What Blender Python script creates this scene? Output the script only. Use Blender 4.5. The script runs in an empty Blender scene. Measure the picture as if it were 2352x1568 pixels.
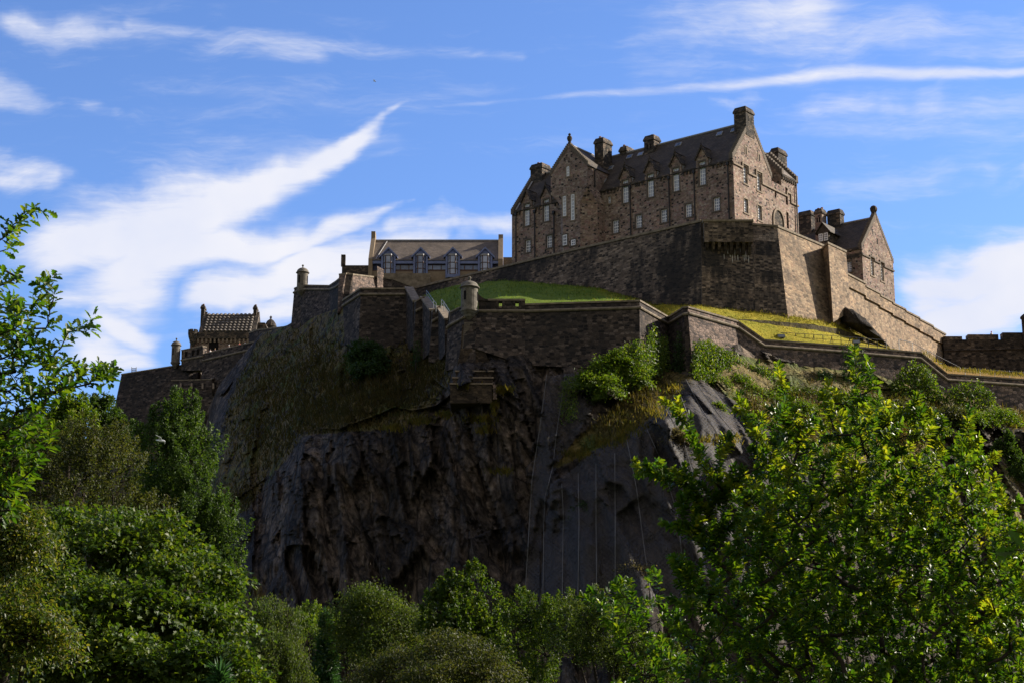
import bpy, math, random
import numpy as np
from mathutils import Vector
from mathutils import noise as mnoise

# ------------------------------------------------------------------ camera, sky, sun, exposure
SC = bpy.context.scene
F = 3800.0; TH = math.atan(889 / 3800.0); EYE = np.array([0.0, 0.0, 14.0])
cam = bpy.data.cameras.new('camera'); cam_o = bpy.data.objects.new('camera', cam)
SC.collection.objects.link(cam_o); SC.camera = cam_o
cam.sensor_width = 36.0; cam.lens = 36.0 * F / 2352.0
cam.clip_start = 0.1; cam.clip_end = 20000
cam_o.location = EYE; cam_o.rotation_euler = (math.radians(90) + TH, 0, 0)

SUN_AZ = math.atan2(0.945, 0.325); SUN_EL = math.radians(29)
S = Vector((math.sin(SUN_AZ) * math.cos(SUN_EL), math.cos(SUN_AZ) * math.cos(SUN_EL), math.sin(SUN_EL)))
sun = bpy.data.lights.new('sun', 'SUN'); sun.energy = 5.0; sun.angle = math.radians(0.53); sun.color = (1.0, 0.90, 0.74)
sun_o = bpy.data.objects.new('sun', sun); SC.collection.objects.link(sun_o)
sun_o.rotation_euler = S.to_track_quat('Z', 'Y').to_euler(); sun_o.location = (200, 50, 200)

SC.view_settings.view_transform = 'Standard'; SC.view_settings.look = 'None'
SC.view_settings.exposure = 1.0; SC.view_settings.gamma = 1.0
SC.cycles.max_bounces = 8; SC.cycles.transparent_max_bounces = 24
SC.cycles.transmission_bounces = 4; SC.cycles.diffuse_bounces = 3; SC.cycles.glossy_bounces = 2
SC.cycles.caustics_reflective = False; SC.cycles.caustics_refractive = False

def ray(px, py):
    u = (px - 1176) / F; v = (784 - py) / F
    return np.array([u, math.cos(TH) - v * math.sin(TH), math.sin(TH) + v * math.cos(TH)])
def P(px, py, Y):
    d = ray(px, py); return EYE + d * (Y / d[1])
def Pz(px, py, z):
    d = ray(px, py); return EYE + d * ((z - EYE[2]) / d[2])
def Pp(px, py, o, n):
    d = ray(px, py); n = np.array(n, float); return EYE + d * (np.dot(np.array(o) - EYE, n) / np.dot(d, n))

class NT:
    """small node-tree writer"""
    def __init__(self, tree): self.t = tree; self.n = tree.nodes; self.l = tree.links
    def new(self, typ, **kw):
        nd = self.n.new(typ)
        for k, v in kw.items(): setattr(nd, k, v)
        return nd
    def put(self, sock, val):
        if isinstance(val, bpy.types.NodeSocket): self.l.new(val, sock)
        elif val is not None:
            if hasattr(sock.default_value, '__len__') and not hasattr(val, '__len__'): val = (val,) * len(sock.default_value)
            if hasattr(val, '__len__') and len(val) == 3 and len(sock.default_value) == 4: val = tuple(val) + (1.0,)
            sock.default_value = val
    def m(self, op, a, b=None, c=None, clamp=False):
        nd = self.new('ShaderNodeMath', operation=op, use_clamp=clamp)
        for i, x in enumerate((a, b, c)):
            if x is not None: self.put(nd.inputs[i], x)
        return nd.outputs[0]
    def v(self, op, a, b=None, scale=None):
        nd = self.new('ShaderNodeVectorMath', operation=op)
        self.put(nd.inputs[0], a)
        if b is not None: self.put(nd.inputs[1], b)
        if scale is not None: self.put(nd.inputs['Scale'], scale)
        return nd.outputs['Value'] if op in ('DOT_PRODUCT', 'LENGTH', 'DISTANCE') else nd.outputs[0]
    def mix(self, fac, a, b, mode='MIX'):
        nd = self.new('ShaderNodeMix', data_type='RGBA', blend_type=mode)
        self.put(nd.inputs[0], fac); self.put(nd.inputs[6], a); self.put(nd.inputs[7], b)
        return nd.outputs[2]
    def noise(self, vec, scale, detail=3, rough=0.55, dist=0.0, dim='3D'):
        nd = self.new('ShaderNodeTexNoise', noise_dimensions=dim)
        if vec is not None: self.put(nd.inputs['Vector'], vec)
        nd.inputs['Scale'].default_value = scale; nd.inputs['Detail'].default_value = detail
        nd.inputs['Roughness'].default_value = rough; nd.inputs['Distortion'].default_value = dist
        return nd.outputs[0]
    def ramp(self, fac, stops, interp='LINEAR'):
        nd = self.new('ShaderNodeValToRGB'); cr = nd.color_ramp; cr.interpolation = interp
        while len(cr.elements) < len(stops): cr.elements.new(0.5)
        for e, (p, c) in zip(cr.elements, stops):
            e.position = p; e.color = tuple(c) + (1.0,) if len(c) == 3 else c
        self.put(nd.inputs[0], fac); return nd.outputs[0]
    def step(self, x, a, b):
        nd = self.new('ShaderNodeMapRange', interpolation_type='SMOOTHSTEP')
        self.put(nd.inputs[0], x); nd.inputs[1].default_value = a; nd.inputs[2].default_value = b
        return nd.outputs[0]

# ---- world: physical sky, with drifting cirrus laid out by direction
world = bpy.data.worlds.new('World'); SC.world = world; world.use_nodes = True
W = NT(world.node_tree); W.n.clear()
sky = W.new('ShaderNodeTexSky', sky_type='NISHITA', sun_disc=False)
sky.sun_elevation = SUN_EL; sky.sun_rotation = SUN_AZ; sky.air_density = 1.0; sky.dust_density = 0.3; sky.ozone_density = 4.0
SKY_STRENGTH = 0.083
geo = W.new('ShaderNodeTexCoord')
d = geo.outputs['Generated']
sep = W.new('ShaderNodeSeparateXYZ'); W.put(sep.inputs[0], d)
yy = W.m('MAXIMUM', W.m('ABSOLUTE', sep.outputs[1]), 0.08)
comb = W.new('ShaderNodeCombineXYZ')
W.put(comb.inputs[0], W.m('DIVIDE', sep.outputs[0], yy)); W.put(comb.inputs[1], W.m('DIVIDE', sep.outputs[2], yy))
uv0 = comb.outputs[0]
def warp(vec, scale, amt, detail):
    nd = W.new('ShaderNodeTexNoise', noise_dimensions='3D'); W.put(nd.inputs['Vector'], vec)
    nd.inputs['Scale'].default_value = scale; nd.inputs['Detail'].default_value = detail
    off = W.v('SCALE', W.v('SUBTRACT', nd.outputs[1], (0.5, 0.5, 0.5)), scale=amt)
    return W.v('ADD', vec, off)
uvw = warp(warp(uv0, 7.0, 0.05, 2), 26.0, 0.022, 4)
uvs = warp(uv0, 9.0, 0.012, 3)
STROKES = [  # x0, y0, w0, x1, y1, w1, opacity at each end (in the photo's own units of view angle)
 (150,550,58,480,470,58,1,1),(290,655,66,360,560,66,1,1),(460,468,46,800,345,24,1,1),(800,345,24,940,230,7,1,.45),
 (170,480,34,380,530,42,.75,.9),(-60,345,30,110,415,24,.6,.8),(110,415,22,245,436,10,.9,.5),(360,560,44,690,540,34,1,1),(690,545,30,930,488,4,1,.5),
 (165,690,34,330,665,34,.6,.85),(235,730,26,330,800,26,.7,.7),(225,830,40,310,860,34,.85,.8),(480,670,44,720,605,44,1.05,1.05),(700,610,44,1000,560,26,1.05,.9),
 (590,720,40,800,660,36,.85,.85),(880,550,22,1190,525,22,.8,.7),(1010,500,10,1050,560,24,.4,.7),(2130,640,46,2420,590,54,1,1.05),(2160,730,50,2420,670,56,1,1),(2140,450,14,2420,385,26,.35,.6),
 (1000,246,3,1560,206,10,.25,.5),(1560,206,10,1960,163,13,.5,.62),(1960,163,13,2420,158,9,.62,.66),(1620,212,12,2160,235,30,.35,.55),(1900,250,50,2420,300,70,.3,.42),
 (20,25,30,720,105,34,.5,.36),(300,60,16,1200,140,12,.42,.3),(-40,190,30,280,250,8,.58,.3),(1480,100,50,1880,20,70,.34,.5),(1900,60,40,2420,110,50,.36,.42),(420,430,100,900,300,90,.25,.2),(1950,420,40,2250,380,30,.38,.42)]
acc = None
for (x0, y0, w, x1, y1, w1, o, o1) in STROKES:
    a = ray(x0, y0); b = ray(x1, y1); c = ray(x0, y0 + w)
    a = np.array([a[0] / a[1], a[2] / a[1], 0]); b = np.array([b[0] / b[1], b[2] / b[1], 0]); c = np.array([c[0] / c[1], c[2] / c[1], 0])
    ww = np.linalg.norm(c - a); ba = b - a
    pa = W.v('SUBTRACT', uvw if max(w, w1) > 19 else uvs, tuple(a))
    h = W.m('MULTIPLY', W.v('DOT_PRODUCT', pa, tuple(ba)), 1.0 / float(ba @ ba), clamp=True)
    hv = W.v('SCALE', tuple(ba), scale=h)
    dist = W.v('LENGTH', W.v('SUBTRACT', pa, hv))
    q = W.m('DIVIDE', dist, W.m('MULTIPLY_ADD', h, float(ww * (w1 / w - 1) / .62), float(ww / .62))); q = W.m('MULTIPLY', q, q)
    g = W.m('MULTIPLY', W.m('POWER', 0.3, q), W.m('MULTIPLY_ADD', h, o1 - o, o))
    acc = g if acc is None else W.m('SMOOTH_MAX', acc, g, .12)
stretch = W.v('MULTIPLY', uv0, (0.55, 1.6, 1.0))
det = W.noise(stretch, 16.0, 6, 0.62)
det2 = W.noise(W.v('MULTIPLY', uv0, (0.35, 1.8, 1.0)), 5.0, 4, 0.55)
acc = W.m('ADD', acc, W.m('MULTIPLY', W.step(det2, 0.5, 0.8), 0.22))
fib = W.noise(W.v('MULTIPLY', W.v('ADD', uvs, W.v('SCALE', (1, 0, 0), scale=W.m('MULTIPLY', comb.inputs[1].links[0].from_socket, -.25))), (5.0, 34.0, 1.0)), 1.0, 5, 0.65)
acc = W.m('MULTIPLY', acc, W.m('ADD', W.m('MULTIPLY', det, 1.15), W.m('MULTIPLY', fib, .85)))
front = W.step(sep.outputs[1], 0.05, 0.3)
fine = W.noise(W.v('MULTIPLY', W.v('ADD', uvw, W.v('SCALE', (1, 0, 0), scale=W.m('MULTIPLY', comb.inputs[1].links[0].from_socket, -.35))), (14.0, 75.0, 1.0)), 1.0, 4, 0.7)
tatter = W.m('ADD', W.m('MULTIPLY', W.step(fine, .35, .75), .16), W.m('MULTIPLY', W.step(fib, .3, .7), .20))
cover = W.m('MULTIPLY', W.step(W.m('ADD', acc, W.m('SUBTRACT', tatter, .26)), 0.0, 0.8), front)
skyc = W.mix(1.0, sky.outputs[0], (0.88, 0.99, 1.27), 'MULTIPLY')
hs = W.new('ShaderNodeHueSaturation'); hs.inputs['Saturation'].default_value = 1.0; hs.inputs['Value'].default_value = 1.0
W.put(hs.inputs['Color'], skyc)
ccol = W.ramp(W.noise(uv0, 9.0, 4), [(0.3, (0.37, 0.395, 0.48)), (0.7, (0.46, 0.46, 0.49))])
ccol = W.v('SCALE', ccol, scale=1.0 / SKY_STRENGTH)
# added unseen cloud behind the viewer, a grey-white sheet giving neutral fill light
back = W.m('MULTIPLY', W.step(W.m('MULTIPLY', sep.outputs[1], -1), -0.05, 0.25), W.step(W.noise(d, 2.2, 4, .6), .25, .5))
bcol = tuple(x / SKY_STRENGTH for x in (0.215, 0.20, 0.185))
bg = W.new('ShaderNodeBackground'); bg.inputs[1].default_value = SKY_STRENGTH
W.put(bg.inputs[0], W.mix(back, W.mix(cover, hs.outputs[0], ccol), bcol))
out = W.new('ShaderNodeOutputWorld'); W.l.new(bg.outputs[0], out.inputs[0])
world.cycles.sampling_method = 'MANUAL'; world.cycles.sample_map_resolution = 512

# ------------------------------------------------------------------ helpers
rng = np.random.default_rng(7); random.seed(7)
Z = np.array([0, 0, 1.0])
def A(*p): return np.array(p, float)
def nrm(v): v = np.array(v, float); return v / (np.linalg.norm(v) + 1e-12)

def thing(name, label, cat, loc=(0, 0, 0), group=None):
    o = bpy.data.objects.new(name, None); SC.collection.objects.link(o)
    o.location = tuple(loc); o.empty_display_size = 0.5
    o['label'] = label; o['category'] = cat; o['kind'] = 'thing'
    if group: o['group'] = group
    return o
def tag(o, label, cat, group=None):
    o['label'] = label; o['category'] = cat; o['kind'] = 'thing'
    if group: o['group'] = group
    return o
def base_of(o):
    while o.parent is not None: o = o.parent
    return np.array(o.location)

def link_mesh(name, me, mat, parent, smooth):
    o = bpy.data.objects.new(name, me); SC.collection.objects.link(o)
    if mat: me.materials.append(mat)
    if parent is not None: o.parent = parent
    if smooth: me.polygons.foreach_set('use_smooth', [True] * len(me.polygons))
    return o

class MB:
    def __init__(self): self.v = []; self.f = []
    def face(self, pts):
        i = len(self.v); self.v.extend([tuple(map(float, p)) for p in pts]); self.f.append(list(range(i, i + len(pts)))); return self
    def hexa(self, b, t):
        """b, t: four bottom and four top points in the same order round"""
        i = len(self.v); self.v.extend([tuple(map(float, p)) for p in list(b) + list(t)])
        self.f += [[i + 3, i + 2, i + 1, i], [i + 4, i + 5, i + 6, i + 7]] + [[i + k, i + (k + 1) % 4, i + 4 + (k + 1) % 4, i + 4 + k] for k in range(4)]; return self
    def box(self, o, x, y, z):
        o, x, y, z = map(np.array, (o, x, y, z))
        return self.hexa([o, o + x, o + x + y, o + y], [o + z, o + x + z, o + x + y + z, o + y + z])
    def prism(self, poly, vec):
        vec = np.array(vec); n = len(poly); i = len(self.v)
        self.v.extend([tuple(map(float, p)) for p in poly] + [tuple(map(float, np.array(p) + vec)) for p in poly])
        self.f += [list(range(i + n - 1, i - 1, -1)), list(range(i + n, i + 2 * n))] + [[i + k, i + (k + 1) % n, i + n + (k + 1) % n, i + n + k] for k in range(n)]; return self
    def tube(self, pts, rad, n=6, caps=True):
        pts = [np.array(p, float) for p in pts]
        if not hasattr(rad, '__len__'): rad = [rad] * len(pts)
        i0 = len(self.v); K = len(pts)
        for k, p in enumerate(pts):
            t = nrm(pts[min(k + 1, K - 1)] - pts[max(k - 1, 0)])
            u = np.cross(t, Z)
            if np.linalg.norm(u) < 0.05: u = np.cross(t, A(1, 0, 0))
            u = nrm(u); w = np.cross(u, t)
            for j in range(n):
                an = 2 * math.pi * j / n
                self.v.append(tuple(p + rad[k] * (math.cos(an) * u + math.sin(an) * w)))
        for k in range(K - 1):
            for j in range(n):
                a = i0 + k * n + j; b = i0 + k * n + (j + 1) % n
                self.f.append([a, b, b + n, a + n])
        if caps: self.f.append([i0 + j for j in range(n)][::-1]); self.f.append([i0 + (K - 1) * n + j for j in range(n)])
        return self
    def lathe(self, c, prof, n=20):
        c = np.array(c); i0 = len(self.v); K = len(prof)
        for r, z in prof:
            for j in range(n):
                an = 2 * math.pi * j / n
                self.v.append((c[0] + r * math.cos(an), c[1] + r * math.sin(an), c[2] + z))
        for k in range(K - 1):
            for j in range(n):
                a = i0 + k * n + j; b = i0 + k * n + (j + 1) % n
                self.f.append([a, b, b + n, a + n])
        self.f.append([i0 + j for j in range(n)][::-1]); self.f.append([i0 + (K - 1) * n + j for j in range(n)])
        return self
    def build(self, name, mat, parent=None, smooth=False, loc=None):
        base = base_of(parent) if parent is not None else np.array(loc if loc is not None else (0, 0, 0), float)
        V = np.array(self.v); me = bpy.data.meshes.new(name)
        me.from_pydata([tuple(p) for p in (V - base)], [], self.f)
        uvl = me.uv_layers.new(name='UVMap')
        me.validate()
        uv = []
        for fpoly in me.polygons:
            pts = [np.array(me.vertices[k].co) + base for k in fpoly.vertices]
            n = np.array(fpoly.normal)
            if abs(n[2]) > 0.92: uv += [(p[0], p[1]) for p in pts]
            else:
                t = nrm(np.cross(Z, n)); s = math.sqrt(max(1e-4, 1 - n[2] * n[2]))
                uv += [(float(p @ t), float(p[2] / s)) for p in pts]
        if len(uv) == len(uvl.data): uvl.data.foreach_set('uv', np.array(uv, dtype=np.float32).ravel())
        o = link_mesh(name, me, mat, parent, smooth)
        if parent is None and loc is not None: o.location = tuple(base)
        return o

def np_mesh(name, V, faces_flat, sizes, mat, parent=None, smooth=False, loc=None):
    base = base_of(parent) if parent is not None else np.array(loc if loc is not None else (0, 0, 0), float)
    me = bpy.data.meshes.new(name); V = np.asarray(V, float) - base
    me.vertices.add(len(V)); me.vertices.foreach_set('co', V.astype(np.float32).ravel())
    me.loops.add(len(faces_flat)); me.loops.foreach_set('vertex_index', np.asarray(faces_flat, np.int32))
    me.polygons.add(len(sizes)); st = np.concatenate([[0], np.cumsum(sizes)[:-1]])
    me.polygons.foreach_set('loop_start', st.astype(np.int32))
    me.update(calc_edges=True)
    o = link_mesh(name, me, mat, parent, smooth)
    if parent is None and loc is not None: o.location = tuple(base)
    return o

# ------------------------------------------------------------------ materials
MATS = {}
def new_mat(name):
    m = bpy.data.materials.new(name); m.use_nodes = True
    t = NT(m.node_tree); t.n.clear()
    o = t.new('ShaderNodeOutputMaterial'); MATS[name] = m
    return m, t, o
def principled(t, col, rough=0.85, spec=0.3, metal=0.0, normal=None):
    p = t.new('ShaderNodeBsdfPrincipled'); t.put(p.inputs['Base Color'], col); t.put(p.inputs['Roughness'], rough)
    p.inputs['Specular IOR Level'].default_value = spec; p.inputs['Metallic'].default_value = metal
    if normal is not None: t.l.new(normal, p.inputs['Normal'])
    return p
def bump(t, h, strength, dist):
    b = t.new('ShaderNodeBump'); b.inputs['Strength'].default_value = strength; b.inputs['Distance'].default_value = dist
    t.put(b.inputs['Height'], h); return b.outputs[0]

def stone(name, cols, mortar, sx, sy, stain=0.5, rnd=0.85, bmp=0.5, stain_col=(0.02, 0.02, 0.022), stain_lo=0.45, stain_hi=0.7):
    m, t, o = new_mat(name)
    uv = t.new('ShaderNodeTexCoord').outputs['UV']
    nz = t.new('ShaderNodeTexNoise'); t.put(nz.inputs['Vector'], uv); nz.inputs['Scale'].default_value = 1.7; nz.inputs['Detail'].default_value = 2
    wv = t.v('ADD', uv, t.v('SCALE', t.v('SUBTRACT', nz.outputs[1], (0.5, 0.5, 0.5)), scale=0.22))
    sc = t.v('MULTIPLY', wv, (1 / sx, 1 / sy, 0))
    vo = t.new('ShaderNodeTexVoronoi', voronoi_dimensions='2D', feature='F1'); t.put(vo.inputs['Vector'], sc)
    vo.inputs['Scale'].default_value = 1; vo.inputs['Randomness'].default_value = rnd
    ve = t.new('ShaderNodeTexVoronoi', voronoi_dimensions='2D', feature='DISTANCE_TO_EDGE'); t.put(ve.inputs['Vector'], sc)
    ve.inputs['Scale'].default_value = 1; ve.inputs['Randomness'].default_value = rnd
    sp = t.new('ShaderNodeSeparateColor'); t.put(sp.inputs[0], vo.outputs['Color'])
    n = len(cols)
    col = t.ramp(sp.outputs[0], [(i / n, c) for i, c in enumerate(cols)], 'CONSTANT')
    fine = t.noise(uv, 6.0, 5, 0.65)
    col = t.mix(1.0, col, t.ramp(fine, [(0.3, (0.5, 0.5, 0.5)), (0.7, (1.45, 1.43, 1.4))]), 'MULTIPLY')
    ed = t.step(ve.outputs[0], 0.02, 0.12)
    col = t.mix(ed, mortar, col)
    blot = t.noise(t.v('MULTIPLY', uv, (0.10, 0.055, 0)), 1.0, 7, 0.66)
    blot2 = t.noise(t.v('MULTIPLY', uv, (0.9, 0.16, 0)), 1.0, 4, 0.6)
    wash = t.noise(t.v('MULTIPLY', uv, (0.22, 0.3, 0)), 1.0, 4, 0.6)
    col = t.mix(1.0, col, t.ramp(wash, [(0.3, (0.68, 0.66, 0.64)), (0.5, (1, 1, 1)), (0.7, (1.35, 1.28, 1.18))]), 'MULTIPLY')
    fac = t.m('MULTIPLY', t.step(t.m('ADD', t.m('MULTIPLY', blot, 0.7), t.m('MULTIPLY', blot2, 0.3)), stain_lo, stain_hi), stain)
    col = t.mix(fac, col, stain_col)
    h = t.m('ADD', ed, t.m('MULTIPLY', fine, 0.8))
    p = principled(t, col, 0.92, 0.15, 0, bump(t, h, bmp, 0.12))
    t.l.new(p.outputs[0], o.inputs[0]); return m

def plain(name, col, rough=0.7, spec=0.3, var=0.25, scale=2.0, metal=0.0):
    m, t, o = new_mat(name)
    tc = t.new('ShaderNodeTexCoord').outputs['Object']
    nz = t.noise(tc, scale, 4, 0.6)
    lo = tuple(c * (1 - var) for c in col); hi = tuple(min(1, c * (1 + var)) for c in col)
    p = principled(t, t.ramp(nz, [(0.3, lo), (0.7, hi)]), rough, spec, metal)
    t.l.new(p.outputs[0], o.inputs[0]); return m

M_HOSP = stone('brown_rubble', [(0.2041, 0.15, 0.1204), (0.2721, 0.2056, 0.1589), (0.1512, 0.1157, 0.09629), (0.3175, 0.2485, 0.1974), (0.2571, 0.1629, 0.1445), (0.3477, 0.2914, 0.2407), (0.0378, 0.036, 0.03659), (0.2721, 0.2143, 0.1925), (0.2267, 0.1714, 0.1348), (0.2873, 0.2056, 0.1829), (0.189, 0.1457, 0.1251)], (0.285, 0.209, 0.176), 0.44, 0.28, 0.2)
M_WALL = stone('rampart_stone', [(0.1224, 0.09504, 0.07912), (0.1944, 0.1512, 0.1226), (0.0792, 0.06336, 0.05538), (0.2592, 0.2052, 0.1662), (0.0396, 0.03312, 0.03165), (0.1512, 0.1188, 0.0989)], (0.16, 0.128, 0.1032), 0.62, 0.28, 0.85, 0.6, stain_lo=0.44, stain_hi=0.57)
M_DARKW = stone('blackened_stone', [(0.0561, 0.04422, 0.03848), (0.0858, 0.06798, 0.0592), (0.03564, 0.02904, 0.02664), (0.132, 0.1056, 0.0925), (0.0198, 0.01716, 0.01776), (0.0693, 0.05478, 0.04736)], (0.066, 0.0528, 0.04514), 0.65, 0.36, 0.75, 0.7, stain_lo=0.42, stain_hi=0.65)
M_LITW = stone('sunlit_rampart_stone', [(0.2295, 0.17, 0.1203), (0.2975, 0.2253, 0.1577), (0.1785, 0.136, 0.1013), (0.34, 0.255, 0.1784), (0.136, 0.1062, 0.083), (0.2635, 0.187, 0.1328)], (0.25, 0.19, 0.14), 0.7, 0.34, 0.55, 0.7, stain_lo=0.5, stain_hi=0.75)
M_REDAN = stone('rubble_wall_stone', [(0.16, 0.12, 0.1025), (0.216, 0.16, 0.1353), (0.104, 0.08, 0.0738), (0.248, 0.184, 0.1558), (0.064, 0.0544, 0.05248), (0.176, 0.132, 0.1148)], (0.088, 0.072, 0.0615), 0.62, 0.42, 0.35, 0.9)
M_DRESS = plain('dressed_stone', (0.13, 0.108, 0.088), 0.9, 0.15, 0.35, 3.0)
M_DRESSL = plain('light_dressed_stone', (0.24, 0.19, 0.145), 0.9, 0.15, 0.3, 3.0)
M_COPE = plain('coping_stone', (0.20, 0.165, 0.125), 0.9, 0.15, 0.4, 1.5)
M_DOME = plain('dome_stone', (0.15, 0.135, 0.115), 0.9, 0.15, 0.4, 2.5)
M_CHIM = stone('sooty_chimney_stone', [(0.06, 0.053, 0.048), (0.10, 0.085, 0.07), (0.045, 0.04, 0.038), (0.16, 0.125, 0.10)], (0.05, 0.045, 0.04), 0.6, 0.32, 0.5)
M_POT = plain('chimney_pot_clay', (0.30, 0.17, 0.12), 0.8, 0.2, 0.3)
M_LEAD = plain('lead_flashing', (0.30, 0.30, 0.31), 0.5, 0.4, 0.15)
M_WHITE = plain('white_window_paint', (0.84, 0.85, 0.86), 0.5, 0.4, 0.05)
M_IRON = plain('black_iron', (0.02, 0.02, 0.022), 0.6, 0.4, 0.2)
M_RAIL = plain('galvanised_rail', (0.16, 0.17, 0.18), 0.5, 0.5, 0.2, metal=0.4)
M_DARKHOLE = plain('dark_opening', (0.012, 0.011, 0.011), 0.9, 0.1, 0.2)

def glass(name, cols, rough):
    m, t, o = new_mat(name)
    nz = t.noise(t.new('ShaderNodeTexCoord').outputs['Object'], 1.3, 3, 0.6)
    rnd = t.new('ShaderNodeObjectInfo').outputs['Random']
    f = t.m('ADD', t.m('MULTIPLY', rnd, .6), t.m('MULTIPLY', nz, .6))
    p = principled(t, t.ramp(f, [(.25, cols[0]), (.5, cols[1]), (.8, cols[2])]), rough, 0.8, 0, bump(t, nz, 0.15, 0.05))
    t.l.new(p.outputs[0], o.inputs[0]); return m
M_GLASS = glass('window_glass', [(0.04, 0.05, 0.08), (0.10, 0.125, 0.19), (0.22, 0.26, 0.36)], 0.06)
M_GLASSB = glass('curtained_window_glass', [(0.12, 0.15, 0.24), (0.26, 0.31, 0.44), (0.42, 0.47, 0.6)], 0.1)

def slate(name, c1, c2, bw, bh, moss=(0.03, 0.03, 0.015)):
    m, t, o = new_mat(name)
    uv = t.new('ShaderNodeTexCoord').outputs['UV']
    br = t.new('ShaderNodeTexBrick'); t.put(br.inputs['Vector'], uv)
    br.inputs['Scale'].default_value = 1.0; br.inputs['Brick Width'].default_value = bw; br.inputs['Row Height'].default_value = bh
    br.inputs['Mortar Size'].default_value = 0.02; br.inputs['Mortar Smooth'].default_value = 0.3; br.inputs['Bias'].default_value = 0.0
    t.put(br.inputs['Color1'], c1); t.put(br.inputs['Color2'], c2); t.put(br.inputs['Mortar'], tuple(x * 0.45 for x in c1))
    big = t.noise(uv, 0.45, 5, 0.65); fine = t.noise(uv, 3.5, 4, 0.7)
    col = t.mix(t.m('MULTIPLY', t.step(fine, 0.52, 0.75), 0.75), br.outputs[0], moss)
    col = t.mix(1.0, col, t.ramp(big, [(0.3, (0.65, 0.65, 0.65)), (0.7, (1.35, 1.3, 1.25))]), 'MULTIPLY')
    p = principled(t, col, 0.75, 0.25, 0, bump(t, t.m('ADD', br.outputs['Fac'], fine), 0.4, -0.05))
    t.l.new(p.outputs[0], o.inputs[0]); return m
M_SLATE = slate('dark_slate', (0.055, 0.046, 0.040), (0.09, 0.075, 0.062), 0.45, 0.28, (0.07, 0.055, 0.03))
M_SLATEG = slate('grey_slate', (0.13, 0.108, 0.09), (0.18, 0.15, 0.125), 0.5, 0.3, (0.10, 0.085, 0.06))
M_METAL = plain('blue_grey_zinc', (0.16, 0.20, 0.38), 0.55, 0.4, 0.15, 1.2)
M_TAN = plain('tan_ashlar', (0.26, 0.20, 0.14), 0.9, 0.15, 0.15, 2.0)
M_BROWNF = plain('brown_window_frame', (0.10, 0.055, 0.04), 0.6, 0.3, 0.1)
M_DKBLUE = plain('dark_blue_soffit', (0.045, 0.055, 0.11), 0.6, 0.3, 0.2)
M_TILE = plain('stone_tile', (0.155, 0.135, 0.115), 0.85, 0.2, 0.35, 1.5)

def leaf_mat(name, cols, trans=0.5, rough=0.38, spec=0.5, tint=(1.0, 1.0, 0.45)):
    m, t, o = new_mat(name)
    g = t.new('ShaderNodeNewGeometry')
    rnd = g.outputs['Random Per Island']
    n = len(cols)
    col = t.ramp(rnd, [(i / max(1, n - 1), c) for i, c in enumerate(cols)])
    pos = t.noise(t.new('ShaderNodeTexCoord').outputs['Object'], 0.6, 2, 0.5)
    col = t.mix(1.0, col, t.ramp(pos, [(0.3, (0.7, 0.75, 0.7)), (0.7, (1.3, 1.2, 1.1))]), 'MULTIPLY')
    p = principled(t, col, rough, spec)
    tr = t.new('ShaderNodeBsdfTranslucent'); t.put(tr.inputs[0], t.mix(1.0, col, tuple(2.3 * x for x in tint), 'MULTIPLY'))
    mx = t.new('ShaderNodeMixShader'); mx.inputs[0].default_value = trans
    t.l.new(p.outputs[0], mx.inputs[1]); t.l.new(tr.outputs[0], mx.inputs[2]); t.l.new(mx.outputs[0], o.inputs[0]); return m
L_OAK = leaf_mat('oak_leaf', [(0.018, 0.05, 0.004), (0.032, 0.075, 0.005), (0.055, 0.10, 0.006), (0.09, 0.12, 0.008)], 0.48, 0.4, 0.45)
L_LIME = leaf_mat('young_sunlit_oak_leaf', [(0.07, 0.12, 0.007), (0.11, 0.145, 0.009), (0.165, 0.165, 0.012)], 0.55, 0.4, 0.4)  # young leaves, with the glow of sunlit ones painted into the colour
L_MAPLE = leaf_mat('maple_leaf', [(0.024, 0.05, 0.006), (0.036, 0.07, 0.007), (0.055, 0.09, 0.008), (0.08, 0.10, 0.010)], 0.4, 0.5, 0.3)
L_DARK = leaf_mat('hornbeam_leaf', [(0.0252, 0.0532, 0.0108), (0.0364, 0.07, 0.0132), (0.0532, 0.084, 0.0144)], 0.35, 0.55, 0.25)
L_BROWN = leaf_mat('rusty_leaf', [(0.030, 0.042, 0.010), (0.044, 0.054, 0.013), (0.056, 0.056, 0.018), (0.032, 0.048, 0.010)], 0.35, 0.55, 0.25)
L_BIRCH = leaf_mat('birch_leaf', [(0.030, 0.052, 0.009), (0.046, 0.072, 0.012), (0.075, 0.092, 0.016)], 0.4, 0.5, 0.3)
L_YELLOW = leaf_mat('yellowing_leaf', [(0.03, 0.055, 0.007), (0.05, 0.075, 0.009), (0.115, 0.105, 0.018)], 0.42, 0.45, 0.35)
L_IVY = leaf_mat('ivy_leaf', [(0.015, 0.04, 0.008), (0.022, 0.052, 0.010), (0.035, 0.065, 0.012)], 0.25, 0.55, 0.3)
L_IVYL = leaf_mat('bright_ivy_leaf', [(0.04, 0.085, 0.008), (0.07, 0.12, 0.010), (0.12, 0.15, 0.014)], 0.4, 0.5, 0.3)
L_PALE = leaf_mat('dry_bush_leaf', [(0.13, 0.10, 0.06), (0.18, 0.15, 0.09), (0.09, 0.08, 0.04)], 0.35, 0.5, 0.3)
L_PINE = leaf_mat('pine_needle', [(0.025, 0.07, 0.025), (0.035, 0.09, 0.03)], 0.3, 0.4, 0.4)
L_GRASS = leaf_mat('dry_grass', [(0.035, 0.034, 0.009), (0.055, 0.044, 0.013), (0.08, 0.06, 0.02), (0.03, 0.036, 0.008)], 0.35, 0.6, 0.2)
L_ORANGE = leaf_mat('orange_grass', [(0.10, 0.095, 0.018), (0.16, 0.12, 0.026), (0.065, 0.08, 0.012)], 0.4, 0.6, 0.2)
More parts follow.
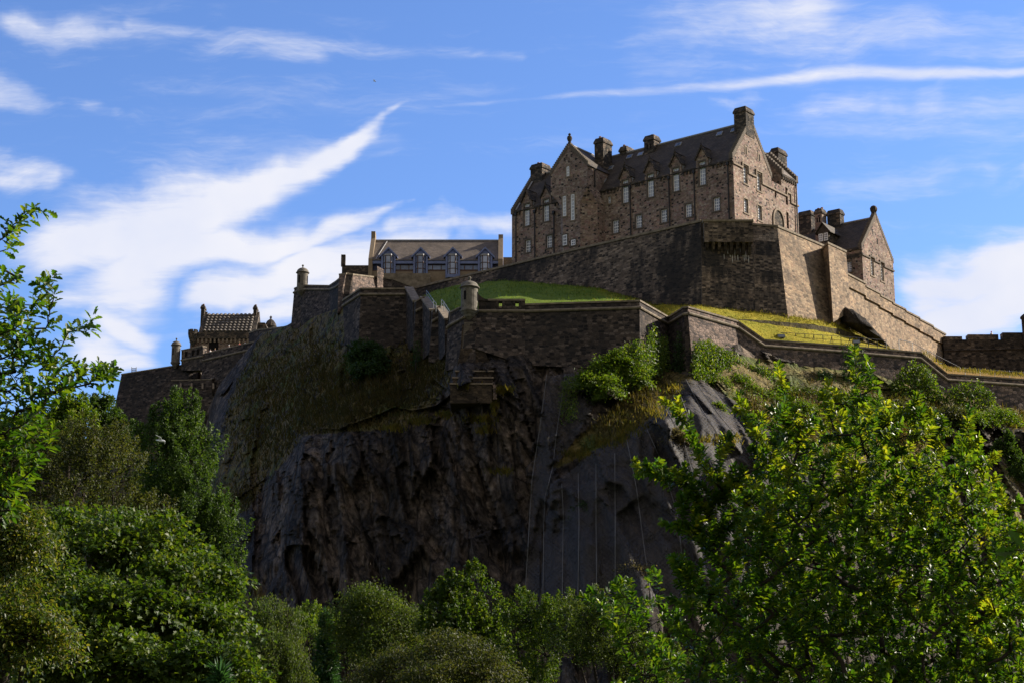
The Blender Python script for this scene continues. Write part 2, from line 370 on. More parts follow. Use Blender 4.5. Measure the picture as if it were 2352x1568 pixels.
M_BARK = plain('bark', (0.035, 0.028, 0.022), 0.95, 0.1, 0.4, 5.0)
M_TWIG = plain('twig_bark', (0.07, 0.06, 0.03), 0.85, 0.2, 0.3, 8.0)

def lawn_mat():
    m, t, o = new_mat('mown_grass')
    tc = t.new('ShaderNodeTexCoord').outputs['Object']
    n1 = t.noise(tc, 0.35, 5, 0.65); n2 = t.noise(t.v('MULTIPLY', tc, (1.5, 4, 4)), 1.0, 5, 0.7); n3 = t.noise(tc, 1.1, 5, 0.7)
    dry = t.ramp(n2, [(0.3, (0.16, 0.16, 0.012)), (0.5, (0.27, 0.235, 0.02)), (0.75, (0.38, 0.30, 0.045))])  # yellow of sunlit grass put into the turf colour
    shaded_turf = t.ramp(n2, [(0.3, (0.075, 0.1148, 0.012)), (0.5, (0.1125, 0.1688, 0.0156)), (0.75, (0.18, 0.2093, 0.0264))])
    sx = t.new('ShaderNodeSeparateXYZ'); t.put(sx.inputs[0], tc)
    col = t.mix(t.step(t.m('ADD', sx.outputs[0], t.m('MULTIPLY', t.m('SUBTRACT', n1, 0.5), 18)), 10, 22), shaded_turf, dry)  # painted light: shaded green on the left, sunlit yellow on the right
    col = t.mix(1.0, col, t.ramp(n1, [(0.3, (0.7, 0.8, 0.75)), (0.7, (1.25, 1.15, 1.1))]), 'MULTIPLY')
    col = t.mix(t.m('MULTIPLY', t.step(n3, 0.58, 0.72), 0.5), col, (0.13, 0.10, 0.035))
    p = principled(t, col, 0.9, 0.1, 0, bump(t, n2, 0.8, 0.25)); t.l.new(p.outputs[0], o.inputs[0]); return m
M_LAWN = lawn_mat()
def rough_grass(name, c):
    m, t, o = new_mat(name)
    tc = t.new('ShaderNodeTexCoord').outputs['Object']
    n2 = t.noise(tc, 1.2, 6, 0.7)
    col = t.ramp(n2, [(0.3, c[0]), (0.5, c[1]), (0.7, c[2])])
    p = principled(t, col, 0.95, 0.1, 0, bump(t, n2, 0.9, 0.4)); t.l.new(p.outputs[0], o.inputs[0]); return m
M_DRY = rough_grass('dry_bank_grass', [(0.10, 0.075, 0.02), (0.20, 0.12, 0.03), (0.30, 0.19, 0.06)])
M_EARTH = rough_grass('turf_bank', [(0.03, 0.026, 0.016), (0.065, 0.054, 0.032), (0.12, 0.10, 0.045)])
M_GROUND = rough_grass('park_ground', [(0.03, 0.045, 0.012), (0.05, 0.065, 0.018), (0.07, 0.075, 0.025)])

def cliff_mat():
    m, t, o = new_mat('basalt_crag')
    tc = t.new('ShaderNodeTexCoord').outputs['Object']
    at = t.new('ShaderNodeAttribute'); at.attribute_name = 'grass'
    sx = t.new('ShaderNodeSeparateXYZ'); t.put(sx.inputs[0], tc)
    cb = t.new('ShaderNodeCombineXYZ'); t.put(cb.inputs[0], t.m('MULTIPLY_ADD', sx.outputs[2], 0.28, sx.outputs[0])); t.put(cb.inputs[1], sx.outputs[1]); t.put(cb.inputs[2], sx.outputs[2])
    tl = cb.outputs[0]
    n1 = t.noise(t.v('MULTIPLY', tl, (0.5, 0.3, 0.2)), 1.0, 6, 0.65)
    n2 = t.noise(t.v('MULTIPLY', tl, (1.5, 1.0, 0.7)), 1.0, 6, 0.75)
    n3 = t.noise(t.v('MULTIPLY', tl, (0.16, 0.1, 0.07)), 1.0, 5, 0.6)
    n4 = t.noise(t.v('MULTIPLY', tl, (3.0, 1.5, 0.22)), 1.0, 4, 0.6)
    rock = t.ramp(n2, [(0.32, (0.0126, 0.01083, 0.00975)), (0.45, (0.0525, 0.04218, 0.0351)), (0.56, (0.1103, 0.09006, 0.0754)), (0.68, (0.189, 0.1619, 0.1404)), (0.82, (0.2835, 0.2508, 0.2275))])
    rock = t.mix(1.0, rock, t.ramp(n1, [(0.3, (0.42, 0.42, 0.42)), (0.5, (1.0, 1.0, 1.0)), (0.7, (1.7, 1.62, 1.5))]), 'MULTIPLY')
    rock = t.mix(1.0, rock, t.ramp(n3, [(0.35, (0.62, 0.6, 0.58)), (0.65, (1.35, 1.3, 1.22))]), 'MULTIPLY')
    pale = t.m('MULTIPLY', t.m('MULTIPLY', t.step(n4, 0.52, 0.7), t.step(n3, 0.5, 0.62)), 0.6)
    rock = t.mix(pale, rock, (0.19, 0.16, 0.128))
    ve = t.new('ShaderNodeTexVoronoi', feature='DISTANCE_TO_EDGE'); t.put(ve.inputs['Vector'], t.v('ADD', t.v('MULTIPLY', tl, (0.42, 0.3, 0.13)), t.v('SCALE', (1, 1, 1), scale=t.m('MULTIPLY', n2, .35)))); ve.inputs['Scale'].default_value = 1
    rock = t.mix(1.0, rock, t.ramp(ve.outputs[0], [(0.0, (0.22, 0.22, 0.22)), (0.07, (1, 1, 1))]), 'MULTIPLY')
    bk = t.new('ShaderNodeAttribute'); bk.attribute_name = 'block'
    rock = t.mix(1.0, rock, t.ramp(bk.outputs['Fac'], [(0.15, (0.5, 0.5, 0.5)), (0.5, (1, 1, 1)), (0.85, (1.75, 1.68, 1.6))]), 'MULTIPLY')
    gn = t.noise(tc, 1.1, 6, 0.75); gb = t.noise(tc, 0.16, 4, 0.6)
    gr = t.ramp(gn, [(0.3, (0.05016, 0.03944, 0.013)), (0.46, (0.1386, 0.1061, 0.0312)), (0.6, (0.2244, 0.1659, 0.052)), (0.78, (0.3432, 0.2516, 0.0858))])
    gr = t.mix(t.step(gb, 0.45, 0.65), gr, t.mix(1.0, gr, (0.55, 0.95, 0.5), 'MULTIPLY'))
    g2 = t.m('ADD', at.outputs['Fac'], t.m('ADD', t.m('MULTIPLY', t.m('SUBTRACT', n2, 0.5), 1.6), t.m('MULTIPLY', t.m('SUBTRACT', n1, 0.5), 1.2)))
    col = t.mix(t.step(g2, 0.36, 0.6), rock, gr)
    bh = t.m('ADD', t.m('MULTIPLY', n2, 1.0), t.m('ADD', t.m('MULTIPLY', gn, 0.4), t.m('MULTIPLY', t.step(ve.outputs[0], 0, .1), .5)))
    p = principled(t, col, 0.85, 0.25, 0, bump(t, bh, 1.0, 0.9)); t.l.new(p.outputs[0], o.inputs[0]); return m
M_CLIFF = cliff_mat()
M_ROCK = rough_grass('bare_rock', [(0.010, 0.009, 0.0085), (0.026, 0.022, 0.019), (0.06, 0.05, 0.042)])
def net_mat():
    m, t, o = new_mat('wire_netting')
    uv = t.new('ShaderNodeTexCoord').outputs['UV']
    ck = t.noise(t.v('MULTIPLY', uv, (3.0, 3.0, 0)), 1.0, 3, 0.7)
    pat = t.new('ShaderNodeTexWave', wave_type='BANDS', bands_direction='DIAGONAL'); t.put(pat.inputs['Vector'], uv); pat.inputs['Scale'].default_value = 1.3; pat.inputs['Distortion'].default_value = 0.6
    pat2 = t.new('ShaderNodeTexWave', wave_type='BANDS', bands_direction='DIAGONAL'); t.put(pat2.inputs['Vector'], t.v('MULTIPLY', uv, (-1, 1, 1))); pat2.inputs['Scale'].default_value = 1.3; pat2.inputs['Distortion'].default_value = 0.6
    lines = t.m('MAXIMUM', t.step(pat.outputs['Fac'], 0.6, 0.95), t.step(pat2.outputs['Fac'], 0.6, 0.95))
    fac = t.m('ADD', t.m('MULTIPLY', lines, 0.22), t.m('ADD', 0.22, t.m('MULTIPLY', t.step(ck, 0.35, 0.75), 0.28)))
    p = principled(t, (0.068, 0.064, 0.066), 0.65, 0.2, 0.0)
    tr = t.new('ShaderNodeBsdfTransparent'); mx = t.new('ShaderNodeMixShader')
    t.put(mx.inputs[0], fac); t.l.new(tr.outputs[0], mx.inputs[1]); t.l.new(p.outputs[0], mx.inputs[2]); t.l.new(mx.outputs[0], o.inputs[0]); return m
M_NET = net_mat()
M_CABLE = plain('net_cable', (0.16, 0.157, 0.16), 0.85, 0.1, 0.1)

# ------------------------------------------------------------------ architecture helpers
class Frame:
    """a wall plane: origin, horizontal axis u, outward normal n"""
    def __init__(self, O, u, n): self.O = np.array(O, float); self.u = nrm(u); self.n = nrm(n)
    def p(self, s, z, d=0.0): return self.O + self.u * s + Z * z + self.n * d
    def at(self, px, py, d=0.0):
        q = Pp(px, py, self.O + self.n * d, self.n) - self.O; return float(q @ self.u), float(q[2])
    def box(self, mb, s0, s1, z0, z1, d0, d1):
        mb.hexa([self.p(s0, z0, d0), self.p(s1, z0, d0), self.p(s1, z0, d1), self.p(s0, z0, d1)],
                [self.p(s0, z1, d0), self.p(s1, z1, d0), self.p(s1, z1, d1), self.p(s0, z1, d1)]); return mb

def wall_holes(mb, fr, s0, s1, z0, z1, holes, depth=0.31):
    ss = sorted({s0, s1} | {min(max(x, s0), s1) for h in holes for x in h[:2]})
    zs = sorted({z0, z1} | {min(max(x, z0), z1) for h in holes for x in h[2:]})
    for i in range(len(ss) - 1):
        for j in range(len(zs) - 1):
            cs = (ss[i] + ss[i + 1]) / 2; cz = (zs[j] + zs[j + 1]) / 2
            if any(h[0] < cs < h[1] and h[2] < cz < h[3] for h in holes): continue
            if ss[i + 1] - ss[i] < 1e-6 or zs[j + 1] - zs[j] < 1e-6: continue
            mb.face([fr.p(ss[i], zs[j]), fr.p(ss[i + 1], zs[j]), fr.p(ss[i + 1], zs[j + 1]), fr.p(ss[i], zs[j + 1])])
    for a, b, c, dd in holes:
        a, b = max(a, s0), min(b, s1); c2, d2 = max(c, z0), min(dd, z1)
        if b <= a or d2 <= c2: continue
        mb.face([fr.p(a, c2), fr.p(a, d2), fr.p(a, d2, -depth), fr.p(a, c2, -depth)])
        mb.face([fr.p(b, c2), fr.p(b, c2, -depth), fr.p(b, d2, -depth), fr.p(b, d2)])
        if c >= z0: mb.face([fr.p(a, c), fr.p(a, c, -depth), fr.p(b, c, -depth), fr.p(b, c)])
        if dd <= z1: mb.face([fr.p(a, dd), fr.p(b, dd), fr.p(b, dd, -depth), fr.p(a, dd, -depth)])

def window(root, fr, s, z0, w, h, nx, ny, depth=0.24, mat=None, gl=None, surround=None, bar=0.075, edge=0.115, arch=False, sill=True):
    """sash window: white frame with glazing bars > pane, surround"""
    mb = MB(); s0, s1, z1 = s - w / 2, s + w / 2, z0 + h
    for a, b, c, e in ((s0, s0 + edge, z0, z1), (s1 - edge, s1, z0, z1), (s0 + edge, s1 - edge, z0, z0 + edge), (s0 + edge, s1 - edge, z1 - edge, z1)):
        fr.box(mb, a, b, c, e, -depth - 0.06, -depth)
    for i in range(1, nx):
        x = s0 + edge + (w - 2 * edge) * i / nx; fr.box(mb, x - bar / 2, x + bar / 2, z0 + edge, z1 - edge, -depth - 0.05, -depth - 0.012)
    for j in range(1, ny):
        y = z0 + edge + (h - 2 * edge) * j / ny; b2 = bar * (1.5 if j == ny // 2 else 1.0)
        fr.box(mb, s0 + edge, s1 - edge, y - b2 / 2, y + b2 / 2, -depth - 0.05, -depth - 0.008)
    f = mb.build('window', mat or M_WHITE, root)
    g = MB(); g.face([fr.p(s0, z0, -depth - 0.045), fr.p(s1, z0, -depth - 0.045), fr.p(s1, z1, -depth - 0.045), fr.p(s0, z1, -depth - 0.045)]); g.build('pane', gl or M_GLASS, f)
    if surround:
        q = MB(); t = 0.2
        fr.box(q, s0 - t, s0, z0, z1 + t * 1.2, -0.05, 0.035); fr.box(q, s1, s1 + t, z0, z1 + t * 1.2, -0.05, 0.035)
        fr.box(q, s0, s1, z1, z1 + t * 1.2, -0.05, 0.033)
        if sill: fr.box(q, s0 - t - 0.1, s1 + t + 0.1, z0 - 0.2, z0, -0.05, 0.10)
        if arch:
            pts = [fr.p(s0, z1, 0.0)] + [fr.p(s - w / 2 * math.cos(k * math.pi / 8), z1 - w / 2 + w / 2 * math.sin(k * math.pi / 8), 0.0) for k in range(0, 5)]
            q.prism([p + fr.n * (-0.2) for p in pts], fr.n * 0.23)
            pts = [fr.p(s1, z1, 0.0)] + [fr.p(s + w / 2 * math.cos(k * math.pi / 8), z1 - w / 2 + w / 2 * math.sin(k * math.pi / 8), 0.0) for k in range(0, 5)]
            q.prism([p + fr.n * (-0.2) for p in pts], fr.n * 0.23)
        q.build('surround', surround, f)
    return f

def crowsteps(mb, fr, s0, z0, s1, z1, n, d0, d1, rise=0.28):
    """stepped coping from (s0,z0) up to (s1,z1) along a gable slope"""
    for k in range(n):
        a = s0 + (s1 - s0) * k / n; b = s0 + (s1 - s0) * (k + 1) / n
        zb = z0 + (z1 - z0) * k / n; zt = z0 + (z1 - z0) * (k + 1) / n + rise
        fr.box(mb, min(a, b), max(a, b), zb - 0.35, zt, d0, d1)

def chimney(root, fr, s0, s1, d0, d1, z0, z1, pots=2, mat=None, along='s', slots=0):
    mb = MB(); fr.box(mb, s0, s1, z0, z1 - 0.9, d0, d1)
    c = mb.build('chimney', mat or M_CHIM, root)
    k = MB(); e = 0.13
    fr.box(k, s0 - e, s1 + e, z1 - 0.9, z1 - 0.65, d0 - e, d1 + e)
    q0, q1 = (s0 + 0.04, s1 - 0.04), (d0 + 0.04, d1 - 0.04)
    b = [fr.p(s0 - e, z1 - 0.65, d0 - e), fr.p(s1 + e, z1 - 0.65, d0 - e), fr.p(s1 + e, z1 - 0.65, d1 + e), fr.p(s0 - e, z1 - 0.65, d1 + e)]
    t = [fr.p(s0 + .12, z1, d0 + .12), fr.p(s1 - .12, z1, d0 + .12), fr.p(s1 - .12, z1, d1 - .12), fr.p(s0 + .12, z1, d1 - .12)]
    k.hexa(b, t); k.build('chimney_cap', M_CHIM, c)
    for i in range(pots):
        f = (i + 0.5) / pots
        s = s0 + (s1 - s0) * f if along == 's' else (s0 + s1) / 2
        dd = d0 + (d1 - d0) * f if along != 's' else (d0 + d1) / 2
        pm = MB(); pm.lathe(fr.p(s, z1 - 0.02, dd), [(0.2, 0), (0.18, 0.22), (0.22, 0.24), (0.2, 0.32)], 10); pm.build('chimney_pot', M_POT, c)
    if slots:
        for i in range(slots):
            sm = MB(); f = (i + 1) / (slots + 1)
            if along == 's':
                s = s0 + (s1 - s0) * f; fr.box(sm, s - .13, s + .13, z1 - 2.3, z1 - 1.5, d1, d1 + 0.01)
            else:
                dd = d0 + (d1 - d0) * f; fr.box(sm, s0 - 0.01, s0, z1 - 2.3, z1 - 1.5, dd - .13, dd + .13)
            sm.build('flue_slot', M_DARKHOLE, c)
    return c

def outward(pts, k):
    a = pts[max(k - 1, 0)][:2]; c = pts[k][:2]; b = pts[min(k + 1, len(pts) - 1)][:2]
    ns = []
    for p, q in ((a, c), (c, b)):
        t = np.array(q) - np.array(p)
        if np.linalg.norm(t) > 1e-6: t = nrm(t); ns.append(np.array([t[1], -t[0]]))
    n = nrm(sum(ns)); cs = float(n @ ns[0]); return np.array([n[0], n[1], 0]) / max(cs, 0.45)

def rampart(name, label, top, bot, thick, mat, cope=0.3, proj=0.12, cord=None, cope_mat=None, group=None, cord_r=0.2, crenels=None):
    """a wall given left to right by its top and foot; thing > masonry, coping, string_course"""
    top = [np.array(p) for p in top]; bot = [np.array(p) for p in bot]
    root = thing(name, label, 'wall', bot[len(bot) // 2], group)
    mb = MB(); K = len(top); N = [outward(top, k) for k in range(K)]
    tt = [p - Z * cope for p in top]
    rows = 6
    for k in range(K - 1):
        for r in range(rows):
            f0, f1 = r / rows, (r + 1) / rows
            mb.face([bot[k] + (tt[k] - bot[k]) * f0, bot[k + 1] + (tt[k + 1] - bot[k + 1]) * f0, bot[k + 1] + (tt[k + 1] - bot[k + 1]) * f1, bot[k] + (tt[k] - bot[k]) * f1])
        b0, b1 = tt[k] - N[k] * thick, tt[k + 1] - N[k + 1] * thick
        mb.face([tt[k], tt[k + 1], b1, b0])
        e0, e1 = b0.copy(), b1.copy(); e0[2] = bot[k][2]; e1[2] = bot[k + 1][2]
        mb.face([b0, b1, e1, e0])
    for k in (0, K - 1):
        b0 = tt[k] - N[k] * thick; e0 = b0.copy(); e0[2] = bot[k][2]
        mb.face([bot[k], tt[k], b0, e0] if k else [bot[k], e0, b0, tt[k]])
    mb.build('masonry', mat, root)
    if cope > 0:
        cb = MB()
        for k in range(K - 1):
            o0, o1 = tt[k] + N[k] * proj, tt[k + 1] + N[k + 1] * proj
            i0, i1 = tt[k] - N[k] * (thick + 0.05), tt[k + 1] - N[k + 1] * (thick + 0.05)
            e = Z * 0.003
            cb.hexa([o0 + e, o1 + e, i1 + e, i0 + e], [o0 + Z * cope, o1 + Z * cope, i1 + Z * cope, i0 + Z * cope])
        cb.build('coping', cope_mat or M_COPE, root)
    if cord is not None:
        sb = MB()
        for k in range(K - 1):
            c0 = cord if not hasattr(cord, '__len__') else cord[k]; c1 = cord if not hasattr(cord, '__len__') else cord[k + 1]
            f0 = c0 / max(0.1, (top[k] - bot[k])[2]); f1 = c1 / max(0.1, (top[k + 1] - bot[k + 1])[2])
            q0 = top[k] + (bot[k] - top[k]) * f0 + N[k] * 0.06; q1 = top[k + 1] + (bot[k + 1] - top[k + 1]) * f1 + N[k + 1] * 0.06
            sb.tube([q0, q1], cord_r, 8)
        sb.build('string_course', cope_mat or M_COPE, root)
    return root

# ------------------------------------------------------------------ the big building on the summit
AX = math.radians(51.7)
VA = A(-math.sin(AX), math.cos(AX), 0); VB = A(math.cos(AX), math.sin(AX), 0)
C0 = P(1688, 500, 230.0)
LF = 41.3
FR = Frame(C0, VA, -VB)         # long front, s runs to the left
GR = Frame(C0, VB, -VA)         # right gable, s runs away to the back
ZB = -10.0
EZ = 8.95; GW = 11.2; RIDGE = 16.4; GC = GW / 2
SLOPE = (RIDGE - EZ) / GC

hosp = thing('stone_building', 'large brown rubble castle building with crow-stepped gables and tall white dormer windows on the summit', 'building', C0 + VA * 20 + VB * 5 + Z * ZB)
c1 = lambda x, y: (1125.5 + .2637 * x, 218.2 + .2637 * y)
c2 = lambda x, y: (1493 + .2271 * x, 218.2 + .2271 * y)
LOW = [(1212.5, 580.8), (1261.6, 570), (1414.3, 536), (1467.3, 524), (1525, 511), (1581.6, 498.7), (1646.3, 484.4)]
UPP = [(1210, 519.6), (1254.7, 509), (1437, 466.6), (1494.7, 453), (1553.2, 439.2), (1613.8, 425.3)]
low = [FR.at(*p) for p in LOW]; upp = [FR.at(*p) for p in UPP]
WLO, HLO, WUP, HUP = 1.12, 2.08, 1.12, 3.68
holes = [(s - WLO / 2, s + WLO / 2, 1.6, 1.6 + HLO) for s, z in low] + [(s - WUP / 2, s + WUP / 2, 6.05, 6.05 + HUP) for s, z in upp]
arch2 = [FR.at(1382, 478)[0], FR.at(1399.7, 474)[0]]
holes += [(s - 0.3, s + 0.3, 6.55, 7.75) for s in arch2]
TP = 3.2                        # the stair tower stands out from the front
TF = Frame(FR.p(0, 0, TP), VA, -VB)
TW0 = TF.at(1349.6, 420)[0]; TW1 = TF.at(1265, 430)[0]
wb = MB()
wall_holes(wb, FR, 0, LF, ZB, EZ, holes)
# right gable wall
gw = [(965, 895, 3.45, 6.05, 2.75), (1103, 975, 7.45, 5.95, 2.75), (972, 1195, 3.35, 1.5, 2.2), (1110, 1270, 7.35, 1.35, 2.3)]
GH = [(s - .56, s + .56, z, z + h) for _, _, s, z, h in gw]
asl = GR.at(*c2(1270, 1030)); as2 = GR.at(*c2(1385, 1100)); as3 = GR.at(*c2(1395, 1340)); sm1 = GR.at(*c2(970, 590)); sm2 = GR.at(*c2(1105, 665))
GH += [(asl[0] - .25, asl[0] + .25, asl[1] - .1, asl[1] + 1.5), (as2[0] - .35, as2[0] + .35, as2[1] - .2, as2[1] + 2.6), (as3[0] - .35, as3[0] + .35, as3[1] - .2, as3[1] + 2.4)]
WEND = 19.3; WG0 = 14.3; WEZ = 10.75
wall_holes(wb, GR, 0, GW, ZB, EZ + .3, GH, 0.3)
wall_holes(wb, GR, GW, WG0, ZB, 8.6, GH + [], 0.3)
wall_holes(wb, GR, WG0, WEND, ZB, WEZ - .2, GH, 0.3)
# gable triangle (with two slit openings as darker recesses)
wb.prism([GR.p(0, EZ + .3, 0), GR.p(GW, EZ + .3, 0), GR.p(GC, RIDGE + .5, 0)], -GR.n * 0.6)
# left gable end, back wall
LG = Frame(FR.p(LF, 0, 0), VB, VA)
wb.face([LG.p(0, ZB), LG.p(0, EZ), LG.p(GW, EZ), LG.p(GW, ZB)])
wb.prism([LG.p(0, EZ, 0), LG.p(GC, RIDGE + .4, 0), LG.p(GW, EZ, 0)], -LG.n * 0.55)
wb.face([FR.p(0, ZB, -GW), FR.p(0, EZ, -GW), FR.p(LF, EZ, -GW), FR.p(LF, ZB, -GW)])
# side wing behind the gable: its ridge runs away to the back
WR_A, WR_Z = 4.6, 15.9
WF = Frame(GR.p(WG0, 0, 0), VA, -VB)      # left face of the wing
WK = Frame(GR.p(WEND, 0, 0), VA, VB)      # right face of the wing
for fr in (WF, WK):
    wb.face([fr.p(0, ZB), fr.p(2 * WR_A, ZB), fr.p(2 * WR_A, WEZ), fr.p(0, WEZ)])
    wb.prism([fr.p(0, WEZ - .2, 0), fr.p(2 * WR_A, WEZ - .2, 0), fr.p(WR_A, WR_Z + .35, 0)], -fr.n * 0.5)
wb.face([GR.p(WG0, ZB, -2 * WR_A), GR.p(WEND, ZB, -2 * WR_A), GR.p(WEND, WEZ, -2 * WR_A), GR.p(WG0, WEZ, -2 * WR_A)])
wb.face([GR.p(GW, 8.6, 0), GR.p(WG0, 8.6, 0), GR.p(WG0, 8.6, -5), GR.p(GW, 8.6, -5)])
wb.face([GR.p(GW, 8.6, -3), GR.p(WG0, 8.6, -3), GR.p(WG0, 13, -3), GR.p(GW, 13, -3)])
wb.build('wall', M_HOSP, hosp)
# roofs
def slab(mb, pts, t=0.12):
    pts = [np.array(p) for p in pts]; n = nrm(np.cross(pts[1] - pts[0], pts[2] - pts[0]))
    if n[2] < 0: n = -n
    mb.prism([p - n * t for p in pts], n * t)
rb = MB()
ov = 0.25
slab(rb, [FR.p(0.55, EZ - ov * SLOPE * .4, ov * .4), FR.p(LF - .5, EZ - ov * SLOPE * .4, ov * .4), FR.p(LF - .5, RIDGE, -GC), FR.p(0.55, RIDGE, -GC)])
slab(rb, [FR.p(0.55, EZ, -GW), FR.p(LF - .5, EZ, -GW), FR.p(LF - .5, RIDGE, -GC), FR.p(0.55, RIDGE, -GC)])
roof = rb.build('roof', M_SLATE, hosp)
rw = MB()
slab(rw, [GR.p(WG0 + .5, WEZ - .1, 0.12), GR.p(WEND - .5, WEZ - .1, 0.12), GR.p(WEND - .5, WR_Z, -WR_A), GR.p(WG0 + .5, WR_Z, -WR_A)])
slab(rw, [GR.p(WG0 + .5, WEZ, -2 * WR_A), GR.p(WEND - .5, WEZ, -2 * WR_A), GR.p(WEND - .5, WR_Z, -WR_A), GR.p(WG0 + .5, WR_Z, -WR_A)])
rw.build('roof', M_SLATEG, hosp)
lb = MB()
lb.tube([FR.p(0.5, RIDGE + .08, -GC), FR.p(LF - .5, RIDGE + .08, -GC)], 0.16, 6)
lb.build('ridge_cap', M_LEAD, roof)
# eaves course with corbels
segs = []
cuts = sorted([(s - 1.15, s + 1.15) for s, z in upp] + [(TW0, TW1)])
x = 0.0
for a_, b_ in cuts: segs.append((x, a_)); x = b_
segs.append((x, LF))
for a_, b_ in segs:
    if b_ - a_ < .2: continue
    eb = MB(); FR.box(eb, a_, b_, EZ - .28, EZ - .03, 0.0, 0.22)
    k = a_ + .25
    while k < b_ - .2:
        FR.box(eb, k - .12, k + .12, EZ - .75, EZ - .28, 0.0, 0.16); k += 0.62
    eb.build('eaves_course', M_CHIM, hosp)
k = WG0 + .3; eb = MB()
while k < WEND: GR.box(eb, k - .12, k + .12, WEZ - 1.0, WEZ - .5, 0, .2); k += .6
GR.box(eb, WG0, WEND, WEZ - .5, WEZ - .22, 0, .24)
eb.build('eaves_course', M_CHIM, hosp)
# crow steps
def stepset(root, *args, mat=None, rise=.28):
    cb = MB(); crowsteps(cb, *args, rise=rise); cb.build('crow_steps', mat or M_DRESS, root)
stepset(hosp, GR, -0.2, EZ + .45, GC - 1.0, RIDGE - .9, 20, -0.62, 0.05)
stepset(hosp, GR, GW + .2, EZ + .45, GC + .8, RIDGE - .6, 20, -0.62, 0.05)
stepset(hosp, LG, -0.25, EZ - .1, GC - .2, RIDGE, 22, -0.57, 0.05)
stepset(hosp, LG, GW + .25, EZ - .1, GC + .2, RIDGE, 22, -0.57, 0.05)
for fr in (WF, WK):
    stepset(hosp, fr, -.2, WEZ, WR_A - .1, WR_Z + .1, 13, -0.52, 0.05)
    stepset(hosp, fr, 2 * WR_A + .2, WEZ, WR_A + .1, WR_Z + .1, 13, -0.52, 0.05)
# lead flashing beside the steps
fb = MB()
def flash(fr, s0, z0, s1, z1, d):
    for w in (0.0,):
        a, b = fr.p(s0, z0, d), fr.p(s1, z1, d)
        fb.hexa([a, b, b + fr.n * -.35, a + fr.n * -.35], [a + Z * .06, b + Z * .06, b + fr.n * -.35 + Z * .06, a + fr.n * -.35 + Z * .06])
flash(LG, 0.1, EZ + .25, GC - .3, RIDGE - .05, -0.6)
fb.build('flashing', M_LEAD, roof)
# windows
for s, z in low: window(hosp, FR, s, 1.6, WLO, HLO, 3, 4, surround=M_DRESS)
for s, z in upp: window(hosp, FR, s, 6.05, WUP, HUP, 3, 6, surround=M_DRESS, gl=M_GLASSB)
for s in arch2: window(hosp, FR, s, 6.55, .6, 1.2, 2, 2, surround=M_DRESSL, arch=True)
for _, _, s, z, h in gw: window(hosp, GR, s, z, 1.12, h, 3, 5, depth=0.24, surround=M_DRESSL)
for a_, b_, z0, z1 in GH[4:]:
    gb = MB(); gb.face([GR.p(a_, z0, -.29), GR.p(b_, z0, -.29), GR.p(b_, z1, -.29), GR.p(a_, z1, -.29)]); gb.build('slit_window', M_DARKHOLE, hosp)
for s, z in (sm1, sm2):
    gb = MB(); GR.box(gb, s - .18, s + .18, z - .1, z + .95, 0, 0.012); f_ = gb.build('slit_window', M_DARKHOLE, hosp)
    ssb = MB(); GR.box(ssb, s - .42, s - .18, z - .25, z + 1.2, 0, 0.05); GR.box(ssb, s + .18, s + .42, z - .25, z + 1.2, 0, 0.05); GR.box(ssb, s - .18, s + .18, z + .95, z + 1.2, 0, .05); ssb.build('surround', M_DRESSL, f_)
# stepped string course on the gable
st = MB()
pts = [(0, 8.35), (2.55, 8.35), (2.55, 9.1), (4.35, 9.1), (4.35, 7.95), (6.55, 7.95), (6.55, 9.05), (8.35, 9.05), (8.35, 7.35), (WEND - 3.5, 7.35), (WEND - 3.5, 8.0), (WEND - 2.2, 8.0), (WEND - 2.2, 6.6), (WEND, 6.6)]
for (s0, z0), (s1, z1) in zip(pts[:-1], pts[1:]):
    if s0 == s1: GR.box(st, s0 - .12, s0 + .12, min(z0, z1), max(z0, z1), 0, .17)
    else: GR.box(st, min(s0, s1) - .12, max(s0, s1) + .12, z0 - .13, z0 + .13, 0, .18)
st.build('string_course', M_DRESSL, hosp)
# arched doorway in the gable
ar = MB(); ac, aw, az = 12.9, 1.45, 2.6
pts = [GR.p(ac - aw, ZB / 2, .02)] + [GR.p(ac - aw * math.cos(k * math.pi / 14), az + aw * 1.15 * math.sin(k * math.pi / 14), .02) for k in range(15)] + [GR.p(ac + aw, ZB / 2, .02)]
ar.face(pts); arc_ = ar.build('arched_recess', M_CHIM, hosp)
av = MB()
for k in range(14):
    t0, t1 = k * math.pi / 14, (k + 1) * math.pi / 14
    q = [(aw, t0), (aw + .32, t0), (aw + .32, t1), (aw, t1)]
    pp = [GR.p(ac - r * math.cos(t), az + r * 1.15 * math.sin(t), .0) for r, t in q]; av.prism(pp, GR.n * .18)
GR.box(av, ac - aw - .32, ac - aw, 0, az, 0, .18); GR.box(av, ac + aw, ac + aw + .32, 0, az, 0, .18)
av.build('arch_surround', M_DRESSL, arc_)
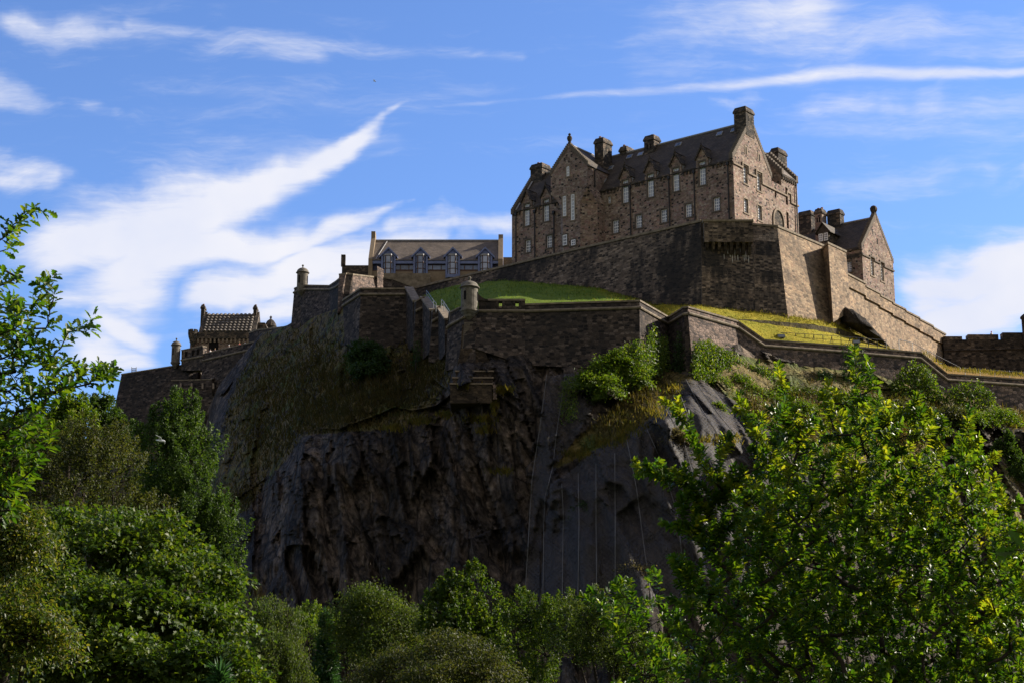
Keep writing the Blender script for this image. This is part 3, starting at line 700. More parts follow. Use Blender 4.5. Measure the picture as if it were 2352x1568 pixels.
# dormer gablets over the tall windows
for s, z in upp:
    dm = MB(); hw = 1.02; zt = 10.35; ap = 12.25
    wall_holes(dm, Frame(FR.O + FR.n * .02, FR.u, FR.n), s - hw, s + hw, EZ - .02, zt, [(s - WUP / 2, s + WUP / 2, 6.05, 6.05 + HUP)])
    back = -(zt - EZ) / SLOPE - .3
    for sd in (-1, 1): dm.face([FR.p(s + sd * hw, EZ - .02, .02), FR.p(s + sd * hw, zt, .02), FR.p(s + sd * hw, zt, back)])
    dm.prism([FR.p(s - hw, zt, .02), FR.p(s + hw, zt, .02), FR.p(s, ap - .25, .02)], FR.n * -.3)
    do = dm.build('dormer', M_HOSP, hosp)
    dr = MB(); rb_ = -(ap - EZ) / SLOPE - .1
    for sd in (-1, 1):
        e = FR.p(s + sd * (hw + .22), zt - .25, .3); a_ = FR.p(s, ap, .3); e2 = FR.p(s + sd * (hw + .22), zt - .25, back + .2); a2 = FR.p(s, ap, rb_)
        n = nrm(np.cross(a_ - e, a2 - a_)); n = n if n[2] > 0 else -n
        dr.prism([e, a_, a2, e2], n * -.2)
    dr.lathe(FR.p(s, ap - .1, .15), [(.1, 0), (.16, .12), (.05, .3), (.12, .4), (.02, .55)], 8)
    dr.build('dormer_roof', M_CHIM, do)
    dl = MB()
    for sd in (-1,):
        e = FR.p(s + sd * (hw + .03), EZ + .2, -.25); f2 = FR.p(s + sd * (hw + .03), zt - .3, -.2); g2 = FR.p(s + sd * (hw + .03), zt - .3, back + .1)
        dl.prism([e, f2, g2], FR.u * (sd * .06))
    dl.build('flashing', M_LEAD, do)
# stair tower on the front
tcx = (TW0 + TW1) / 2
tb = MB(); LO0, LO1, LZ = TW0 - .9, TW1 - .55, 10.0
plan_low = [(LO0, 0), (LO0 + .3, 1.5), (LO0 + 2.4, TP - .02), (LO1 - 1.7, TP - .02), (LO1, 1.3), (LO1, 0)]
plan_up = [(TW0, 0), (TW0, 1.6), (TW0, TP), (TW1, TP), (TW1, 1.6), (TW1, 0)]
ztr, zup = TF.at(1345, 440)[1] - 1.6, TF.at(1345, 428)[1]
TZE = TF.at(1346, 378)[1]; TZA = TF.at(1304, 333)[1]; print('tower', TW0, TW1, TZE, TZA)
for k in range(5):
    p0, p1 = plan_low[k], plan_low[k + 1]; q0, q1 = plan_up[k], plan_up[k + 1]
    tb.face([FR.p(p0[0], ZB, p0[1]), FR.p(p0[0], ztr, p0[1]), FR.p(p1[0], ztr, p1[1]), FR.p(p1[0], ZB, p1[1])])
    tb.face([FR.p(p0[0], ztr, p0[1]), FR.p(q0[0], zup, q0[1]), FR.p(q1[0], zup, q1[1]), FR.p(p1[0], ztr, p1[1])])
    tb.face([FR.p(q0[0], zup, q0[1]), FR.p(q0[0], TZE, q0[1]), FR.p(q1[0], TZE, q1[1]), FR.p(q1[0], zup, q1[1])])
for s in (TW0, TW1): tb.face([FR.p(s, EZ, 0), FR.p(s, TZE, 0), FR.p(s, TZE, -4.2), FR.p(s, EZ, -4.2)])
tb.prism([FR.p(TW0, TZE, TP), FR.p(TW1, TZE, TP), FR.p(tcx, TZA + .2, TP)], FR.n * -.5)
tower = tb.build('stair_tower', M_HOSP, hosp)
tr = MB(); hwt = (TW1 - TW0) / 2
for sd in (-1, 1):
    slab(tr, [FR.p(tcx + sd * (hwt + .2), TZE - .2, TP - .5), FR.p(tcx, TZA, TP - .5), FR.p(tcx, TZA, -6.5), FR.p(tcx + sd * (hwt + .2), TZE - .2, -6.5)])
tr.build('tower_roof', M_SLATE, tower)
tl = MB(); tl.tube([FR.p(tcx, TZA + .1, TP - .5), FR.p(tcx, TZA + .1, -3.5)], .15, 6)
tl.build('flashing', M_LEAD, tower)
stepset(tower, TF, TW0 - .15, TZE, tcx - .15, TZA - .1, 14, -.55, .06); stepset(tower, TF, TW1 + .15, TZE, tcx + .15, TZA - .1, 14, -.55, .06)
tf = MB(); tf.lathe(TF.p(tcx, TZA + .2, -.25), [(.3, 0), (.22, .35), (.34, .55), (.42, .85), (.36, 1.15), (.14, 1.35), (.24, 1.55), (.05, 1.75)], 12); tf.build('finial', M_CHIM, tower)
for px, py, py0, w, nx, ny in ((1297, 497, 451, .62, 2, 6), (1316, 506, 447, .62, 2, 7), (1304.8, 405.4, 383, .5, 2, 3)):
    s, z = TF.at(px, py); z1 = TF.at(px, py0)[1]
    window(hosp, TF, s, z, w, z1 - z, nx, ny, depth=-0.03, surround=M_DRESSL, arch=True)
for px, py, py0, w, ny in ((1297.7, 564, 540, .8, 3), (1317, 564, 551, .8, 2)):
    s, z = TF.at(px, py); z1 = TF.at(px, py0)[1]
    window(hosp, TF, s, z, w, z1 - z, 2, ny, depth=-0.03, surround=M_DRESS)
# drainpipes
for x0, x1 in ((1186, 487), (1229, 490), (1273, 492), (1372, 452), (1448, 424), (1537, 405), (1594.7, 397), (1672.4, 378)):
    s, zt = FR.at(x0, x1); zt = min(zt, EZ - .8); dp = MB()
    dp.tube([FR.p(s, -3, .16), FR.p(s, zt, .16)], .1, 6); FR.box(dp, s - .2, s + .2, zt, zt + .45, .02, .36)
    dp.build('drainpipe', M_IRON, hosp)
dp = MB(); dp.tube([GR.p(WEND - .7, -3, .2), GR.p(WEND - .7, WEZ - 1.1, .2)], .1, 6); dp.build('drainpipe', M_IRON, hosp)
dp = MB(); s_ = TW0 - .12; dp.tube([FR.p(s_, 9.2, 1.4), FR.p(s_, TZE - .3, 1.4)], .09, 6); dp.build('drainpipe', M_IRON, hosp)
# chimneys: gable stack, ridge stacks, left stack, wing stack
def ridge_s(px, py): return FR.at(px, py, -GC)
g0, gz_ = GR.at(*c2(962, 160)); g1, _ = GR.at(*c2(1045, 190))
chimney(hosp, GR, g0 + .05, g1, -2.0, 0.06, 13.9, GR.at(*c2(960, 112))[1] + .1, 1, M_CHIM, 's', 2)
for xa, xb, ytop, d0, d1, pots in ((985, 1085, 412, 1.2, 3.6, 3), (1095, 1175, 432, -2.2, .2, 3), (1337, 1450, 352, -0.7, 1.1, 1), (352, 485, 603, -1.2, 1.2, 2)):
    sa, za = FR.at(*c1(xa, ytop), -GC + 1.2); sb, _ = FR.at(*c1(xb, ytop), -GC + 1.2)
    w_ = abs(sa - sb); s0_ = min(sa, sb); s1_ = max(sa, sb)
    fr2 = Frame(FR.p(0, 0, -GC), FR.u, FR.n)
    zb_ = RIDGE - 4 if d1 > 2 else RIDGE - 2
    chimney(hosp, fr2, s0_ + w_ * .24, s1_, d0, d1, zb_, za - .15, pots, M_CHIM, 'd' if pots > 1 else 's', 2)
cw = GR.at(*c2(1232, 575), -WR_A); cw1 = GR.at(*c2(1345, 575), -WR_A)
fr2 = Frame(GR.p(0, 0, -WR_A), GR.u, GR.n)
chimney(hosp, fr2, cw[0] + .8, cw1[0] - .1, -.7, .7, WR_Z - 1.0, GR.at(*c2(1285, 550), -WR_A)[1], 1, M_CHIM, 's', 2)
# skylights on the front roof slope
RN = nrm(FR.n * SLOPE + Z)
RO = FR.p(0, EZ, 0) + RN * .02
for x, y in [c1(1640, 437), c1(1217, 542), c1(1312, 520), c2(290, 507), c2(705, 398), c2(850, 360), c1(1050, 640), c1(985, 755)]:
    q = Pp(x, y, RO, RN); up = nrm(np.cross(RN, FR.u)); up = up if up[2] > 0 else -up
    k = MB(); k.box(q - FR.u * .5 - up * .45, FR.u * 1.0, up * .9, RN * .14); sk = k.build('skylight', M_LEAD, hosp)
    k = MB(); k.box(q - FR.u * .38 - up * .33 + RN * .141, FR.u * .76, up * .66, RN * .02); k.build('pane', M_GLASS, sk)

# ------------------------------------------------------------------ second gabled building to the right
c3 = lambda x, y: (1550.4 + .2563 * x, 459.4 + .2563 * y)
B0 = P(*c3(1685, 640), 247.0)
BF = Frame(B0, VA, -VB); BG = Frame(B0, VB, -VA)
bz_e = BG.at(*c3(1672, 412))[1]; bw = BG.at(*c3(1958, 620))[0]; bz_a = BG.at(*c3(1795, 130))[1]; bez = bz_e
bld = thing('stone_building', 'narrow stone building with one steep crow-stepped gable and three chimneys behind the right rampart', 'building', B0 + VB * 4 - Z * 12)
LB = 34.0; bc = bw / 2
wb = MB()
bwin = [(1772, 680, 525), (1861, 730, 557)]
bh = []
for x, y0, y1 in bwin:
    s, z = BG.at(*c3(x, y0)); z1 = BG.at(*c3(x, y1))[1]; bh.append((s - .5, s + .5, z, z1))
wall_holes(wb, BG, 0, bw, -14, bez, bh, .25)
wb.prism([BG.p(0, bez), BG.p(bw, bez), BG.p(bc, bz_a)], -BG.n * .6)
s, z = BF.at(*c3(1543, 648)); z1 = BF.at(*c3(1543, 555))[1]
fh = [(s - .8, s + .8, z, z1)]
wall_holes(wb, BF, 0, LB, -14, bez, fh, .2)
wb.face([BF.p(LB, -14), BF.p(LB, bez), BF.p(LB, bez, -bw), BF.p(LB, -14, -bw)])
wb.face([BF.p(0, -14, -bw), BF.p(0, bez, -bw), BF.p(LB, bez, -bw), BF.p(LB, -14, -bw)])
wb.build('wall', M_HOSP, bld)
window(bld, BF, s, z, 1.6, z1 - z, 4, 5, surround=M_DRESS)
for a_, b_, z0, z1 in bh: window(bld, BG, (a_ + b_) / 2, z0, 1.0, z1 - z0, 2, 6, depth=.2, surround=M_DRESSL)
rb = MB(); slab(rb, [BF.p(.5, bez - .2, .2), BF.p(LB, bez - .2, .2), BF.p(LB, bz_a - .5, -bc), BF.p(.5, bz_a - .5, -bc)]); slab(rb, [BF.p(.5, bez, -bw), BF.p(LB, bez, -bw), BF.p(LB, bz_a - .5, -bc), BF.p(.5, bz_a - .5, -bc)])
broof = rb.build('roof', M_SLATE, bld)
rb = MB(); rb.tube([BF.p(.5, bz_a - .42, -bc), BF.p(LB, bz_a - .42, -bc)], .15, 6); rb.build('ridge_cap', M_LEAD, broof)
stepset(bld, BG, -.15, bez, bc - .2, bz_a - .1, 22, -.62, .05, rise=.2); stepset(bld, BG, bw + .15, bez, bc + .2, bz_a - .1, 22, -.62, .05, rise=.2)
fb = MB(); q = BG.p(bc, bz_a - .1, -.3); fb.box(q - VB * .35 - BG.n * .3, VB * .7, BG.n * .6, Z * .5); fb.lathe(q + Z * .4, [(.3, 0), (.55, .35), (.6, .75), (.4, 1.1), (.1, 1.25)], 10); fb.build('finial', M_CHIM, bld)
eb = MB(); BF.box(eb, 0, LB, bez - .5, bez - .1, 0, .2); BF.box(eb, 0, LB, bez - 1.7, bez - 1.0, 0, .06); eb.build('eaves_course', M_CHIM, bld)
st = MB(); zs_ = BG.at(*c3(1690, 495))[1]
pp = [(0, zs_), (bh[0][0] - .3, zs_), (bh[0][0] - .3, zs_ + .35), (bh[0][1] + .3, zs_ + .35), (bh[0][1] + .3, zs_ - .1), (bh[1][0] - .3, zs_ - .1), (bh[1][0] - .3, zs_ + .3), (bh[1][1] + .3, zs_ + .3), (bh[1][1] + .3, zs_ - .3), (bw, zs_ - .3)]
for (s0, z0), (s1, z1) in zip(pp[:-1], pp[1:]):
    if s0 == s1: BG.box(st, s0 - .1, s0 + .1, min(z0, z1), max(z0, z1), 0, .16)
    else: BG.box(st, s0 - .1, s1 + .1, z0 - .12, z0 + .12, 0, .17)
st.build('string_course', M_DRESS, bld)
sl = MB(); s, z = BG.at(*c3(1813, 375)); BG.box(sl, s - .2, s + .2, z - .4, z + .5, 0, .02); sl.build('slit_window', M_DARKHOLE, bld)
def bchim(xa, xb, ytop, d, zb, slots, dep, wfac=.85):
    sa, za = BF.at(*c3(xa, ytop), d); sb, _ = BF.at(*c3(xb, ytop), d); fr2 = Frame(BF.p(0, 0, d), BF.u, BF.n)
    s0, s1 = min(sa, sb), max(sa, sb); w = (s1 - s0)
    chimney(bld, fr2, s0 + w * (1 - wfac), s1, -dep / 2, dep / 2, zb, za, 2 if slots else 0, M_HOSP if slots else M_CHIM, 's', slots)
bchim(1120, 1255, 120, -bc, bz_a - 4, 0, 1.4); bchim(1378, 1515, 108, -bc, bz_a - 3, 0, 1.4); bchim(1270, 1362, 95, -bc + 2.6, bz_a - 5, 2, 1.6, .7)
# lead-hooded dormer
s, z = BF.at(*c3(1345, 378)); dz = z; fr2 = Frame(BF.O + BF.n * .5, BF.u, BF.n)
dm = MB(); fr2.box(dm, s - .9, s + .9, z - 1.5, z + 1.5, -4, 0); dmo = dm.build('dormer', M_CHIM, bld)
dr = MB()
for sd in (-1, 1): dr.prism([fr2.p(s + sd * 1.3, z + 1.3, .35), fr2.p(s, z + 3.0, .35), fr2.p(s, z + 3.0, -4.5), fr2.p(s + sd * 1.3, z + 1.3, -4.5)], Z * .15)
dr.prism([fr2.p(s - 1.2, z + 1.4, .05), fr2.p(s + 1.2, z + 1.4, .05), fr2.p(s, z + 2.9, .05)], fr2.n * -.1)
dr.build('dormer_roof', M_SLATE, dmo)
for ds in (-.45, .45): window(bld, fr2, s + ds, z + .05, .7, 1.25, 2, 3, depth=-.06, surround=None)

# ------------------------------------------------------------------ modern block with four zinc dormers
c5 = lambda x, y: (775.2 + .1953 * x, 516.8 + .1953 * y)
YM = 288.0
mo = P(*c5(413, 430), YM)
MF = Frame(mo, A(1, 0.0, 0), A(0, -1, 0))
mod = thing('modern_building', 'long modern block with grey slate roof and four blue-grey zinc dormers with glazed bays', 'building', mo + A(28, 6, -14))
def mat_(x, y, d=0.0): return MF.at(*c5(x, y), d)
ms1 = mat_(1890, 430)[0]; m_e = mat_(600, 418)[1]; MD = 5.4
m_r = MF.at(*c5(1100, 190), -MD)[1]
wb = MB(); MF.box(wb, 0, ms1, -14, mat_(600, 540)[1], -2 * MD, 0); wb.build('wall', M_TAN, mod)
bb = MB(); MF.box(bb, .02, ms1 - .02, mat_(600, 540)[1], mat_(600, 458)[1], -2 * MD, -.5); bb.build('glazed_band', M_DKBLUE, mod)
bb = MB(); MF.box(bb, -.1, ms1 + .1, mat_(600, 458)[1], m_e, -2 * MD, .15); bb.build('fascia', M_METAL, mod)
gbn = MB(); MF.box(gbn, 0, ms1, mat_(600, 544)[1], mat_(600, 535)[1], -.45, .05); gbn.build('sill_band', M_BROWNF, mod)
rb = MB(); slab(rb, [MF.p(-.1, m_e, .3), MF.p(ms1 + .1, m_e, .3), MF.p(ms1 + .1, m_r, -MD), MF.p(-.1, m_r, -MD)], .15); slab(rb, [MF.p(-.1, m_e, -2 * MD), MF.p(ms1 + .1, m_e, -2 * MD), MF.p(ms1 + .1, m_r, -MD), MF.p(-.1, m_r, -MD)], .15)
mroof = rb.build('roof', M_SLATEG, mod)
rb = MB(); rb.tube([MF.p(0, m_r + .1, -MD), MF.p(ms1, m_r + .1, -MD)], .17, 6); rb.build('ridge_cap', M_LEAD, mroof)
fb = MB(); fb.tube([MF.p(.6, m_e + .2, .2), MF.p(2.2, m_r, -MD + .1)], .07, 5); fb.build('lightning_strip', M_LEAD, mroof)
for sx, w in ((-.75, .75), (ms1, .85)):
    gm = MB(); gm.prism([MF.p(sx, -14, .35), MF.p(sx, m_e + .2, .35), MF.p(sx, m_r + .3, -MD + .9), MF.p(sx, m_r + (1.6 if sx < 0 else 1.0), -MD + .9), MF.p(sx, m_r + (1.6 if sx < 0 else 1.0), -MD - .9), MF.p(sx, m_e + .2, -2 * MD - .2), MF.p(sx, -14, -2 * MD - .2)], A(w, 0, 0))
    gm.build('gable_wall', M_TAN, mod)
for cx in (600, 978, 1357, 1737):
    s = mat_(cx, 400)[0]; hw = mat_(cx + 62, 400)[0] - s; zb = mat_(cx, 590)[1]; zt = mat_(cx, 372)[1]; za = mat_(cx, 265)[1]; gw_ = mat_(cx + 110, 375)[0] - s
    dm = MB()
    MF.box(dm, s - hw - .35, s - hw, zb - .6, zt, -2.2, .35); MF.box(dm, s + hw, s + hw + .35, zb - .6, zt, -2.2, .35); MF.box(dm, s - hw, s + hw, zb - .6, zb, -2.2, .8)
    dm.prism([MF.p(s - gw_ + .35, zt, .1), MF.p(s + gw_ - .35, zt, .1), MF.p(s, za - .3, .1)], MF.n * -.25)
    do = dm.build('dormer', M_METAL, mod)
    dr = MB()
    for sd in (-1, 1):
        e, a_ = MF.p(s + sd * gw_, zt - .05, .5), MF.p(s, za, .5)
        dr.prism([e, a_, a_ - MF.n * 5.0, e - MF.n * 2.4], Z * -.35)
    dr.build('dormer_roof', M_METAL, do)
    bay = MB(); q = [(-hw, 0.0), (-hw * .5, .75), (hw * .5, .75), (hw, 0.0)]
    for k in range(3):
        (x0, y0), (x1, y1) = q[k], q[k + 1]; bay.face([MF.p(s + x0, zb, y0), MF.p(s + x1, zb, y1), MF.p(s + x1, zt, y1), MF.p(s + x0, zt, y0)])
    b_ = bay.build('bay_window', M_GLASSB, mod)
    fm = MB()
    for x, y in q: fm.tube([MF.p(s + x, zb, y + .03), MF.p(s + x, zt, y + .03)], .09, 5)
    for f in (0, .3, .62, 1):
        z = zb + (zt - zb) * f; fm.tube([MF.p(s + x, z, y + .03) for x, y in q], .07, 5)
    fm.build('bay_frame', M_BROWNF, b_)
    cpb = MB(); cpb.prism([MF.p(s + x * 1.1, zt, y + (.12 if y else 0)) for x, y in q], Z * .28); cpb.build('bay_roof', M_LEAD, b_)
for cx in (790, 1170, 1545):
    s, z = mat_(cx, 527); k = MB(); w_ = 2.4; MF.box(k, s - w_, s + w_, z, z + 1.0, -.49, -.4); f_ = k.build('strip_window', M_BROWNF, mod)
    k = MB()
    for i in range(3): MF.box(k, s - w_ + .12 + i * 1.55, s - w_ + 1.5 + i * 1.55, z + .12, z + .88, -.4, -.38)
    k.build('pane', M_GLASS, f_)
k = MB(); MF.box(k, ms1 + .9, ms1 + 6.5, -12, mat_(1990, 345)[1], -8, -2); k.build('side_wing', M_SLATEG, mod)
dk = MB(); s0_, zk = mat_(640, 612); s1_, _ = mat_(900, 640); MF.box(dk, s0_ - 1.5, s1_ + 3, -14, zk, 0.6, 2.5); dk.build('terrace_wall', M_COPE, mod)

# ------------------------------------------------------------------ ramparts
# upper battery: level top running forward to the boxed-out battery corner
T0 = P(1610, 505, 222.0); ztop = T0[2]
T1 = Pz(945, 661, ztop); Tm = Pz(1300, 576, ztop)
U_top = [T1, Tm, T0]
U_bot = [P(940, 700, T1[1] - .5), P(1302, 675, Tm[1] - 1.2), P(1612, 712, 220.4)]
rampart('battery_wall', 'long level rampart in front of the big summit building, behind the shaded lawn', U_top, U_bot, 2.0, M_WALL, .32, .16)
zc_ = P(1730, 513, 221.5)[2]
F_top = [Pz(1611, 505.2, ztop), Pz(1730, 513.2, ztop), Pz(1785, 517.8, ztop)]
R1_ = Pz(1890, 562, F_top[2][2])
F_bot = [P(1612, 714, 220.2), P(1735, 722, 221.6), P(1810, 732, 222.0)]
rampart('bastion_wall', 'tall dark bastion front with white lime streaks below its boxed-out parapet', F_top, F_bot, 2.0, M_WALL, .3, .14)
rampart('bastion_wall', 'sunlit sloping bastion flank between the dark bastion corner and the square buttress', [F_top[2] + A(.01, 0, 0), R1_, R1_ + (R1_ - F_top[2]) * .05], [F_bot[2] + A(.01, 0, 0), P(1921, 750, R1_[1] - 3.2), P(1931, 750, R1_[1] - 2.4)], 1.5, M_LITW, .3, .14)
# boxed-out battery on corbels
bx0, bx1 = P(1616, 503, 221.0), P(1728, 507, 221.0)
BXF = Frame(A(bx0[0], 220.9, 0), A(1, 0, 0), A(0, -1, 0)); wx = bx1[0] - bx0[0]
box_ = thing('box_battery', 'boxed-out stone parapet carried on a row of corbels at the bastion front', 'parapet', A(bx0[0] + wx / 2, 221.5, P(1670, 560, 221)[2]))
zt_, zb_ = P(1670, 505, 220.9)[2], P(1670, 556, 220.9)[2]
k = MB(); BXF.box(k, 0, wx, zb_, zt_ - .3, -2.2, 0); k.build('masonry', M_WALL, box_)
k = MB(); BXF.box(k, -.12, wx + .12, zt_ - .297, zt_, -2.3, .14); k.build('coping', M_COPE, box_)
for i in range(8):
    k = MB(); s = wx * (i + .25) / 8; w_ = wx / 8 * .5
    k.hexa([BXF.p(s, zb_ - 1.5, -.95), BXF.p(s + w_, zb_ - 1.5, -.95), BXF.p(s + w_, zb_ - 1.5, -1.4), BXF.p(s, zb_ - 1.5, -1.4)], [BXF.p(s, zb_ - .003, -.05), BXF.p(s + w_, zb_ - .003, -.05), BXF.p(s + w_, zb_ - .003, -1.4), BXF.p(s, zb_ - .003, -1.4)])
    k.build('corbel', M_DARKW, box_)
# lime streaks on the bastion front (a weathering stain with its own shape)
mL = plain('lime_deposit', (0.50, 0.48, 0.45), .95, .1, .5, 3.0)
k = MB()
for i in range(13):
    x = 1664 + 4.6 * i + random.uniform(-1.5, 1.5); y0 = 572 + random.uniform(-3, 10); y1 = y0 + random.uniform(8, 34)
    def wp(x, y):
        n_ = nrm(np.cross(F_top[1] - F_bot[0], F_bot[1] - F_bot[0])); n_ = n_ if n_[1] < 0 else -n_; return Pp(x, y, (F_bot[0] + F_bot[1] + F_top[0] + F_top[1]) / 4 + n_ * .12, n_)
    w_ = random.uniform(1.3, 2.6)
    k.face([wp(x - w_ * .6, y0), wp(x + w_ * .3, (y0 + y1) / 2), wp(x + .2, y1), wp(x - .3, y1), wp(x - w_, (y0 + y1) / 2)][::-1])
lime = k.build('lime_streaks', mL, [o for o in SC.objects if o.get('label', '').startswith('tall dark bastion')][0])
# square buttress tower
V0 = Pz(1886, 563, R1_[2] - .15); V1 = P(1902, 556.5, V0[1] - 3.6); V2 = Pz(1943, 576, V1[2])
V0[2] = V1[2]
e_ = A(.05, .05, 0)
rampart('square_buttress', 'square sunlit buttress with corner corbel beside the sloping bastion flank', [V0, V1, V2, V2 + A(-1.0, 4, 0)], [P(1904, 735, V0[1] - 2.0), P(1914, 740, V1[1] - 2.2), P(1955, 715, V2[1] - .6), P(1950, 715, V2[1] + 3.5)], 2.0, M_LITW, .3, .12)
# right curtain with stepped parapet
stepsR = [((1938, 626), (1984, 650)), ((1984, 656), (2017, 673)), ((2017, 677), (2046, 692)), ((2046, 695), (2076, 710)), ((2076, 713), (2108, 729.5)), ((2108, 732), (2139, 748)), ((2139, 751), (2168, 767))]
Yc = V2[1] - .3; topR = []; botR = []
for (a_, b_) in stepsR:
    p0 = P(*a_, Yc); p1 = Pz(*b_, p0[2]); topR.append((p0, p1)); Yc = p1[1]
cur = thing('curtain_wall', 'stepped curtain wall descending to the right below the narrow gabled building', 'wall', P(2060, 790, topR[3][0][1]))
flat = [p for s in topR for p in s]
dirR = nrm((flat[-1] - flat[0]) * A(1, 1, 0)); nR = A(dirR[1], -dirR[0], 0)
mb = MB(); fb = [(1945, 730), (1990, 790), (2020, 800), (2046, 806), (2076, 813), (2108, 820), (2139, 827), (2170, 836)]
for i, (p0, p1) in enumerate(topR):
    q0, q1 = P(*fb[i], p0[1] - 1.6), P(*fb[i + 1], p1[1] - 1.6)
    h = 2.0
    m0, m1 = p0 - Z * h, p1 - Z * h
    mb.face([q0, q1, m1, m0]); 
    mb.hexa([m0 + nR * .28, m1 + nR * .28, m1 - nR * 1.2, m0 - nR * 1.2], [p0 + nR * .28 - Z * .25, p1 + nR * .28 - Z * .25, p1 - nR * 1.2 - Z * .25, p0 - nR * 1.2 - Z * .25])
    mb.face([m1 - nR * 1.2, m1 - nR * 1.2 - Z * 8, m0 - nR * 1.2 - Z * 8, m0 - nR * 1.2])
mb.build('masonry', M_LITW, cur)
mb = MB()
for p0, p1 in topR: mb.hexa([p0 + nR * .42 - Z * .247, p1 + nR * .42 - Z * .247, p1 - nR * 1.3 - Z * .247, p0 - nR * 1.3 - Z * .247], [p0 + nR * .42, p1 + nR * .42, p1 - nR * 1.3, p0 - nR * 1.3])
mb.build('coping', M_COPE, cur)
# far right crenellated flank wall
YR = topR[-1][1][1] - 2.0
c4 = lambda x, y: (1894.9 + .2563 * x, 689.1 + .2563 * y)
zf = P(*c4(1300, 318), YR)[2]
mer = [((1062, 327), (1228, 322)), ((1280, 316), (1552, 299)), ((1590, 296), (1783, 285)), ((1830, 281), (2100, 262))]
fw = thing('crenellated_wall', 'dark crenellated flank wall at the far right with a round turret on its end', 'wall', P(2270, 840, YR))
FWF = Frame(A(0, YR, 0), A(1, 0, 0), A(0, -1, 0))
mb = MB(); x0 = P(*c4(1062, 400), YR)[0]; x1 = P(*c4(2100, 400), YR)[0]; zm = P(*c4(1400, 352), YR)[2]; zbt = P(2270, 880, YR)[2] - 30
FWF.box(mb, x0, x1, zbt, zm, -2, 0)
mb.build('masonry', M_DARKW, fw)
for a_, b_ in mer:
    k = MB(); pa, pb = P(*c4(*a_), YR), P(*c4(*b_), YR); FWF.box(k, pa[0], pb[0], zm + .003, (pa[2] + pb[2]) / 2, -1.4, .02); k.build('merlon', M_WALL, fw)
k = MB(); zc2 = P(*c4(1400, 452), YR)[2]; k.tube([FWF.p(x0, zc2, .02), FWF.p(x1, P(*c4(1783, 428), YR)[2], .02)], .16, 6); k.build('string_course', M_DARKW, fw)

def sentry(label, px, y_top, y_dome, y_eave, y_ring, y_foot, r_px, Y, group='domed sentry turrets', slit=True):
    c = P(px, y_ring, Y); k_ = Y / 3900.0; R = r_px * k_
    zt, zd, ze, zf_ = [P(px, y, Y)[2] for y in (y_top, y_dome, y_eave, y_foot)]
    root = thing('sentry_turret', label, 'turret', A(c[0], c[1], zf_), group)
    k = MB(); k.lathe(A(c[0], c[1], 0), [(R, c[2]), (R, ze)], 20); k.build('turret_body', M_DOME, root)
    k = MB(); k.lathe(A(c[0], c[1], 0), [(R * .12, zf_), (R * .55, zf_ + (c[2] - zf_) * .35), (R * .62, zf_ + (c[2] - zf_) * .36), (R * .8, zf_ + (c[2] - zf_) * .62), (R * .88, zf_ + (c[2] - zf_) * .63), (R * 1.05, zf_ + (c[2] - zf_) * .86), (R * 1.13, zf_ + (c[2] - zf_) * .88), (R * 1.13, c[2] + .02), (R * 1.02, c[2] + .06)], 20); k.build('corbel_base', M_DOME, root)
    h = zd - ze
    prof = [(R * .9, ze - .02), (R * 1.2, ze + .02), (R * 1.24, ze + h * .1), (R * 1.16, ze + h * .16)] + [(R * 1.08 * math.cos(t), ze + h * .18 + h * .82 * math.sin(t)) for t in np.linspace(0.1, 1.45, 7)]
    k = MB(); k.lathe(A(c[0], c[1], 0), prof, 20); d_ = k.build('dome', M_DOME, root, True)
    k = MB(); fh = zt - zd; k.lathe(A(c[0], c[1], 0), [(R * .16, zd - .05), (R * .09, zd + fh * .3), (R * .12, zd + fh * .4), (R * .22, zd + fh * .65), (R * .17, zd + fh * .88), (.02, zt)], 10); k.build('finial', M_DOME, d_, True)
    if slit:
        k = MB()
        for an in (-2.1, -.3):
            u = A(math.cos(an), math.sin(an), 0); t = A(-u[1], u[0], 0); q = A(c[0], c[1], c[2] + (ze - c[2]) * .42) + u * (R * .93)
            k.box(q - t * R * .15, t * R * .3, u * R * .085, Z * (ze - c[2]) * .4)
        k.build('loophole', M_DARKHOLE, root)
    return root
tur = sentry('mossy domed sentry turret on the wall corner in front of the shaded lawn', 1078, 635, 646, 663, 714, 738, 20.5, 203.0)
# turret at the far right
k = thing('round_turret', 'dark round turret cut off by the right edge of the photo', 'turret', P(2355, 765, YR - 1))
q = P(2357, 764, YR - .5); mb = MB(); mb.lathe(A(q[0], q[1], 0), [(.62, q[2] - 3), (.62, P(2350, 735, YR)[2]), (.8, P(2350, 734, YR)[2]), (.8, P(2350, 730, YR)[2])], 14); mb.build('turret_body', M_DARKW, k)
mb = MB(); mb.lathe(A(q[0], q[1], 0), [(.8, P(2350, 730, YR)[2]), (.5, P(2350, 726, YR)[2]), (.1, P(2350, 722, YR)[2])], 14); mb.build('dome', M_DARKW, k)

# lower wall: redans in front of the lawn
YT = 203.0
H1 = [P(1096, 689, 203.3), P(1146, 687, 203.4), P(1205, 686, 203.6)]
H2 = [P(1206, 698, 203.6), P(1469, 689.4, 202.0)]
H2 += [P(1535, 727, 210.0)]; z2 = H2[1][2]; H2[2] = Pz(1535, 727, z2); H2.append(Pz(1571, 704.5, z2)); H2.append(Pz(1579, 703.8, z2))
B1 = [P(1090, 800, 201.5), P(1150, 822, 201.5), P(1206, 838, 201.8)]
pw = rampart('parapet_wall', 'dark parapet stretch with two embrasures right beside the mossy sentry turret', [P(1096, 713, 203.4), P(1206, 713, 203.4)], B1[:1] + B1[2:], 1.0, M_DARKW, 0, .1, cord=[.1, .1])
PF = Frame(A(0, 203.4, 0), A(1, 0, 0), A(0, -1, 0)); pz0 = P(1150, 713, 203.4)[2]; pz1 = P(1150, 687, 203.4)[2] - .25
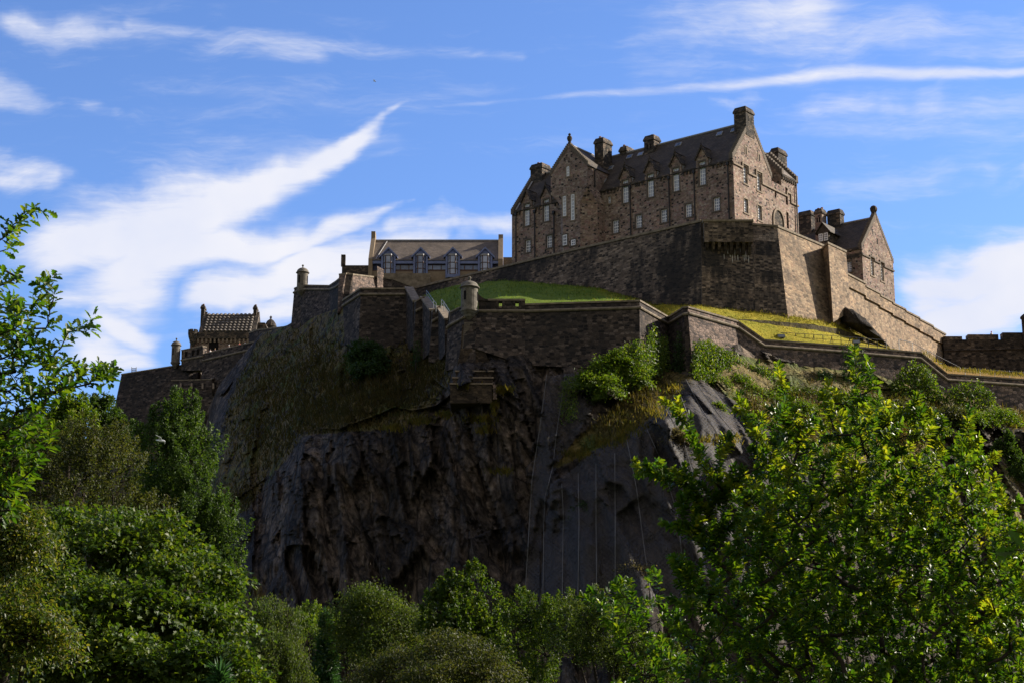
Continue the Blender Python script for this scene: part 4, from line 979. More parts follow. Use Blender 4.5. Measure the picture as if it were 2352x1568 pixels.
px0, px1 = P(1098, 700, 203.4)[0], P(1206, 700, 203.4)[0]
ph = []
for x in (1149.4, 1187.8):
    q = PF.at(x, 700); ph.append((q[0] - .2, q[0] + .2, q[1] - .4, q[1] + .4))
k = MB(); wall_holes(k, PF, px0, px1, pz0, pz1, ph, 1.0)
k.face([PF.p(px1, pz0), PF.p(px1, pz0, -1.0), PF.p(px1, pz1, -1.0), PF.p(px1, pz1)])
BK = Frame(PF.O - PF.n * 1.0, PF.u, PF.n); wall_holes(k, BK, px0, px1, pz0, pz1, ph, 0.001)
for q in ph:
    PF.box(k, q[0] - .32, q[0] - .06, q[2] - .2, q[3] + .2, 0.0, .05); PF.box(k, q[1] + .06, q[1] + .32, q[2] - .2, q[3] + .2, 0, .05)
k.build('pierced_parapet', M_DARKW, pw)
k = MB(); PF.box(k, px0 + 1.2, px1 + .02, pz1 + .003, pz1 + .25, -1.05, .1); k.build('coping', M_COPE, pw)
# ramp up to the turret
k = MB(); pts = [(1096, 690)] + [(1096 + 24 * t, 672 + 15.5 * (1 - (1 - t) ** 2)) for t in np.linspace(0, 1, 7)] + [(1122, 692)]
k.prism([P(x, y, 203.2) for x, y in pts], A(0, .9, 0)); k.build('swept_parapet', M_DARKW, pw)
B2 = [P(1206, 838, 201.8), P(1470, 850, 200.2), P(1530, 868, H2[2][1] - 1.2), P(1577, 868, H2[3][1] - 1.6), P(1592, 868, H2[4][1] - 1.6)]
rampart('redan_wall', 'long dark lower rampart folding into a re-entrant corner above the ivy', H2, B2, 1.0, M_DARKW, .22, .14, cord=[1.05] * 5)
J1 = Pz(1694, 736.5, z2); J2 = P(1755.4, 779, J1[1] + 1.2); J3 = Pz(1935, 792.6, J2[2]); J4 = Pz(2114, 808, J2[2]); J5 = P(2175.5, 857, J4[1] + .8); J6 = Pz(2400, 873, J5[2])
JJ = [H2[4] + A(.02, 0, 0), J1, J2, J3, J4, J5, J6]
BB = [P(1593, 868, H2[4][1] - 1.6), P(1700, 885, J1[1] - 1.2), P(1757, 890, J2[1] - 1.2), P(1937, 905, J3[1] - 1.1), P(2116, 915, J4[1] - 1), P(2178, 950, J5[1] - 1), P(2402, 990, J6[1] - 1)]
rampart('redan_wall', 'rubble lower rampart with pale coping dropping in slopes to the right edge', JJ, BB, 1.0, M_REDAN, .22, .14, cord=[.95] * 7)
# stair wall zigzag left of the turret
def raking(name, label, a, b, width, foot_z, mat):
    """wall seen end-on, its sloping top running down towards the viewer"""
    a, b = np.array(a), np.array(b); t = nrm((b - a) * A(1, 1, 0)); n = A(t[1], -t[0], 0)
    root = thing(name, label, 'wall', A(b[0], b[1], foot_z)); k = MB()
    fa, fb2 = a.copy(), b.copy(); fa[2] = fb2[2] = foot_z
    w = n * width / 2
    k.hexa([fa - w, fb2 - w + t * .6, fb2 + w + t * .6, fa + w], [a - w - Z * .25, b - w - Z * .25, b + w - Z * .25, a + w - Z * .25]); k.build('masonry', mat, root)
    k = MB(); w = n * (width / 2 + .1); b2 = b + t * .15 - Z * .08
    k.hexa([a - w - Z * .247, b2 - w - Z * .247, b2 + w - Z * .247, a + w - Z * .247], [a - w, b2 - w, b2 + w, a + w]); k.build('coping', M_COPE, root)
    return root
raking('stair_wall', 'topmost raking stair wall with a lichened sloping coping, left of the lit grass', P(939, 658.5, 229), P(956.5, 689, 221.5), 1.0, P(950, 800, 222)[2], M_DARKW)
raking('stair_wall', 'middle raking stair wall of the zigzag, next to the upper handrail', P(974, 681, 222), P(995.5, 710, 215), 1.0, P(980, 810, 215)[2], M_DARKW)
raking('stair_wall', 'lowest raking stair wall ending just left of the mossy sentry turret', P(1011, 703, 215), P(1030, 730, 208), 1.0, P(1015, 815, 208)[2], M_DARKW)
rampart('link_wall', 'short dark wall linking the top and middle stair walls', [P(956, 690, 220.5), P(975, 679, 221.0)], [P(948, 815, 219.5), P(985, 830, 219.5)], .8, M_DARKW, .2, .08, cord=1.6)
rampart('link_wall', 'short dark wall linking the middle and lowest stair walls', [P(994, 712, 213.5), P(1012, 701, 213.8)], [P(984, 830, 213), P(1025, 840, 212)], .8, M_DARKW, .2, .08, cord=1.6)
rampart('link_wall', 'dark wall rising from the lowest stair wall to the sentry turret', [P(1029.5, 733, 206.5), P(1032, 717, 206.3), P(1066, 700, 203.2), P(1095, 690, 203.2)], [P(1022, 850, 205), P(1030, 850, 204.5), P(1066, 840, 201.6), P(1092, 830, 201.3)], .9, M_DARKW, .2, .1, cord=[1.2, 1.9, 1.75, 1.7])
LW = [P(785, 692, 234.5), P(829, 661.5, 228.5), P(931, 661.5, 228.5)]
LW[0] = Pz(787, 689, LW[1][2])
rampart('outer_wall', 'dark flat-topped wall stretch left of the zigzag stair walls, above the big ivy bush', LW, [P(792, 790, 233), P(823, 800, 227), P(940, 812, 227)], 1.0, M_DARKW, .25, .14, cord=[1.0] * 3)
rampart('outer_wall', 'shadowed return wall behind the topmost stair wall', [P(880, 637, 243), P(902, 640, 243), P(945, 656, 243)], [P(880, 690, 242.5), P(900, 690, 242.5), P(950, 700, 242.5)], 1.0, M_DARKW, .2, .08)
# sunlit stub wall and its dark left flank
q0 = P(794, 627, 252); q1 = Pz(868, 638, q0[2]); q1 = P(868, 636, 262)
rampart('stub_wall', 'warm sunlit rubble wall stub below the modern building, with a taller end pier', [q0, q1], [P(775, 720, 250), P(870, 700, 260)], 1.2, M_REDAN, .25, .1)
k = thing('stone_pier', 'rough upright pier ending the sunlit stub wall', 'pier', P(874, 670, 260.5)); mb = MB()
a_, b_ = P(866, 640, 260.8), P(882, 616, 262); mb.hexa([P(866, 672, 260.5), P(881.5, 672, 261.8), P(881.5, 672, 263.5), P(866, 672, 263)], [P(866.5, 612, 260.8), P(881, 620, 262), P(881, 619, 263.8), P(866.5, 611.5, 263.2)]); mb.build('masonry', M_REDAN, k)
W2t = [P(676, 662, 279), P(692, 654, 277), P(757, 655, 268), P(772, 645, 260), P(793, 627.5, 252.1)]
W2b = [P(668, 752, 278), P(690, 756, 275), P(757, 760, 262), P(775, 760, 256), P(785, 760, 250.5)]
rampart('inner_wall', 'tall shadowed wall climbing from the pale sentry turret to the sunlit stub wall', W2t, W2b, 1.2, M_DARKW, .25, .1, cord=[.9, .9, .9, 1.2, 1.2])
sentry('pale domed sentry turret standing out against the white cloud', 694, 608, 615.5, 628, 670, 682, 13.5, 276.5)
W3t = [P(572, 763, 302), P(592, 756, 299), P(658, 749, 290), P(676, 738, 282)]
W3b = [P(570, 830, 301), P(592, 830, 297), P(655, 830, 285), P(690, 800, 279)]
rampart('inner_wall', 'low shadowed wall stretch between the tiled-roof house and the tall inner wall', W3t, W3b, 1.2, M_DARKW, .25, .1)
# left parapet wall with crenels, running to the far sentry turret
YL = 312.0
L0 = P(417, 803, YL); zl = L0[2]; L1 = Pz(466, 793, zl)
L2 = P(468, 811, L1[1] - .3); L3 = Pz(590, 782, L2[2])
rampart('parapet_wall', 'high crenellated parapet stretch next to the leftmost sentry turret', [L0, L1], [P(416, 850, YL - 1), P(468, 850, L1[1] - 1)], 1.0, M_WALL, .2, .08, cord=2.2)
rampart('parapet_wall', 'shadowed wall with small visitors behind it, below the tiled-roof house', [L2, L3], [P(455, 930, L2[1] - 2), P(600, 860, L3[1] - 2)], 1.0, M_DARKW, .2, .08, cord=1.5)
k = MB()
hp = [o for o in SC.objects if o.get('label', '').startswith('high crenellated')][0]
for f in (.3, .62, .85):
    q = L0 + (L1 - L0) * f; k.box(q + A(-.5, -.12, -1.7), A(1.0, 0, 0), A(0, .05, 0), Z * 1.1)
k.build('embrasure', M_DARKHOLE, hp)
sentry('leftmost domed sentry turret, dark against the cloud on the far left wall', 403, 776, 783, 794, 832, 846, 10.5, YL)
# low round-ended bastion at the far left
YB = 318.0
b0 = P(280, 857.5, YB); b1 = Pz(394, 839.4, b0[2]); b1 = P(394, 839.4, YB - 5); b2 = P(432, 835.5, YB - 6.5); b3 = P(451, 836, YB - 6); b4 = P(457, 839, YB - 4)
rampart('low_bastion', 'battered dark bastion wall at the far left with a rounded end', [P(279, 858, YB + 10), b0, b1, b2, b3, b4], [P(236, 1060, YB + 6), P(243, 1060, YB - 6), P(380, 1060, YB - 12), P(440, 1060, YB - 14), P(470, 1040, YB - 13), P(480, 1030, YB - 10)], 1.2, M_DARKW, .22, .1)
c6 = lambda x, y: (229.7 + .2381 * x, 660.4 + .2381 * y)
rampart('low_parapet', 'low dark parapet with pale coping and four slit loopholes in front of the bastion end', [P(393, 872, YB - 12), P(486, 869.5, YB - 15), P(497, 864, YB - 12)], [P(393, 960, YB - 15), P(490, 960, YB - 17), P(503, 950, YB - 14)], .9, M_DARKW, .2, .1)
lp = [o for o in SC.objects if o.get('label', '').startswith('low dark parapet')][0]
for x in (777, 883, 988, 1092):
    f = (x - 690) / 390; Yq = YB - 12 - 3 * f - 1.2
    k = MB(); a_, b_ = P(*c6(x, 972), Yq - .4), P(*c6(x, 918), Yq + .1); k.hexa([a_ + A(-.16, 0, 0), a_ + A(.16, 0, 0), a_ + A(.16, .5, 0), a_ + A(-.16, .5, 0)], [b_ + A(-.16, 0, 0), b_ + A(.16, 0, 0), b_ + A(.16, .5, 0), b_ + A(-.16, .5, 0)]); k.build('loophole', M_DRESSL, lp)
rampart('sloping_wall', 'small sloping coped wall curving down from the rounded bastion end', [P(457, 838, YB - 4), P(464, 860, YB - 8), P(494, 863, YB - 12)], [P(457, 880, YB - 5), P(464, 885, YB - 9), P(494, 885, YB - 12.6)], .8, M_REDAN, .2, .1)
# little look-out railing on the bastion
k = thing('railing', 'small lattice railing standing on top of the far left bastion wall', 'railing', P(308, 856, YB + 1)); mb = MB()
for x in (302.5, 313): mb.tube([P(x, 858, YB + 1), P(x, 842, YB + 1)], .07, 5)
for y in (845, 850): mb.tube([P(302, y, YB + 1), P(314, y, YB + 1)], .05, 5)
mb.build('rail_frame', M_RAIL, k); mb = MB()
for x in np.linspace(304, 312, 6): mb.tube([P(x, 855, YB + 1), P(x, 845, YB + 1)], .03, 4)
mb.build('bars', M_RAIL, k)

# ------------------------------------------------------------------ tiled-roof house on the left
YH = 330.0
h0 = P(*c6(940, 432), YH); HF = Frame(h0, A(1, 0, 0), A(0, -1, 0))
hs = thing('tiled_house', 'squat dark house with heavy ridged tile roof and a chimney at each end', 'building', h0 + A(18, 6, -10))
def hq(x, y, d=0): return HF.at(*c6(x, y), d)
hw_ = hq(1472, 432)[0]; z_c = hq(1100, 492)[1]; z_e = hq(1100, 428)[1]; ax0 = hq(985, 425)[0]; HD = 5.0; z_r = HF.at(*c6(1200, 262), -HD)[1]
mb = MB(); HF.box(mb, hq(866, 500)[0], hw_ + 1, -14, z_c, -10, -.45); mb.build('wall', M_HOSP, hs)
mb = MB(); HF.box(mb, hq(880, 500)[0], hw_ + 1.5, z_c + .003, z_e, -10.4, 0); mb.build('parapet', M_CHIM, hs)
k = 0
while k < hw_: mb = MB(); HF.box(mb, k, k + .35, z_c - .75, z_c, -.45, -.05); k += .85; mb.build('corbel', M_DRESSL, hs)
mb = MB(); s, z = hq(1091, 600); HF.box(mb, s - 1, s + 1, z, z + 3, -.449, -.44); mb.build('window', M_DARKHOLE, hs)
mb = MB(); ncol = 12; nrow = 7; rw_ = (hw_ - ax0 - .3) / ncol
sl_ = nrm(A(0, HD - .4, z_r - z_e)); Lr = math.hypot(HD - .4, z_r - z_e); nr_ = A(0, -sl_[2], sl_[1])
base = HF.p(ax0, z_e, -.4)
mb.hexa([base, base + A(rw_ * ncol, 0, 0), base + A(rw_ * ncol, 0, 0) + sl_ * Lr, base + sl_ * Lr], [base + nr_ * .1, base + A(rw_ * ncol, 0, 0) + nr_ * .1, base + A(rw_ * ncol, 0, 0) + sl_ * Lr + nr_ * .1, base + sl_ * Lr + nr_ * .1])
for i in range(ncol):
    for j in range(nrow):
        o = base + A(rw_ * (i + .5), 0, 0) + sl_ * (Lr * j / nrow); hgt = Lr / nrow; w = rw_ * .42
        sec = [(-w, 0.02), (-w * .75, .34), (0, .44), (w * .75, .34), (w, 0.02)]
        lo = [o + A(a_, 0, 0) + nr_ * (b_ + .14) for a_, b_ in sec]; hi = [o + A(a_ * .9, 0, 0) + nr_ * (b_ * .8) + sl_ * hgt * .97 for a_, b_ in sec]
        i0 = len(mb.v); mb.v += [tuple(p) for p in lo + hi]
        for q in range(4): mb.f.append([i0 + q, i0 + q + 1, i0 + q + 6, i0 + q + 5])
        mb.f.append([i0 + 4, i0 + 3, i0 + 2, i0 + 1, i0])
hroof = mb.build('roof', M_TILE, hs)
mb = MB(); b2 = HF.p(ax0, z_e, -2 * HD + .4); mb.prism([b2, b2 + A(rw_ * ncol, 0, 0), base + A(rw_ * ncol, 0, 0) + sl_ * Lr, base + sl_ * Lr], A(0, .1, -.1)); mb.build('rear_slope', M_TILE, hroof)
for xa, xb, yt in ((972, 1028, 175), (1476, 1530, 180)):
    sa, za = HF.at(*c6(xa, yt), -HD); sb = HF.at(*c6(xb, yt), -HD)[0]; fr2 = Frame(HF.p(0, 0, -HD), HF.u, HF.n)
    chimney(hs, fr2, sa + .25, sb - .25, -.9, .9, z_e, za, 1, M_CHIM)
for s_ in (ax0 - .75, hw_ - .25):
    mb = MB(); mb.prism([HF.p(s_, z_e, -.2), HF.p(s_, z_r + .6, -HD), HF.p(s_, z_e, -2 * HD)], A(.75, 0, 0)); mb.build('gable_wall', M_CHIM, hs)
mb = MB(); s0_, zz = hq(1530, 305); s1_, _ = hq(1612, 375); mb.prism([HF.p(hw_ + .5, z_e, -3), HF.p(s1_, z_e, -3), HF.p(s1_ - .3, z_e + 1.2, -3), HF.p(hq(1570, 305)[0], zz, -3), HF.p(hw_ + .5, zz, -3)], A(0, 6, 0)); mb.build('side_wing', M_CHIM, hs)
cx, zt = hq(897, 408); zb = hq(897, 560)[1]; r_ = (hq(948, 500)[0] - hq(848, 500)[0]) / 2
mb = MB(); q = HF.p(cx, 0, -.2); mb.lathe(q, [(r_ * .25, zb), (r_ * .6, zb + .8), (r_ * .66, zb + 1.2), (r_ * .85, zb + 1.8), (r_ * .98, zb + 2.6), (r_ * .9, zb + 2.9), (r_ * .92, zt - .9)], 16)
for an in range(6):
    t = an * math.pi / 3 + .3; u = A(math.cos(t), math.sin(t), 0); v = A(-u[1], u[0], 0); mb.box(q + u * r_ * .6 - v * r_ * .3 + Z * (zt - .897), u * r_ * .32, v * r_ * .6, Z * .9)
mb.build('corner_turret', M_CHIM, hs)
k = thing('cupola', 'tiny dark domed cupola on the skyline right of the tiled-roof house', 'cupola', P(*c6(1645, 400), 340)); q = P(*c6(1645, 382), 340); mb = MB(); mb.lathe(q, [(1.2, -3), (1.2, 0), (1.3, .1), (1.1, .7), (.75, 1.3), (.25, 1.7), (.12, 1.9)], 14); mb.build('dome', M_CHIM, k)
mb = MB(); mb.lathe(q + Z * 1.85, [(.12, 0), (.3, .3), (.05, .6)], 8); mb.build('finial', M_CHIM, k)
mb = MB(); q = P(*c5(300, 590), 300); mb.box(q + A(-4, 0, -3), A(9.5, 0, 0), A(0, 4, 0), Z * 4.9); mb.box(q + A(-4.2, 0, 1.8), A(.8, 0, 0), A(0, .8, 0), Z * 2.2)
o = mb.build('low_building', M_CHIM, None, loc=q - Z * 3); tag(o, 'flat dark building top with one small chimney left of the modern block', 'building')

# ------------------------------------------------------------------ lawn between battery and lower wall
ST = [(915, 700, 255, 938, 702, 238), (942, 695, 254, 962, 715, 227), (1000, 668, 250.5, 1030, 748, 212), (1047, 657, 248.5, 1062, 722, 207), (1149, 645, 243, 1149, 704, 205.5), (1210, 647, 240, 1206, 704, 205.5),
      (1313, 656, 235, 1330, 702, 205), (1377, 663, 231.5, 1400, 700, 204.5), (1444, 684, 227.6, 1469, 698, 204.5), (1500, 699, 225, 1536, 738, 214), (1610, 703, 220.6, 1580, 714, 208.5), (1700, 712, 221.4, 1692, 745, 214.5),
      (1810, 725, 222.2, 1757, 785, 217.2), (1865, 734, 225.5, 1850, 792, 219), (1922, 746, 231, 1940, 799, 221), (1990, 775, 235, 2000, 804, 222.5), (2046, 803, 239, 2060, 810, 224), (2120, 818, 243, 2114, 815, 225)]
strip = {1700: (733, 734), 1810: (739.5, 749), 1865: (745, 757), 1922: (755, 768), 1990: (777, 784)}
cols = []; SUB = 10
def curve(st):
    b = P(st[0], st[1], st[2]); f = P(st[3], st[4], st[5]); bpx, fpx = st[0], st[3]
    if bpx in strip:
        y1, y2 = strip[bpx]; t1 = (y1 - st[1]) / (st[4] - st[1]); t2 = (y2 - st[1]) / (st[4] - st[1])
        xm = bpx + (fpx - bpx) * t1; Ym = st[2] + (st[5] - st[2]) * (t1 * .8 + .05)
        s1 = P(xm, y1, Ym); s2 = P(xm, y2, Ym - .15)
    else: s1 = b + (f - b) * .5; s2 = b + (f - b) * .502
    return [b, s1, s2, f]
C4 = [curve(s) for s in ST]
up_, lo_, sp_ = [], [], []
for n_st, (a_, b_) in enumerate(zip(C4[:-1], C4[1:])):
    for i in range(SUB):
        t = i / SUB; t = t
        c = [p + (q - p) * t for p, q in zip(a_, b_)]; up_.append((c[0], c[1])); lo_.append((c[2], c[3]))
        if n_st >= 10: sp_.append((c[1], c[2]))
def sheet(name, pairs, rows, mat, kind, amp, fs=.5, loc=None, parent=None):
    V = []; Fc = []
    for (p, q) in pairs:
        for r in range(rows + 1):
            t = r / rows; c = p + (q - p) * t
            c = c + Z * amp * (mnoise.fractal(Vector(c * fs), 1, 2, 4)) * (1 if 0 < r < rows or amp < .3 else .3); V.append(c)
    n = len(pairs); sz = []
    for i in range(n - 1):
        for r in range(rows):
            a_ = i * (rows + 1) + r; Fc += [a_, a_ + 1, a_ + rows + 2, a_ + rows + 1]; sz.append(4)
    V = np.array(V); e1 = V[1] - V[0]; 
    if np.cross(V[1] - V[0], V[rows + 1] - V[0])[2] < 0: Fc = [x for k in range(0, len(Fc), 4) for x in Fc[k:k + 4][::-1]]
    o = np_mesh(name, V, Fc, sz, mat, parent, True, loc)
    if kind: o['kind'] = kind
    return o
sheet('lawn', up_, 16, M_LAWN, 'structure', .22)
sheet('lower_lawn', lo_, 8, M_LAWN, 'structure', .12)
sheet('rock_bank', sp_, 3, M_EARTH, 'structure', .3, 1.2)
sheet('dry_grass_bank', [(P(x0_, y0_, Y0_), P(x1_, y1_, Y1_)) for x0_, y0_, Y0_, x1_, y1_, Y1_ in [(2090, 812, 244, 2100, 814, 225), (2120, 820, 250, 2116, 816, 225.5), (2150, 832, 262, 2150, 846, 226), (2175, 838, 266, 2177, 866, 227), (2270, 856, 267, 2270, 868, 229), (2400, 862, 267, 2400, 878, 231)]], 8, M_DRY, 'structure', .5, .6)

# handrails beside the stair walls
def handrail(label, pts, drops, r=.045):
    k = thing('handrail', label, 'handrail', pts[-1] - Z * 1.0, 'stair handrails on the lawn'); mb = MB(); mb.tube(pts, r, 5); mb.build('top_rail', M_RAIL, k)
    mb = MB(); mb.tube([p - Z * .45 for p in pts], r * .8, 5); mb.build('lower_rail', M_RAIL, k)
    for p in drops: mb = MB(); mb.tube([p, p - Z * 1.3], r, 5); mb.build('post', M_RAIL, k)
r0 = [P(*c5(1045, 770), 221), P(*c5(1128, 888), 213.5), P(*c5(1160, 925), 212)]
handrail('upper handrail going down past the middle stair wall', r0, [r0[1], r0[2], r0[0]])
r0 = [P(*c5(1222, 878), 212), P(*c5(1250, 905), 210.5), P(*c5(1318, 1015), 206)]
handrail('lower handrail between the lowest stair wall and the mossy turret', r0, [r0[0], r0[1], r0[2]])
# estate fence on the lower lawn
fp = [(1724, 757, 218.5), (1742, 761, 218.6)] + [(1742 + (2035 - 1742) * t, 761 + (781 - 761) * t - 6 * t * (1 - t), 218.8 + 6 * t) for t in np.linspace(.08, 1, 14)]
fence = thing('fence', 'thin iron estate fence running along the sunny lower lawn', 'fence', P(1880, 795, 221)); mb = MB()
T = [P(*q) for q in fp]
mb.tube(T, .035, 4); mb.build('top_rail', M_IRON, fence)
mb = MB(); mb.tube([p - Z * .55 for p in T], .028, 4); mb.tube([p - Z * 1.0 for p in T], .028, 4); mb.build('mid_rails', M_IRON, fence)
for i, p in enumerate(T):
    mb = MB(); mb.tube([p, p - Z * 1.75], .045, 4)
    if i % 2: mb.tube([p - Z * .1, p - Z * 1.75 + A(-.55, 0, 0)], .035, 4)
    mb.build('post', M_IRON, fence)
fr_ = thing('fence', 'wire fence with thin posts in the orange dry grass at the right', 'fence', P(2280, 862, 234)); T = [P(2216 + 34 * i, 845 + 2.3 * i, 236 + .2 * i) for i in range(5)]
mb = MB(); mb.tube(T, .03, 4); mb.tube([p - Z * .5 for p in T], .03, 4); mb.build('wires', M_RAIL, fr_)
for p in T: mb = MB(); mb.tube([p + Z * .1, p - Z * 1.8], .05, 4); mb.build('post', M_RAIL, fr_)
st_ = thing('handrail', 'slanting pipe handrail below the right curtain wall', 'handrail', P(2130, 815, 240), 'stair handrails on the lawn'); T = [P(2064, 780, 238), P(2095, 787, 240), P(2130, 805, 243), P(2205, 843, 252)]
mb = MB(); mb.tube(T, .05, 4); mb.build('top_rail', M_RAIL, st_)
for p in T: mb = MB(); mb.tube([p, p - Z * 1.5], .05, 4); mb.build('post', M_RAIL, st_)
# floodlights lying on the lawn
for x, y, Y, lab in ((955, 1240, 218.8, 'small grey floodlight on the lower lawn under the second fence bay'), (1628, 1290, 222.5, 'small grey floodlight half hidden by the tall oak shoot')):
    q = P(*c3(x, y), Y); k = thing('floodlight', lab, 'floodlight', q, 'floodlights on the lower lawn'); mb = MB(); mb.prism([q + A(-.55, 0, .15), q + A(.55, 0, .15), q + A(.45, 0, .6), q + A(-.5, 0, .6)], A(0, .7, .1)); mb.build('housing', M_RAIL, k); mb = MB(); mb.box(q + A(-.3, .1, -.25), A(.6, 0, 0), A(0, .3, 0), Z * .4); mb.build('bracket', M_IRON, k)
    mb = MB(); mb.face([q + A(-.45, -.01, .2), q + A(.45, -.01, .2), q + A(.38, -.01, .55), q + A(-.42, -.01, .55)]); mb.build('lens', M_GLASS, k)

# ------------------------------------------------------------------ the crag
CP = {  # column -> heights down the face and their distances
 -260: ([1050,1120,1200,1300,1450,2000], [335,325,310,290,265,225]),
 250: ([1000,1060,1130,1250,1400,2000], [322,314,300,278,248,200]),
 470: ([955,1010,1100,1200,1350,2000], [303,296,283,265,238,192]),
 505: ([880,960,1060,1150,1330,2000], [297,270,252,242,226,187]),
 600: ([765,880,1020,1120,1300,2000], [293,264,240,228,214,181]),
 690: ([738,860,1005,1080,1250,2000], [279,247,219,212,206,177]),
 800: ([700,820,1000,1060,1250,2000], [247,229,208,206,201,173]),
 930: ([765,860,985,1030,1250,2000], [230,219,205,203.5,198,171]),
 1010: ([780,860,960,1020,1250,2000], [220,211,203,201,195,169]),
 1060: ([800,880,955,1020,1250,2000], [206,200.2,197.8,196.8,191,168]),
 1140: ([800,890,960,1030,1250,2000], [204,200.6,198.4,197.4,189,167]),
 1235: ([800,870,960,1060,1250,2000], [203.5,201.5,198.5,197,187,165]),
 1262: ([820,865,960,1080,1250,2000], [203,200,196,193,184,164]),
 1330: ([815,860,960,1050,1250,2000], [203.5,200,196,190,181,163]),
 1450: ([790,860,950,1010,1250,2000], [204,202,194,186,179,161]),
 1535: ([790,850,900,960,1250,2000], [210.5,206,199,188,178,160]),
 1585: ([800,850,880,940,1250,2000], [205.5,203.5,199,190,179,161]),
 1700: ([790,880,930,1000,1250,2000], [212.5,206,200,191,180,163]),
 1800: ([810,890,960,1050,1250,2000], [216,210,201,193,183,166]),
 1950: ([830,900,970,1080,1250,2000], [219,213,206,197,189,171]),
 2120: ([850,900,980,1080,1250,2000], [223,220,213,206,199,181]),
 2250: ([900,950,1010,1100,1250,2000], [226,222,216,211,205,187]),
 2352: ([915,955,1000,1100,1300,2000], [229,225,219,216,209,191]),
 2640: ([915,955,1000,1100,1300,2000], [236,232,226,223,216,197]),
}
ckeys = sorted(CP); cys = np.array([CP[k][0] for k in ckeys], float); cYs = np.array([CP[k][1] for k in ckeys], float)
NU, NV = 620, 300
pxs = np.linspace(-260, 2640, NU); tv = np.linspace(0, 5, NV) ** 1.0
tv = np.concatenate([np.linspace(0, 4, 250), np.linspace(4, 5, 51)[1:]])[:NV]
NV = len(tv)
ycol = np.stack([np.interp(pxs, ckeys, cys[:, j]) for j in range(6)], 1)
Ycol = np.stack([np.interp(pxs, ckeys, cYs[:, j]) for j in range(6)], 1)
ti = np.clip(tv.astype(int), 0, 4); tf_ = tv - ti
gy = ycol[:, ti] * (1 - tf_) + ycol[:, ti + 1] * tf_
gY = Ycol[:, ti] * (1 - tf_) + Ycol[:, ti + 1] * tf_
gx = np.repeat(pxs[:, None], NV, 1)
def smooth(a, n):
    for _ in range(n):
        b = a.copy(); b[1:-1] = (a[:-2] + 2 * a[1:-1] + a[2:]) / 4; a = b.copy(); a[:, 1:-1] = (b[:, :-2] + 2 * b[:, 1:-1] + b[:, 2:]) / 4
    return a
gY = smooth(gY, 3)
def grid_pts(gx, gy, gY):
    u = (gx - 1176) / F; v = (784 - gy) / F
    dy = math.cos(TH) - v * math.sin(TH); dz = math.sin(TH) + v * math.cos(TH); t = gY / dy
    return np.stack([u * t, gY, 14.0 + dz * t], -1)
G0 = grid_pts(gx, gy, gY)
def hash2(i, j, s):
    h = np.sin(i * 127.1 + j * 311.7 + s * 74.7) * 43758.5453; return h - np.floor(h)
def facets(x, z, sx, sz, seed, tilt):
    """blocky broken-rock relief: each jittered cell is a tilted plane"""
    X, Zc = x / sx, z / sz; i0, j0 = np.floor(X), np.floor(Zc); best = np.full(X.shape, 1e9); val = np.zeros(X.shape)
    for di in (-1, 0, 1):
        for dj in (-1, 0, 1):
            i, j = i0 + di, j0 + dj; cx = i + .15 + .7 * hash2(i, j, seed); cz = j + .15 + .7 * hash2(i, j, seed + 1)
            dd = (X - cx) ** 2 + (Zc - cz) ** 2
            h = hash2(i, j, seed + 2) - .5 + tilt * ((hash2(i, j, seed + 3) - .5) * (X - cx) * 2 + (hash2(i, j, seed + 4) - .3) * (Zc - cz) * 2)
            sel = dd < best; best = np.where(sel, dd, best); val = np.where(sel, h, val)
    return val
def vnoise(x, z, s, seed):
    X, Y_ = x * s, z * s; i, j = np.floor(X), np.floor(Y_); fx, fz = X - i, Y_ - j; fx = fx * fx * (3 - 2 * fx); fz = fz * fz * (3 - 2 * fz)
    return (hash2(i, j, seed) * (1 - fx) + hash2(i + 1, j, seed) * fx) * (1 - fz) + (hash2(i, j + 1, seed) * (1 - fx) + hash2(i + 1, j + 1, seed) * fx) * fz
def inpoly(x, y, poly):
    r = np.zeros(np.shape(x), bool); n = len(poly)
    for k in range(n):
        x0, y0 = poly[k]; x1, y1 = poly[(k + 1) % n]
        c = ((y0 > y) != (y1 > y)) & (x < (x1 - x0) * (y - y0) / (y1 - y0 + 1e-9) + x0); r ^= c
    return r
GRASS = [([(490, 1090), (520, 930), (600, 760), (700, 720), (800, 690), (930, 760), (1045, 790), (1035, 880), (980, 960), (900, 985), (700, 1000), (640, 1080), (560, 1180), (500, 1180)], .55),
         ([(1560, 855), (1600, 870), (1500, 960), (1400, 1015), (1310, 1060), (1262, 1080), (1330, 1000), (1400, 950), (1440, 880), (1500, 830)], .85),
         ([(1590, 800), (1800, 830), (2640, 900), (2640, 1010), (2352, 990), (2250, 960), (2180, 965), (2140, 1010), (2080, 1090), (1990, 1110), (1880, 1090), (1800, 1030), (1740, 960), (1660, 905)], .8),
         ([(2290, 1060), (2640, 1130), (2640, 1500), (2352, 1320), (2300, 1150)], .5), ([(-260, 900), (480, 980), (500, 1200), (700, 1500), (900, 2000), (-260, 2000)], .6)]
gm = np.zeros(gx.shape)
for poly, w in GRASS: gm = np.maximum(gm, inpoly(gx, gy, poly) * w)
gm = smooth(gm, 4)
x_, z_ = G0[..., 0], G0[..., 2]
